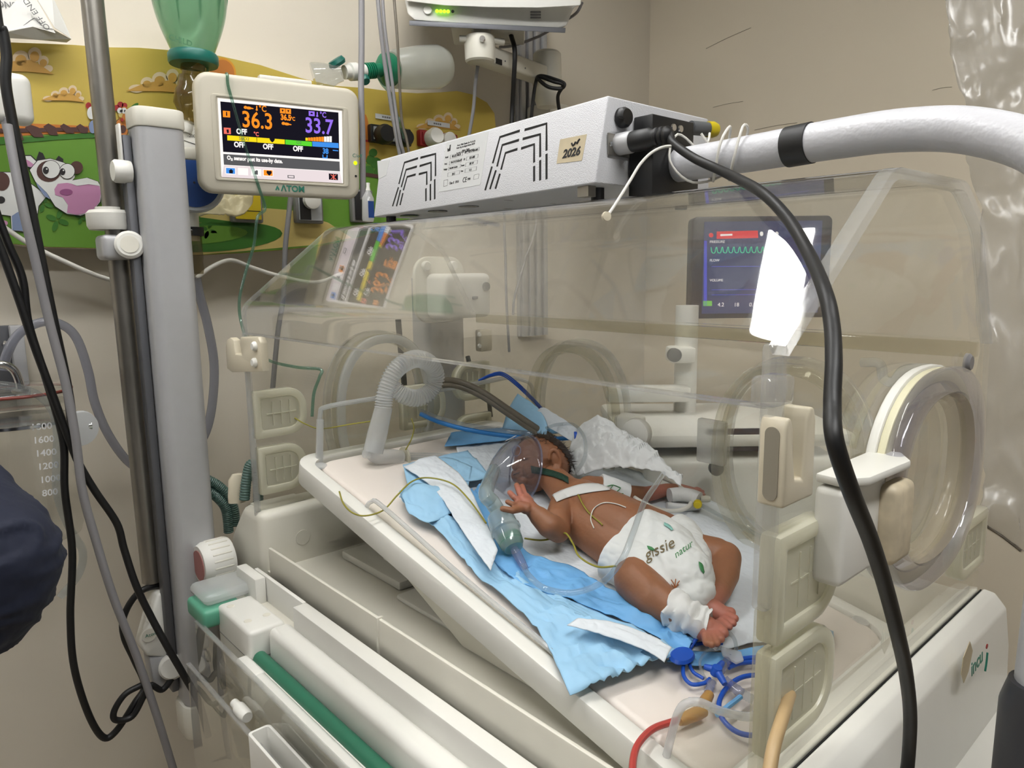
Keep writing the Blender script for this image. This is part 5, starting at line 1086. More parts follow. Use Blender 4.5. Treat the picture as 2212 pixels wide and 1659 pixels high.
# hair: cap and short strands
mat('hair', (44, 30, 22), .6, var=.25, scale=60)
bm = bmesh.new(); ellipsoid(bm, hc, (FACE*.0512, SIDE*.0412, CROWN*.0425), 40, 28)
dele = [v for v in bm.verts if not ((v.co-hc).normalized().dot((CROWN*.85-FACE*.55).normalized()) > .12+.10*noise.noise(v.co*60) )]
bmesh.ops.delete(bm, geom=dele, context='VERTS')
from_bm('hair', bm, M['hair'], BABY, True)
bm = bmesh.new(); rnd = random.Random(3)
for _ in range(1500):
    v = Vector((rnd.gauss(0, 1), rnd.gauss(0, 1), rnd.gauss(0, 1))).normalized()
    if v.dot((CROWN*.85-FACE*.55).normalized()) < .02: continue
    p = hc+FACE*.0508*v.dot(FACE)+SIDE*.0408*v.dot(SIDE)+CROWN*.042*v.dot(CROWN)
    d = (v*.55-FACE*.5+Vector((rnd.uniform(-.5, .5), rnd.uniform(-.5, .5), rnd.uniform(-.5, .5)))).normalized()*rnd.uniform(.006, .013)
    s_ = d.cross(v).normalized()*.00045 if d.cross(v).length > 1e-5 else Vector((.0004, 0, 0))
    a = bm.verts.new(p-s_); b = bm.verts.new(p+s_); c2 = bm.verts.new(p+d); bm.faces.new((a, b, c2))
ht = from_bm('hair_strands', bm, M['hair'], BABY); ht['kind'] = 'stuff'
# closed eye and mouth creases
mat('crease', (84, 46, 34), .6, var=.05)
for s in (-1, 1): tube('eyelid_line', [fc+FACE*.0295+CROWN*.0075+SIDE*s*.008, fc+FACE*.029+CROWN*.0055+SIDE*s*.013, fc+FACE*.026+CROWN*.007+SIDE*s*.019], .0006, M['crease'], BABY, 6, 4)
tube('mouth_line', [fc+FACE*.0335-CROWN*.0145+SIDE*-.008, fc+FACE*.0348-CROWN*.0145, fc+FACE*.0335-CROWN*.0145+SIDE*.008], .0007, M['crease'], BABY, 6, 4)
# diaper
mat('diaper_white', (228, 230, 228), .6, var=.03, scale=40, bump=.55, bscale=55)
bm = bmesh.new()
chain(bm, [J(1325, 1148, .043, .0480), J(1375, 1172, .044, .0490), J(1425, 1198, .044, .0480), J(1470, 1245, .042, .0420), J(1492, 1278, .036, .0290)])
chain(bm, [J(1288, 1170, .033, .034), J(1330, 1198, .034, .036), J(1372, 1222, .036, .036), J(1440, 1265, .034, .030)])
chain(bm, [J(1385, 1118, .034, .034), J(1430, 1142, .034, .036), J(1470, 1172, .036, .034), J(1488, 1215, .036, .032)])
diaper, DBV = merge('diaper', bm, .0016, 6, M['diaper_white'], BABY)
dn = [v.normal.copy() for v in diaper.data.vertices]
for v, n_ in zip(diaper.data.vertices, dn):
    q = (v.co+BABY.location)*48; v.co += n_*(noise.noise(q)*.0020+abs(noise.noise(q*1.9))*.0016-.0004)
# open waist: cut square across the trunk
wa = at(1420, 1192, T=.05)-at(1240, 1078, T=.05); bm = bmesh.new(); bm.from_mesh(diaper.data)
bmesh.ops.bisect_plane(bm, geom=bm.verts[:]+bm.edges[:]+bm.faces[:], plane_co=at(1330, 1140, T=.08)-BABY.location, plane_no=wa.normalized(), clear_inner=True)
bm.to_mesh(diaper.data); bm.free()
mat('print_brown', (112, 98, 66), .6, var=.1); mat('print_green', (70, 136, 84), .6, var=.1); mat('print_teal', (140, 196, 186), .6, var=.1)
def cloth_text(s, px, py, ux, uy, size, m, bvh, parent, bold=.0, squash=1.0):
    cu = bpy.data.curves.new('t', 'FONT'); cu.body = s; cu.size = size; cu.offset = bold; cu.resolution_u = 3; cu.shear = .15
    t = bpy.data.objects.new('t', cu); me = bpy.data.meshes.new_from_object(t); bpy.data.objects.remove(t); off = parent_world(parent)
    bm = bmesh.new(); bm.from_mesh(me); bmesh.ops.triangulate(bm, faces=bm.faces); bmesh.ops.subdivide_edges(bm, edges=bm.edges, cuts=1)
    vx = (ux[1]*-1, ux[0]*1)
    for v in bm.verts:
        x = px+v.co.x*ux[0]+v.co.y*uy[0]; y = py+v.co.x*ux[1]+v.co.y*uy[1]; p = drape_pt(bvh, x, y, .0016)
        v.co = (p if p else at(x, y, T=.06))-off
    me2 = bpy.data.meshes.new('print'); bm.to_mesh(me2); bm.free(); o = bpy.data.objects.new('print', me2); COL.objects.link(o); me2.materials.append(m); o.parent = parent
cloth_text('gissie', 1396, 1212, (.88, -.42), (-.30, -.95), 34, M['print_brown'], DBV, diaper if False else BABY, .0)
cloth_text('natur', 1460, 1208, (.80, -.60), (-.36, -.93), 21, M['print_green'], DBV, BABY, .0)
def print_line(pts, m, r=.0006):
    q = [drape_pt(DBV, x, y, .0018) for x, y in pts]; q = [p for p in q if p]
    if len(q) > 1: tube('print', q, r, m, BABY, 5, 3)
mat('print_rust', (168, 104, 60), .6, var=.1)
for a in ([(1458, 1275), (1456, 1262), (1450, 1252)], [(1458, 1275), (1459, 1260), (1460, 1250)], [(1458, 1275), (1463, 1262), (1468, 1254)], [(1456, 1268), (1449, 1262)], [(1460, 1266), (1466, 1262)]): print_line(a, M['print_rust'])
drape('print', [(1508, 1214), (1516, 1220), (1520, 1236)], [(1508, 1216), (1510, 1228), (1518, 1240)], DBV, M['print_green'], BABY, .0016, 4, 2, .0002)
drape('print', [(1398, 1180), (1408, 1182), (1416, 1188)], [(1400, 1188), (1406, 1190), (1414, 1190)], DBV, M['print_green'], BABY, .0016, 4, 2, .0002)
drape('print', [(1434, 1130), (1446, 1136), (1454, 1146)], [(1434, 1136), (1444, 1142), (1450, 1148)], DBV, M['print_teal'], BABY, .0016, 4, 2, .0002)
# chest tape, arm cuff, ankle bandage
mat('tape_white', (224, 224, 222), .65, var=.03, bump=.3, bscale=120)
drape('chest_tape', [(1194, 1070), (1225, 1056), (1265, 1046), (1308, 1048)], [(1203, 1086), (1230, 1075), (1270, 1066), (1318, 1060)], BV, M['tape_white'], BABY, .0012, 8, 5)
cf0, cf1 = at(1294, 1050, T=.040), at(1354, 1067, T=.030)
cuff = lathe('arm_cuff', [(.0185, 0), (.0200, .002), (.0192, (cf1-cf0).length*.5), (.0170, (cf1-cf0).length), (.0155, (cf1-cf0).length)], cf0, cf1-cf0, M['cloth_white'], BABY, 24)
CFV = None
from mathutils.bvhtree import BVHTree
CFV = BVHTree.FromPolygons([v.co+BABY.location for v in cuff.data.vertices], [tuple(p.vertices) for p in cuff.data.polygons])
for a in ([(1300, 1052), (1300, 1062), (1312, 1066), (1322, 1068)], [(1300, 1052), (1312, 1050), (1324, 1048), (1340, 1054)], [(1322, 1068), (1334, 1066), (1346, 1066)], [(1340, 1054), (1334, 1060), (1322, 1068)], [(1324, 1048), (1318, 1056)], [(1305, 1056), (1309, 1060), (1306, 1063)], [(1313, 1054), (1317, 1058)]):
    q = [drape_pt(CFV, x, y, .0008) for x, y in a]; q = [p for p in q if p]
    if len(q) > 1: tube('cuff_print', q, .0007, M['print_green'], BABY, 5, 3)
bm = bmesh.new(); cp = [at(1448, 1312, T=.034), at(1468, 1322, T=.034), at(1490, 1332, T=.033), at(1512, 1345, T=.031), at(1526, 1352, T=.03)]
tube_bm(bm, spline(cp, 6), [.0222-.0035*i/24+.0010*math.sin(i*1.1) for i in range(25)], 22)
for v in bm.verts: v.co += Vector((noise.noise(v.co*70), noise.noise(v.co*70+Vector((9, 0, 0))), noise.noise(v.co*70+Vector((0, 9, 0)))))*.006
from_bm('ankle_bandage', bm, M['tape_white'], BABY, True)
# ------------------------------------------------------------------ face mask with nebulizer
clear('mask_clear', tint=(244, 244, 246), haze=.09, hazergb=(170, 170, 182), rough=.06)
clear('neb_clear', tint=(232, 238, 238), haze=.36, hazergb=(214, 226, 226), rough=.1); clear('violet_clear', tint=(226, 228, 240), haze=.25, hazergb=(196, 200, 222), rough=.08)
clear('neb_green', tint=(160, 216, 196), haze=.4, hazergb=(96, 190, 160), rough=.1)
NB = empty('nebulizer_mask', at(1090, 1040, T=.06), 'clear oxygen mask with nebulizer cup over the face of the newborn', 'mask')
def ellipse_loft(name, rows, m, parent, seg=28, caps=True):
    bm = bmesh.new(); R_ = []
    for c, u, v in rows: R_.append([bm.verts.new(Vector(c)+Vector(u)*math.cos(2*math.pi*i/seg)+Vector(v)*math.sin(2*math.pi*i/seg)) for i in range(seg)])
    for A_, B_ in zip(R_, R_[1:]):
        for i in range(seg): bm.faces.new((A_[i], A_[(i+1) % seg], B_[(i+1) % seg], B_[i]))
    if caps: bm.faces.new(R_[-1])
    o = from_bm(name, bm, m, parent, True); md = o.modifiers.new('t', 'SOLIDIFY'); md.thickness = .0009; return o
mc = fc+FACE*.016-CROWN*.002; mv = CROWN.copy(); mu = SIDE.copy()
out_ = at(1052, 1052, T=.062)
rows = [(mc, mu*.042, mv*.053), (mc+FACE*.012, mu*.042, mv*.053), (mc+FACE*.028-CROWN*.003, mu*.038, mv*.047), (mc+FACE*.044-CROWN*.008, mu*.031, mv*.036), (mc+FACE*.056-CROWN*.013, mu*.021, mv*.023), (mc+FACE*.063-CROWN*.017, mu*.0135, mv*.0135)]
mk_ = ellipse_loft('mask_shell', rows, M['mask_clear'], NB)
tube('mask_rim', [mc+mu*.043*math.cos(t)+mv*.054*math.sin(t) for t in [2*math.pi*k/24 for k in range(24)]], .0016, M['violet_clear'], NB, 8, 3, closed=True)
mat('hole_dark', (70, 52, 44), .6, var=0)
ring('vent_hole', oval(mc+FACE*.038+mu*-.028+mv*.012, (mu*.75+FACE*.65), mv, .0075, .0095, 20, 2), oval(mc+FACE*.038+mu*-.028+mv*.012, (mu*.75+FACE*.65), mv, .0060, .0080, 20, 2), (FACE*.65-mu*.75)*.0016, M['violet_clear'], NB)
nose = box('nose_clip', mc+FACE*.030+CROWN*.044, (.026, .004, .0012), M['white_plastic'], NB, .0005, 2, (mu, (FACE*.8-CROWN*.5).normalized(), CROWN))
j0 = mc+FACE*.063-CROWN*.017
jp = [at(1050, 1064, T=.074), at(1063, 1084, T=.066), at(1074, 1101, T=.058)]
tube('adapter', [j0-FACE*.004, jp[0], jp[1], jp[2]], .0105, M['neb_clear'], NB, 20, 5)
ca, cb_ = at(1072, 1098, T=.058), at(1110, 1185, T=.032)
Ld = (cb_-ca).length
cup = lathe('nebulizer_cup', [(.0095, 0), (.0105, Ld*.12), (.0165, Ld*.18), (.0185, Ld*.32), (.0190, Ld*.5), (.0205, Ld*.52), (.0205, Ld*.57), (.0180, Ld*.6), (.0155, Ld*.92), (.0125, Ld)], ca, cb_-ca, M['neb_clear'], NB, 28)
dd = (cb_-ca).normalized()
lathe('cup_ring', [(0, 0), (.0162, 0), (.0160, Ld*.14), (.0140, Ld*.20), (0, Ld*.2)], ca+dd*Ld*.72, dd, M['neb_green'], NB, 28)
lathe('inlet', [(.0, 0), (.0050, 0), (.0062, .012), (.0055, .026), (.0050, .036), (0, .036)], cb_-dd*.004, at(1132, 1226, T=.020)-cb_, M['violet_clear'], NB, 20)
tube('supply_tube', [at(1130, 1222, T=.026), at(1145, 1246, T=.029), at(1180, 1272, T=.031), at(1240, 1280, T=.033), at(1300, 1258, T=.045), at(1342, 1212, T=.095), at(1368, 1150, T=.115), at(1392, 1085, T=.115), at(1422, 1040, T=.10), at(1436, 1015, T=.085), at(1425, 1000, T=.075), at(1385, 980, T=.07), at(1330, 970, T=.08)], .0037, M['tube_clear'], NB, 12, 8)
tube('supply_tube', [at(1180, 925, T=.075), at(1205, 917, T=.08), at(1240, 918, T=.09), at(1262, 945, T=.095), at(1264, 985, T=.09), at(1250, 1012, T=.08), at(1236, 1024, T=.072)], .0030, M['tube_clear'], NB, 12, 8)
mat('strap_green', (22, 58, 44), .7, var=.1, bump=.4, bscale=300)
HB = BV
sa, sb = [], []
for px, py in ((1146, 1008), (1158, 1010), (1172, 1012), (1195, 1019), (1214, 1026), (1228, 1034)):
    p = drape_pt(BV, px, py, .0030) or at(px, py, T=.07); q_ = drape_pt(BV, px+2, py+13, .0030) or p-UP*.008; sa.append(p); sb.append(q_)
vs = sa+sb; n6 = len(sa)
st_ = mesh_obj('strap', vs, [(i, i+1, n6+i+1, n6+i) for i in range(n6-1)], M['strap_green'], NB, 60); md = st_.modifiers.new('t', 'SOLIDIFY'); md.thickness = .0012
# ------------------------------------------------------------------ corrugated breathing hose and its connectors
XC = .13
CH = empty('breathing_hose', at(820, 985, X=XC), 'white corrugated breathing hose looping above the tray with elbow connectors', 'hose')
hp_ = spline([at(828, 880, X=XC), at(833, 845, X=XC), at(848, 808, X=XC+.0), at(872, 785, X=XC), at(902, 775, X=XC-.005), at(930, 787, X=XC-.01), at(942, 815, X=XC-.015), at(930, 845, X=XC-.02), at(900, 860, X=XC-.025), at(868, 852, X=XC-.03), at(848, 835, X=XC-.04)], 18)
bm = bmesh.new(); tube_bm(bm, hp_, [.0142+(.0014 if i % 3 == 0 else -.0012) for i in range(len(hp_))], 20); from_bm('corrugated_tube', bm, M['frosted'], CH, True)
lathe('cuff', [(.0, 0), (.0145, 0), (.0150, .01), (.0165, .04), (.0165, .075), (.0, .075)], at(829, 880, X=XC), at(806, 975, X=XC)-at(829, 880, X=XC), M['frosted'], CH, 24)
el = at(808, 978, X=XC)
tube('elbow', [at(810, 950, X=XC), at(806, 972, X=XC), at(812, 985, X=XC), at(840, 986, X=XC), at(866, 988, X=XC)], .0125, M['frosted'], CH, 20, 6)
lathe('elbow_port', [(0, 0), (.008, 0), (.008, .016), (.006, .018), (0, .018)], at(806, 983, X=XC), at(780, 977, X=XC)-at(806, 983, X=XC), M['frosted'], CH, 18)
lathe('flange', [(0, 0), (.017, 0), (.017, .003), (0, .003)], at(872, 987, X=XC), (0, 1, 0), M['silicone_thin'], CH, 24)
for k in range(5): tube('thin_tube', [at(866, 980+k*5, X=XC), at(930, 980+k*4.5, X=XC+.02), at(1000, 985+k*3, X=XC+.05), at(1030, 992+k*2, X=XC+.07)], .0017, M['tube_clear'], CH, 8, 4)
clear('skirt_clear', tint=(242, 242, 242), haze=.2, hazergb=(226, 228, 232))
# ------------------------------------------------------------------ cables and tubes inside the hood
mat('cable_blue', (28, 84, 190), .4, var=.05); mat('tube_blue', (36, 120, 190), .35, var=.05); mat('wire_yellow', (150, 142, 52), .5, var=.05)
def wire(name, pts, r, m, label, cat='cable', group=None, n=8, seg=8): return tag(tube(name, pts, r, M[m], None, seg, n), label, cat, group)
GB = empty('grey_twin_tube', at(1060, 870, Y=.40), 'grey twin tube running from the rear port to behind the head', 'tube')
for k in (0, 1):
    o_ = Vector((0, 0, -.009*k))
    tube('tube', [at(925, 836, X=.03)+o_, at(955, 822, X=.07)+o_, at(990, 824, X=.11)+o_, at(1040, 845, X=.15)+o_, at(1100, 885, X=.19)+o_, at(1160, 925, X=.23)+o_, at(1200, 948, X=.25)+o_], .0055, M['grey_rubber'], GB, 12, 8)
BB = empty('blue_lead_pair', at(1120, 835, Y=.45), 'pair of thin bright blue leads over the rear guard', 'cable')
for k in (0, 1): tube('lead', [at(1035+4*k, 822-k, X=.02), at(1060, 810+k*2, X=.05), at(1085, 806+k*4, X=.08), at(1115, 826+k*5, X=.11), at(1150, 860+k*4, X=.14), at(1172, 884+k*3, X=.16)], .0026, M['cable_blue'], BB, 8, 6)
WB = empty('blue_white_tube', at(1000, 920, T=.06), 'blue and clear twin tube lying towards the head', 'tube')
tube('blue_tube', [at(908, 894, X=.10), at(950, 912, X=.13), at(1010, 928, X=.17), at(1090, 941, X=.21), at(1180, 948, X=.26), at(1245, 945, X=.29)], .0042, M['tube_blue'], WB, 10, 8)
tube('clear_tube', [at(908, 888, X=.10), at(950, 904, X=.13), at(1010, 919, X=.17), at(1090, 931, X=.21), at(1150, 937, X=.245)], .0044, M['tube_clear'], WB, 10, 8)
lathe('end_cap', [(0, 0), (.0075, 0), (.008, .008), (.005, .014), (0, .014)], at(1240, 942, X=.325), CR, M['cable_blue'], WB, 18)
wire('sensor_wire', [at(637, 903, X=.005), at(660, 916, X=.03), at(695, 926, X=.05), at(760, 916, X=.09), at(830, 906, X=.12)], .0011, 'wire_yellow', 'thin yellow wire from the upper left port across the head guard', group='yellow sensor wires')
wire('sensor_wire', [at(889, 904, X=.12), at(894, 925, X=.13), at(888, 950, X=.14), at(876, 972, X=.14)], .0011, 'wire_yellow', 'short yellow wire hanging beside the hose connectors', group='yellow sensor wires')
wire('sensor_wire', [at(733, 1062, T=.006), at(742, 1088, T=.008), at(762, 1108, T=.006), at(790, 1114, T=.012), at(828, 1102, T=.012), at(858, 1070, T=.022), at(890, 1040, T=.030), at(925, 1032, T=.034), at(975, 1044, T=.036), at(1012, 1078, T=.037), at(1050, 1130, T=.036)], .0012, 'wire_yellow', 'long yellow wire curving over the blue sheet to the nebulizer', group='yellow sensor wires')
def dwire(name, pts, r, m, label, bvh, group=None, off=.0016):
    q = [drape_pt(bvh, x, y, off) or at(x, y, T=.03) for x, y in pts]; return tag(tube(name, q, r, M[m], None, 6, 5), label, 'cable', group)
tag(tube('sensor_wire', [at(1133, 1163, T=.022), at(1170, 1167, T=.02), at(1205, 1160, T=.024), at(1222, 1152, T=.05), at(1238, 1175, T=.06), at(1252, 1203, T=.058), at(1290, 1224, T=.064), at(1332, 1223, T=.075)], .0012, M['wire_yellow']), 'yellow wire crossing the near side of the diaper', 'cable', 'yellow sensor wires')
dwire('sensor_wire', [(1250, 1070), (1258, 1086), (1270, 1104), (1282, 1118), (1296, 1130), (1302, 1136)], .0011, 'wire_yellow', 'short yellow wire on the bare belly below the chest tape', BV, 'yellow sensor wires')
dwire('white_wire', [(1284, 1142), (1277, 1122), (1284, 1100), (1304, 1088), (1330, 1090), (1352, 1098)], .0008, 'white_cable', 'fine white wire looped on the belly', BV)
# white cuff hose, hand board with yellow cap
tag(tube('cuff_hose', [at(1352, 1062, T=.030), at(1385, 1084, T=.026), at(1430, 1102, T=.020), at(1470, 1102, T=.016), at(1492, 1088, T=.018), at(1480, 1062, T=.024), at(1450, 1040, T=.03), at(1425, 1030, T=.035)], .0036, M['white_cable'], None, 10, 8), 'white hose curling from the arm cuff past the far hand', 'hose')
HBD = empty('hand_splint', at(1485, 1068, T=.02), 'white taped splint with yellow cap on the far hand', 'splint')
tube('splint_wrap', [at(1446, 1070, T=.024), at(1470, 1068, T=.026), at(1495, 1072, T=.026), at(1510, 1078, T=.026)], .0115, M['tape_white'], HBD, 16, 5)
lathe('white_port', [(0, 0), (.0055, 0), (.0055, .012), (.0045, .016), (0, .016)], at(1512, 1078, T=.024), CR, M['white_plastic'], HBD, 16)
lathe('yellow_cap', [(0, 0), (.0055, 0), (.0068, .002), (.0068, .008), (.0055, .010), (0, .010)], at(1507, 1086, T=.024), (at(1507, 1100, T=.024)-at(1507, 1086, T=.024)), M['yellow_plastic'], HBD, 18)
tube('board', [at(1440, 1092, T=.010), at(1480, 1096, T=.010), at(1512, 1094, T=.012)], .006, M['tape_white'], HBD, 10, 4)
wire('drip_line', [at(1516, 1092, T=.02), at(1560, 1116, T=.018), at(1610, 1142, T=.018), at(1660, 1168, T=.02), at(1700, 1190, T=.022)], .0034, 'tube_clear', 'clear drip line running from the far hand towards the foot end', 'tube')
wire('drip_line', [at(1572, 1362, T=.03), at(1586, 1380, T=.024), at(1590, 1400, T=.014), at(1584, 1420, T=.010)], .0022, 'tube_clear', 'short clear line leaving the near foot', 'tube')
# ------------------------------------------------------------------ stopcock cluster on the foot end of the mattress
SCK = empty('stopcock', at(1545, 1460, T=.01), 'blue three-way stopcock with clear connectors near the feet', 'stopcock')
s0 = at(1546, 1456, T=.016)
lathe('tap_hub', [(0, 0), (.0060, 0), (.0064, .004), (.0050, .009), (0, .009)], s0, TW, M['cable_blue'], SCK, 18)
for a in ((1522, 1440), (1560, 1432), (1566, 1478)):
    e_ = at(a[0], a[1], T=.018); tube('tap_lever', [s0+TW*.005, (s0+TW*.005).lerp(e_, .55), e_], .003, M['cable_blue'], SCK, 10, 4, radii=[.0042, .0038, .0030])
def conn(name, a, b, r, m): # ribbed luer connector
    d = b-a; L_ = d.length; pr_ = []
    for k in range(9): pr_.append((r*(1.0 if k % 2 == 0 else .86), L_*k/8))
    return lathe(name, [(0, 0)]+pr_+[(0, L_)], a, d, M[m], SCK, 18)
conn('connector', at(1556, 1448, T=.012), at(1576, 1422, T=.012), .0052, 'violet_clear'); conn('connector', at(1566, 1470, T=.012), at(1602, 1498, T=.011), .0056, 'violet_clear'); conn('connector', at(1602, 1498, T=.011), at(1628, 1512, T=.010), .0052, 'tube_clear')
conn('connector', at(1538, 1474, T=.012), at(1530, 1498, T=.010), .0045, 'violet_clear')
mat('amber_plastic', (176, 134, 74), .4, var=.1)
lathe('amber_hub', [(0, 0), (.0052, 0), (.0062, .012), (.0052, .020), (0, .020)], at(1532, 1500, T=.009), at(1514, 1530, T=.009)-at(1532, 1500, T=.009), M['amber_plastic'], SCK, 18)
lathe('amber_hub', [(0, 0), (.0060, 0), (.0068, .008), (.0060, .028), (.0045, .034), (0, .034)], at(1520, 1535, T=.009), at(1480, 1552, T=.009)-at(1520, 1535, T=.009), M['amber_plastic'], SCK, 18)
tube('clamp', [at(1548, 1545, T=.008), at(1570, 1528, T=.010), at(1600, 1505, T=.010)], .0026, M['pad_blue_deep'], SCK, 8, 4)
tube('clear_loop', [at(1580, 1415, T=.010), at(1560, 1402, T=.012), at(1530, 1405, T=.012), at(1512, 1430, T=.010), at(1520, 1460, T=.009), at(1540, 1490, T=.008)], .0017, M['tube_clear'], SCK, 8, 6)
prism('line_clamp', [at(1555, 1400, T=.014), at(1600, 1412, T=.014), at(1606, 1430, T=.014), at(1590, 1436, T=.014), at(1560, 1418, T=.014)], TW*.003, M['frosted'], SCK, .0008)
SB = empty('oximeter_lead', at(1470, 1420, T=.01), 'blue oximeter lead with a round bead winding from the foot', 'cable')
tube('lead', [at(1512, 1358, T=.026), at(1506, 1376, T=.020), at(1492, 1398, T=.010), at(1482, 1416, T=.008), at(1476, 1440, T=.007), at(1478, 1462, T=.006), at(1494, 1478, T=.006), at(1520, 1476, T=.007), at(1534, 1466, T=.009)], .0022, M['cable_blue'], SB, 10, 6)
tube('lead', [at(1485, 1400, T=.010), at(1488, 1430, T=.007), at(1498, 1452, T=.006), at(1520, 1466, T=.007)], .0020, M['cable_blue'], SB, 10, 6)
tube('lead', [at(1500, 1392, T=.008), at(1530, 1388, T=.008), at(1560, 1390, T=.006)], .0020, M['cable_blue'], SB, 8, 4)
lathe('bead', [(0, 0), (.010, 0), (.012, .003), (.010, .006), (0, .006)], at(1472, 1422, T=.010), TW, M['cable_blue'], SB, 22, sx=1.5)
for k, pts in enumerate(([at(1574, 1434, T=.010), at(1600, 1424, T=.010), at(1640, 1420, T=.010), at(1690, 1424, T=.010)], [at(1574, 1442, T=.008), at(1602, 1432, T=.008), at(1645, 1430, T=.008), at(1690, 1436, T=.008)], [at(1680, 1462, T=.010), at(1640, 1458, T=.010), at(1600, 1464, T=.010), at(1568, 1488, T=.009), at(1553, 1520, T=.008), at(1560, 1552, T=.007), at(1590, 1580, T=.006), at(1628, 1588, T=.006), at(1665, 1575, T=.006)])):
    tube('lead', pts, .0026, M['cable_blue'], SB, 10, 6)
mat('red_tube', (186, 72, 66), .35, var=.05)
wire('red_catheter', [at(1482, 1552, T=.008), at(1450, 1560, T=.008), at(1410, 1575, T=.008), at(1380, 1605, T=.010), at(1368, 1640, T=.010), at(1366, 1700, T=.008)], .0034, 'red_tube', 'red catheter tube curving over the mattress corner', 'tube')
wire('white_tip', [at(1548, 1400, T=.02), at(1532, 1388, T=.024), at(1520, 1378, T=.026)], .003, 'white_cable', 'small white tip of tape under the near foot', 'tape')
# ------------------------------------------------------------------ second column with a white sensor module behind the left end
C2 = empty('equipment_column', (-.10, .66, .55), 'grey aluminium column with a white module seen through the hood', 'column', 'equipment columns')
X2 = -.10
ya2, yb2 = at(918, 760, X=X2).y, at(1012, 760, X=X2).y
prism('profile', rrect((X2-.03, (ya2+yb2)/2, .60), (1, 0, 0), (0, 1, 0), .06, (yb2-ya2)*.92, .016, 5), (0, 0, at(960, 600, X=X2).z-.6), M['aluminium'], C2)
zt = at(960, 560, X=X2).z; zb = at(960, 690, X=X2).z; ym = (at(880, 620, X=X2).y+at(1022, 620, X=X2).y)/2
box('module', (X2+.045, ym+.01, (zt+zb)/2-.012), (.075, .118, (zt-zb)*.72), M['white_plastic'], C2, .012, 4)
prism('module_back', rrect((X2+.002, ym-.012, (zt+zb)/2), (0, 1, 0), (0, 0, 1), .128, zt-zb+.01, .035, 6), (.012, 0, 0), M['warm_plastic'], C2, .004)
for dy in (-.038, .03): lathe('button', [(0, 0), (.010, 0), (.010, .006), (.008, .009), (0, .009)], (X2+.014, ym-.012+dy, zt-.014), (1, 0, 0), M['white_plastic'], C2, 20)
lathe('dark_dial', [(0, 0), (.009, 0), (.009, .004), (0, .004)], (X2+.0828, ym+.052, (zt+zb)/2+.006), (1, 0, 0), M['grey_plastic'], C2, 20)
box('lever', (X2+.0845, ym+.022, (zt+zb)/2-.016), (.003, .014, .006), M['grey_cable'], C2, .001)
tag(tube('back_line', [at(860, 690, X=-.09), at(866, 760, X=-.085), at(873, 830, X=-.08), at(870, 880, X=-.08)], .006, M['black_rubber']), 'black cable behind the left porthole', 'cable', 'cables behind the hood')
tag(tube('back_line', [at(1104, 312, D=1.75), at(1090, 470, X=-.12), at(1092, 560, X=-.12), at(1094, 650, X=-.12), at(1100, 760, X=-.12)], .003, M['grey_cable']), 'thin grey reflection line behind the hood, built as a straight cable', 'cable', 'cables behind the hood')  # line taken for a reflection in the hood, built as a hanging cable
tag(tube('back_line', [at(1152, 320, D=1.80), at(1160, 470, X=-.14), at(1135, 560, X=-.14), at(1112, 640, X=-.14), at(1108, 680, X=-.14)], .003, M['grey_cable']), 'thin grey reflection line behind the hood, built as a slanting cable', 'cable', 'cables behind the hood')  # second reflection line, also shaped as a thin cable
tag(tube('back_line', [at(1010, 770, X=-.05), at(1022, 810, X=-.05), at(1052, 850, X=-.05), at(1060, 900, X=-.05)], .005, M['black_rubber']), 'black cable hanging below the rear clip', 'cable', 'cables behind the hood')
cb2 = empty('cable_clip', at(1045, 735, X=-.03), 'small cream cable clip on the outside of the left end wall', 'clip')
box('clip_body', at(1045, 735, X=-.03), (.02, .032, .046), M['cream_plastic'], cb2, .004)
for dz in (-.012, .012): lathe('clip_screw', [(0, 0), (.005, 0), (.004, .003), (0, .003)], at(1035, 735, X=-.0195)+Vector((0, 0, dz)), (1, 0, 0), M['white_plastic'], cb2, 14)
# ------------------------------------------------------------------ ventilator behind the incubator
VC = at(1645, 578, D=1.46)
VT = empty('ventilator', Vector((VC.x, VC.y, 0)), 'white ventilator with a dark lit screen standing behind the incubator', 'ventilator')
VF = (CR.copy(), (-CD).copy(), -_F); vR = Vector((CR.x, CR.y, 0)).normalized(); vF = Vector((_F.x, _F.y, 0)).normalized(); vU = Vector((0, 0, 1))
mat('bezel', (56, 48, 56), .35, var=.03)
sw, sh = 300/FPX*1.46, 218/FPX*1.46
prism('screen_case', rrect(VC+vF*.002, vR, vU, sw, sh, .012, 5), vF*.045, M['bezel'], VT, .004)
emis('vent_bg', (62, 66, 104), 1.0); emis('vent_red', (236, 40, 56), 1.0); emis('vent_green', (66, 206, 150), 1.0); emis('vent_blue', (80, 84, 200), 1.0); emis('vent_lime', (120, 196, 80), 1.0)
vs_ = box('screen', VC+vF*.001, (sw*.84, sh*.90, .003), M['vent_bg'], VT, 0, 2, (vR, vU, -vF))
def vp(px, py, k=.0022): return atp(px, py, VC-vF*k, vF)
def vq(n, a, m, k=.0012): return prism(n, [vp(x, y, k) for x, y in a], -vF*.0003, M[m], vs_)
vq('alarm_bar', [(1548, 500), (1637, 498), (1638, 514), (1548, 516)], 'vent_red'); vq('alarm_dot', ell(1536, 508, 5, 5, 12), 'vent_red')
vq('alarm_text', [(1556, 506), (1582, 505), (1582, 509), (1556, 510)], 'px_white', .0016); 
for x in (1645, 1662, 1678): vq('icon', ell(x, 505, 4, 5, 10), 'px_white')
wv = []
for k in range(12):
    x = 1536+k*12.5; wv += [(x, 534), (x+2, 545), (x+8, 546), (x+10, 538)]
tube('waveform', [vp(x, y-(x-1536)*.01, .0022) for x, y in wv], .0010, M['vent_green'], vs_, 5, 3)
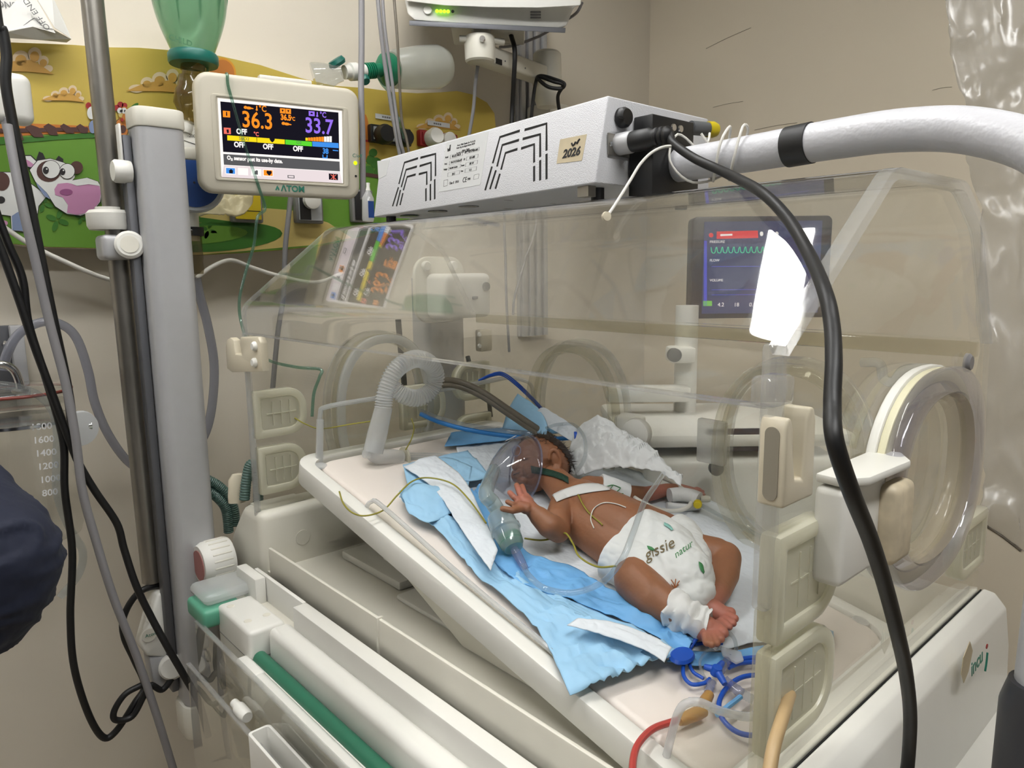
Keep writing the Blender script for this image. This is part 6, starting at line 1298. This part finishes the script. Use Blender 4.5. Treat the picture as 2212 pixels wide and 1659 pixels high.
for y in (576, 626, 637): tube('trace', [vp(1537, y, .002), vp(1600, y-.5, .002), vp(1740, y-1, .002)], .0006, M['vent_blue'], vs_, 5, 1)
vq('side_bar', [(1521, 520), (1527, 520), (1527, 660), (1520, 660)], 'vent_blue'); vq('mode_tile', [(1519, 650), (1538, 650), (1538, 661), (1519, 661)], 'vent_lime')
for s, x, y in (('4.2', 1550, 662), ('18', 1585, 662), ('0.5', 1618, 662), ('FLOW', 1533, 565), ('VOLUME', 1533, 608), ('PRESSURE', 1533, 525)): text('readout', s, vp(x, y, .002), vR, vU, .011 if len(s) < 4 else .007, M['px_white'], vs_, 0, 'LEFT', .0001)
vb0 = at(1482, 760, D=1.42)
lathe('mast', [(0, 0), (.022, 0), (.022, .62), (0, .62)], Vector((vb0.x, vb0.y, .70)), (0, 0, 1), M['white_plastic'], VT, 20)
box('mast_clamp', at(1470, 765, D=1.40), (.05, .05, .03), M['white_plastic'], VT, .006, 2, (vR, vF, vU))
lathe('clamp_knob', [(0, 0), (.013, 0), (.013, .012), (0, .014)], at(1455, 766, D=1.37), -vF, M['aluminium_dark'], VT, 18)
bc = at(1560, 1040, D=1.38)
box('cabinet', Vector((bc.x, bc.y, .86)), (.34, .26, .42), M['white_plastic'], VT, .02, 3, (vR, vF, vU))
box('top_shelf', Vector((bc.x-.02, bc.y, 1.10)), (.40, .30, .024), M['white_plastic'], VT, .008, 2, (vR, vF, vU))
lathe('dial', [(0, 0), (.012, 0), (.012, .01), (0, .012)], at(1545, 1010, D=1.22), -vF, M['black_plastic'], VT, 16)
box('dark_panel', at(1600, 950, D=1.235), (.12, .004, .04), M['bezel'], VT, .002, 2, (vR, vF, vU))
box('side_bracket', at(1400, 850, D=1.40), (.16, .04, .03), M['white_plastic'], VT, .006, 2, (vR, vF, vU))
box('leg_frame', Vector((bc.x, bc.y, .36)), (.10, .10, .62), M['grey_cable'], VT, .01, 2, (vR, vF, vU))
box('wheel_base', Vector((bc.x, bc.y, .035)), (.42, .36, .05), M['grey_cable'], VT, .01, 2, (vR, vF, vU))
box('screen_arm', VC+vF*.075-Vector((0, 0, .02)), (.10, .05, .06), M['white_plastic'], VT, .006, 2, (vR, vF, vU))
# ------------------------------------------------------------------ hanging plastic sheet at the right
clear('film', tint=(244, 244, 244), haze=.14, hazergb=(226, 224, 220), rough=.28, bump=.3, bscale=18)
le_ = [(2030, -1180), (2034, -600), (2042, -30), (2050, 100), (2062, 185), (2078, 250), (2085, 340), (2112, 415), (2118, 500), (2104, 690), (2110, 880), (2122, 1040), (2106, 1105), (2150, 1150)]
ri_ = [(2260, -1180), (2260, -600), (2260, -30), (2262, 100), (2264, 190), (2264, 250), (2264, 340), (2264, 420), (2264, 500), (2264, 690), (2264, 880), (2264, 1040), (2264, 1130), (2264, 1230)]
A_ = spline([at(x, y, D=1.08) for x, y in le_], 8); B_ = spline([at(x, y, D=1.02) for x, y in ri_], 8); vs = []; fs = []; nv = 26
for i in range(len(A_)):
    for j in range(nv+1):
        p = A_[i].lerp(B_[i], j/nv); q = p*22; r_ = 1-abs(noise.noise(Vector((q.x*1.3, q.y*1.3, q.z*.5))))*2
        vs.append(p-_F*(.012*noise.noise(q*.6)+.009*max(0, r_)**2+.004*noise.noise(q*2.5)))
for i in range(len(A_)-1):
    for j in range(nv): c_ = i*(nv+1)+j; fs.append((c_, c_+1, c_+nv+2, c_+nv+1))
o = mesh_obj('plastic_sheet', vs, fs, M['film'], None, 60); md = o.modifiers.new('t', 'SOLIDIFY'); md.thickness = .0006
tag(o, 'wrinkled see-through plastic sheet hanging at the right edge', 'plastic sheet')
# ------------------------------------------------------------------ suction jar on the wall at the far left
SJX = -.25
jc = at(52, 1000, X=SJX); jr = (at(168, 1000, X=SJX)-jc).length
zt_, zb_ = at(60, 868, X=SJX).z, at(60, 1165, X=SJX).z
SJ = empty('suction_jar', Vector((jc.x, jc.y, zb_)), 'clear graduated suction jar with red sealed lid on the wall', 'suction jar')
clear('jar_glass', tint=(249, 249, 247), haze=.10, hazergb=(214, 212, 204))
o = Vector((jc.x, jc.y, zb_)); H = zt_-zb_
lathe('jar', [(jr*.80, 0), (jr*.93, .006), (jr*.98, .02), (jr, H*.85), (jr*.99, H*.97), (jr*.9, H)], o, (0, 0, 1), M['jar_glass'], SJ, 40)
lathe('neck_ring', [(jr*.99, H*.86), (jr*1.03, H*.865), (jr*1.03, H*.885), (jr*.99, H*.89)], o, (0, 0, 1), M['chrome'], SJ, 40)
lathe('lid', [(jr*1.0, H*1.0), (jr*1.02, H*1.0), (jr*1.02, H+.014), (jr*.96, H+.022), (jr*.90, H+.026), (0, H+.028)], o, (0, 0, 1), M['jar_glass'], SJ, 40)
mat('seal_red', (150, 70, 60), .4, var=.05)
tube('seal', [o+Vector((jr*1.0*math.cos(t), jr*1.0*math.sin(t), H+.019)) for t in [2*math.pi*k/24 for k in range(24)]], .0026, M['seal_red'], SJ, 8, 2, closed=True)
tube('outlet_pipe', [at(-20, 790, X=SJX+.03), at(8, 788, X=SJX+.03), at(30, 800, X=SJX+.03), at(42, 825, X=SJX+.03), at(45, 846, X=SJX+.03)], .0062, M['chrome'], SJ, 14, 6)
lathe('pipe_nut', [(0, 0), (.011, 0), (.012, .003), (.011, .006), (0, .006)], at(44, 848, X=SJX+.03), (0, 0, 1), M['steel_dull'], SJ, 18)
mat('print_white', (236, 236, 236), .6, var=0)
for k, t_ in enumerate(('1800', '1600', '1400', '1200', '1000', '800')): text('graduation', t_, at(66+k*5, 930+k*28.5, X=jc.x+jr*1.0), (0, 1, -.04), (0, 0, 1), .0145, M['print_white'], SJ, .0002, 'LEFT', .0001)
tag(tube('suction_tube', [at(-10, 830, X=-.17), at(40, 838, X=-.17), at(85, 855, X=-.17), at(115, 890, X=-.17), at(124, 940, X=-.17), at(122, 1000, X=-.17), at(124, 1070, X=-.17), at(150, 1140, X=-.17), at(178, 1190, X=-.17), at(170, 1240, X=-.17), at(130, 1290, X=-.17)], .0062, M['tube_clear'], None, 12, 8), 'clear suction tube drooping in front of the jar', 'tube')
clear('tube_greyblue', tint=(228, 229, 235), haze=.55, hazergb=(176, 178, 190), rough=.15)
tag(tube('vacuum_hose', [at(8, 800, X=-.28), at(15, 765, X=-.28), at(40, 722, X=-.28), at(85, 697, X=-.28), at(130, 700, X=-.28), at(165, 730, X=-.28), at(190, 800, X=-.28), at(205, 870, X=-.28), at(235, 940, X=-.28), at(280, 1000, X=-.28), at(330, 1022, X=-.28), at(380, 1025, X=-.28)], .0075, M['tube_greyblue'], None, 14, 8), 'thick grey vacuum hose arching from the jar behind the pole', 'hose')
WB_ = empty('wall_bracket', at(15, 740, X=WX), 'grey metal wall bracket above the suction jar', 'bracket')
y_ = at(25, 760, X=WX+.02).y; z0_, z1_ = at(30, 860, X=WX+.02).z, at(30, 703, X=WX+.02).z
boxx('plate', WX+.001, WX+.012, y_-.09, y_+.018, z0_, z1_, M['aluminium_dark'], WB_, .002); boxx('flange', WX+.012, WX+.032, y_, y_+.02, z0_, z1_, M['aluminium'], WB_, .002)
tube('hook', [at(8, 745, X=WX+.035), at(12, 742, X=WX+.045), at(11, 765, X=WX+.045)], .004, M['chrome'], WB_, 8, 4)
lathe('jar_clamp', [(0, 0), (.028, 0), (.030, .004), (.028, .010), (0, .012)], at(170, 925, X=-.22), (1, .3, 0), M['label_paper'], SJ, 24); lathe('jar_clamp_pin', [(0, 0), (.008, 0), (.008, .03), (0, .03)], at(153, 925, X=-.22), (0, 1, 0), M['chrome'], SJ, 14)
# ------------------------------------------------------------------ vacuum regulator with gauge and blue knob behind the display
RG = empty('vacuum_regulator', at(420, 380, X=WXM+.05), 'vacuum regulator with white dial and blue knob behind the display', 'regulator')
lathe('gauge_body', [(0, 0), (.031, 0), (.032, .004), (.032, .02), (.030, .023), (0, .023)], at(398, 303, X=WXM+.10), (1, -.35, 0), M['grey_cable'], RG, 32)
gn = Vector((1, -.35, 0)).normalized(); gc_ = at(398, 303, X=WXM+.10)+gn*.0232; gu = Vector((0, 0, 1)).cross(gn).normalized()
lathe('dial', [(0, 0), (.029, 0), (.029, .0006), (0, .0008)], gc_, gn, M['white_plastic'], RG, 32)
for k in range(21):
    t = math.radians(-30+k*12); d_ = gu*math.cos(t)+Vector((0, 0, 1))*math.sin(t); box('tick', gc_+gn*.001+d_*.0255, (.0035 if k % 5 else .006, .0005, .0004), M['ink'], RG, 0, 2, (d_, gn.cross(d_), gn))
text('print', '-200', gc_+gn*.001+gu*.006+Vector((0, 0, .002)), gu, (0, 0, 1), .007, M['ink'], RG)
box('needle', gc_+gn*.0012+gu*.012-Vector((0, 0, .008)), (.026, .0008, .0006), M['ink'], RG, 0, 2, ((gu*.95-Vector((0, 0, .3))).normalized(), gn.cross((gu*.95-Vector((0, 0, .3))).normalized()), gn))
kc = at(420, 398, X=WXM+.10)
lathe('control_knob', [(0, 0), (.050, 0), (.052, .006), (.052, .020), (.049, .024), (0, .024)], kc, gn, M['outlet_white'], RG, 40)
lathe('knob_face', [(0, 0), (.043, 0), (.043, .002), (0, .0025)], kc+gn*.024, gn, M['outlet_blue'], RG, 40); lathe('knob_dot', [(0, 0), (.002, 0), (.002, .001), (0, .001)], kc+gn*.0265, gn, M['ink'], RG, 10)
tube('regulator_body', [at(408, 440, X=WXM+.08), at(410, 480, X=WXM+.08), at(412, 520, X=WXM+.08)], .016, M['white_plastic'], RG, 16, 3)
tube('inlet_pipe', [at(410, 350, X=WXM+.01), at(410, 352, X=WXM+.05), at(408, 380, X=WXM+.09)], .012, M['white_plastic'], RG, 14, 4)
lathe('black_collar', [(0, 0), (.019, 0), (.019, .016), (0, .016)], at(418, 510, X=WXM+.08), (0, 0, 1), M['black_plastic'], RG, 20)
lathe('safety_flask', [(0, 0), (.016, 0), (.018, .01), (.018, .08), (.014, .088), (0, .088)], at(420, 592, X=WXM+.08), (0, 0, 1), M['amber'], RG, 24)
tag(strip('rubber_glove', [at(438, 432, X=WXM+.06), at(470, 425, X=WXM+.06), at(510, 424, X=WXM+.06), at(548, 420, X=WXM+.06)], [at(425, 470, X=WXM+.06), at(470, 466, X=WXM+.07), at(520, 470, X=WXM+.07), at(545, 440, X=WXM+.06)], mat('latex_cream', (222, 210, 170), .5, var=.05), raw3=True, nv=8, amp=.010, fr=30, seed=31), 'crumpled cream rubber glove hanging below the display', 'glove')
tag(tube('wall_hose', [at(424, 600, X=WXM+.07), at(432, 640, X=WXM+.07), at(448, 700, X=WXM+.07), at(462, 780, X=WXM+.07), at(460, 860, X=WXM+.07), at(446, 930, X=WXM+.07), at(415, 985, X=WXM+.07)], .0085, M['tube_greyblue'], None, 12, 6), 'grey hose running down the wall beside the column', 'hose')
tag(tube('wall_cable', [at(-20, 470, X=WXM+.03), at(60, 525, X=WXM+.03), at(140, 565, X=WXM+.03), at(230, 602, X=WXM+.03), at(310, 614, X=WXM+.03)], .004, M['white_cable'], None, 10, 6), 'white cable drooping along the wall under the mural at left', 'cable', 'white wall cables')
tag(tube('wall_cable', [at(425, 600, X=WXM+.04), at(460, 575, X=WXM+.04), at(500, 562, X=WXM+.04), at(545, 578, X=WXM+.04), at(600, 595, X=WXM+.04), at(680, 610, X=WXM+.04), at(740, 590, X=WXM+.04)], .004, M['white_cable'], None, 10, 6), 'white cable arching over the wall under the display', 'cable', 'white wall cables')
tag(tube('wall_cable', [at(628, 425, X=WXM+.035), at(622, 480, X=WXM+.035), at(616, 540, X=WXM+.035), at(612, 640, X=WXM+.035), at(600, 720, X=WXM+.035), at(588, 850, X=WXM+.035)], .0055, M['grey_cable'], None, 10, 6), 'grey cable hanging down from behind the display', 'cable', 'white wall cables')
# green oxygen tube over the display
ox = [DC+DN*.006+DV*p_[1]+DU*p_[0] for p_ in ((-.0885, .102), (-.088, .085), (-.080, .05), (-.068, .0), (-.055, -.045), (-.043, -.085), (-.036, -.115))]
ox = [DC-DN*.02+DV*.103-DU*.0885]+ox
ox += [at(556, 470, X=-.115), at(548, 530, X=-.115), at(530, 590, X=-.115), at(517, 650, X=-.11), at(522, 700, X=-.10), at(540, 745, X=-.07), at(580, 778, X=-.03), at(640, 793, X=.03), at(692, 798, X=.06), at(690, 815, X=.065), at(678, 850, X=.065), at(674, 900, X=.07)]
tag(tube('oxygen_tube', ox, .0026, M['tube_green'], None, 10, 8), 'thin green oxygen tube hanging over the display', 'tube')
SY = empty('bottle', at(795, 480, X=-.05), 'small clear plastic bottle with white nozzle beside the lamp box', 'bottle')
b0, b1 = at(795, 478, X=-.05), at(795, 395, X=-.05)
Lb_ = (b1-b0).length
lathe('bottle_body', [(0, 0), (.010, 0), (.011, .004), (.011, Lb_*.6), (.006, Lb_*.74), (.004, Lb_*.8), (0, Lb_*.8)], b0, b1-b0, M['frosted'], SY, 20); lathe('nozzle', [(0, 0), (.0045, 0), (.003, Lb_*.1), (.0035, Lb_*.2), (0, Lb_*.2)], b0+(b1-b0)*.8, b1-b0, M['white_plastic'], SY, 14)
box('bottle_label', b0+(b1-b0)*.3+Vector((.0112, 0, 0)), (.0004, .012, .03), M['outlet_blue'], SY)
# ------------------------------------------------------------------ paper wrapper, handset, cables at the far left
mat('paper', (226, 224, 218), .7, var=.03, bump=.3, bscale=40)
PX = WXM+.02
PW = empty('paper_wrapper', at(70, 60, X=WXM), 'crumpled white printed paper wrapper above the mural', 'wrapper')
def facet(pts, name='panel', m='paper'): return prism(name, [at(x, y, X=PX+k) for x, y, k in pts], (.0008, 0, 0), M[m], PW)
facet([(-40, -30, .0), (60, -30, .0), (2, 40, .012), (-40, 90, .0)]); facet([(2, 38, .012), (62, -30, .004), (120, 72, .03), (70, 58, .034), (12, 70, .03)])
facet([(62, -30, .004), (112, -10, .0), (135, 38, .004), (154, 84, .012), (118, 60, .028)]); facet([(12, 68, .03), (70, 58, .034), (112, 62, .03), (154, 85, .012), (144, 92, .004), (80, 86, .02), (14, 82, .02)])
u_ = Vector((0, 1, .0))
text('print', "ONS' GL", at(-8, 15, X=PX+.009), (0, 1, .12), (0, 0, 1), .014, M['ink_grey'], PW); text('print', 'OFF END', at(110, 62, X=PX+.034), (0, -.62, .85), (0, -.8, -.55), .0125, M['ink_grey'], PW)
o_ = [at(x, y, X=PX+.030) for x, y in ((45, 60), (72, 40), (80, 44), (95, 60))]; tube('print', o_, .0006, M['ink_grey'], PW, 5, 3)
HS = empty('handset', at(15, 210, X=-.25), 'white rounded handset hanging at the left edge', 'handset')
box('case', at(8, 212, X=-.25), (.03, .075, .078), M['white_plastic'], HS, .018, 5)
tube('strain_relief', [at(8, 258, X=-.24), at(13, 262, X=-.24), at(17, 280, X=-.24)], .007, M['grey_cable'], HS, 10, 3)
KX = -.16
def kab(name, pts, r, m, label): return tag(tube(name, [at(x, y, X=KX+k) for x, y, k in pts], r, M[m], None, 12, 8), label, 'cable', 'cables at the left')
kab('left_cable', [(-60, -900, -.1), (-40, -300, -.02), (-8, 30, 0), (5, 65, 0), (14, 120, 0), (12, 175, 0), (24, 250, 0), (45, 350, 0), (66, 450, 0), (88, 560, 0), (112, 680, 0), (140, 810, -.01), (152, 880, -.02), (157, 930, -.02)], .0072, 'black_rubber', 'thick black cable falling from the top left corner')
kab('left_cable', [(-120, 100, .0), (-60, 330, .02), (-20, 480, .02), (10, 560, .02), (42, 650, .02), (72, 740, .02), (105, 830, .02), (142, 930, .02), (170, 1000, .02), (205, 1060, .02), (252, 1130, .02), (268, 1186, .02), (293, 1262, .03), (325, 1330, .04), (365, 1403, .06), (398, 1460, .075), (430, 1518, .085), (450, 1590, .085)], .0058, 'black_rubber', 'black cable crossing in front of the column foot')
kab('left_cable', [(-100, 60, .0), (-50, 280, .01), (-20, 420, .01), (15, 520, .01), (48, 600, .01), (62, 700, .01), (100, 820, .01), (136, 950, .01), (140, 1060, .01), (156, 1190, .01), (152, 1330, .01), (160, 1440, .01), (190, 1540, .01), (222, 1592, .01), (250, 1580, .01), (290, 1520, .01), (312, 1480, .0), (290, 1425, -.01), (268, 1375, -.01), (268, 1330, -.01), (300, 1280, -.01), (350, 1262, -.02), (380, 1258, -.02)], .0056, 'black_rubber', 'black cable hanging in a long loop near the floor')
kab('left_cable', [(305, 1480, .02), (270, 1500, .02), (247, 1535, .02), (250, 1555, .02), (285, 1548, .02), (310, 1505, .02), (325, 1480, .02), (350, 1490, .02), (372, 1465, .02)], .0052, 'black_rubber', 'small black cable loop under the pole socket')
kab('left_cable', [(16, 270, .01), (30, 350, .02), (52, 460, .03), (78, 570, .03), (108, 700, .03), (142, 830, .03), (164, 950, .03), (178, 1060, .03), (205, 1160, .03), (245, 1290, .03), (296, 1420, .03), (340, 1550, .03), (380, 1680, .03)], .0064, 'grey_cable', 'pale grey cable slanting down past the suction jar')
# ------------------------------------------------------------------ ribbed green hoses behind the left housing
mat('hose_green', (84, 112, 104), .4, var=.25, scale=220)
def ghose(pts, label):
    pth = spline(pts, 14); bm = bmesh.new(); tube_bm(bm, pth, [.0085+(.0006 if i % 2 else -.0004) for i in range(len(pth))], 14); tag(from_bm('ribbed_hose', bm, M['hose_green'], None, True), label, 'hose', 'green ribbed hoses')
ghose([at(420, 1024, X=-.16), at(452, 1038, X=-.16), at(475, 1052, X=-.16), at(496, 1075, X=-.16), at(506, 1105, X=-.16), at(508, 1135, X=-.16)], 'upper green ribbed hose beside the column')
ghose([at(420, 1050, X=-.16), at(452, 1062, X=-.16), at(470, 1075, X=-.16), at(486, 1095, X=-.16), at(492, 1122, X=-.16), at(494, 1150, X=-.16)], 'lower green ribbed hose beside the column')
ghose([at(528, 1080, X=-.06), at(532, 1040, X=-.06), at(540, 1005, X=-.06), at(552, 1010, X=-.06), at(557, 1050, X=-.06), at(558, 1085, X=-.06)], 'green ribbed hose looping up behind the left housing')
hd_ = lathe('cream_handle', [(0, 0), (.015, 0), (.016, .01), (.016, .04), (.010, .05), (0, .052)], at(512, 1085, X=-.085), (0, .1, 1), M['cream_plastic'], None, 20, sx=.6)
tag(hd_, 'cream rounded handle standing behind the green hoses', 'handle')
# ------------------------------------------------------------------ person's arm at the left edge
mat('navy_cloth', (17, 24, 46), .8, var=.15, scale=40, bump=.5, bscale=90)
PA = empty('person', at(-200, 1230, D=.62), 'person at the left edge with a bent arm in a navy sleeve', 'person')
bm = bmesh.new()
chain(bm, [(at(-560, 700, D=.66), .085), (at(-330, 980, D=.64), .075), (at(-110, 1165, D=.62), .066), (at(-48, 1222, D=.61), .064), (at(-70, 1270, D=.61), .062), (at(-260, 1420, D=.60), .054), (at(-520, 1560, D=.58), .044)])
chain(bm, [(at(-640, 620, D=.70), .11), (at(-760, 900, D=.74), .15), (at(-780, 1500, D=.76), .16)])
sl, _ = merge('sleeve', bm, .004, 8, M['navy_cloth'], PA)
dn = [v.normal.copy() for v in sl.data.vertices]
for v, n_ in zip(sl.data.vertices, dn):
    q = (v.co+PA.location)*20; v.co += n_*(.0035*max(0, 1-abs(noise.noise(Vector((q.x, q.y, q.z*2.2))))*3)-.002)
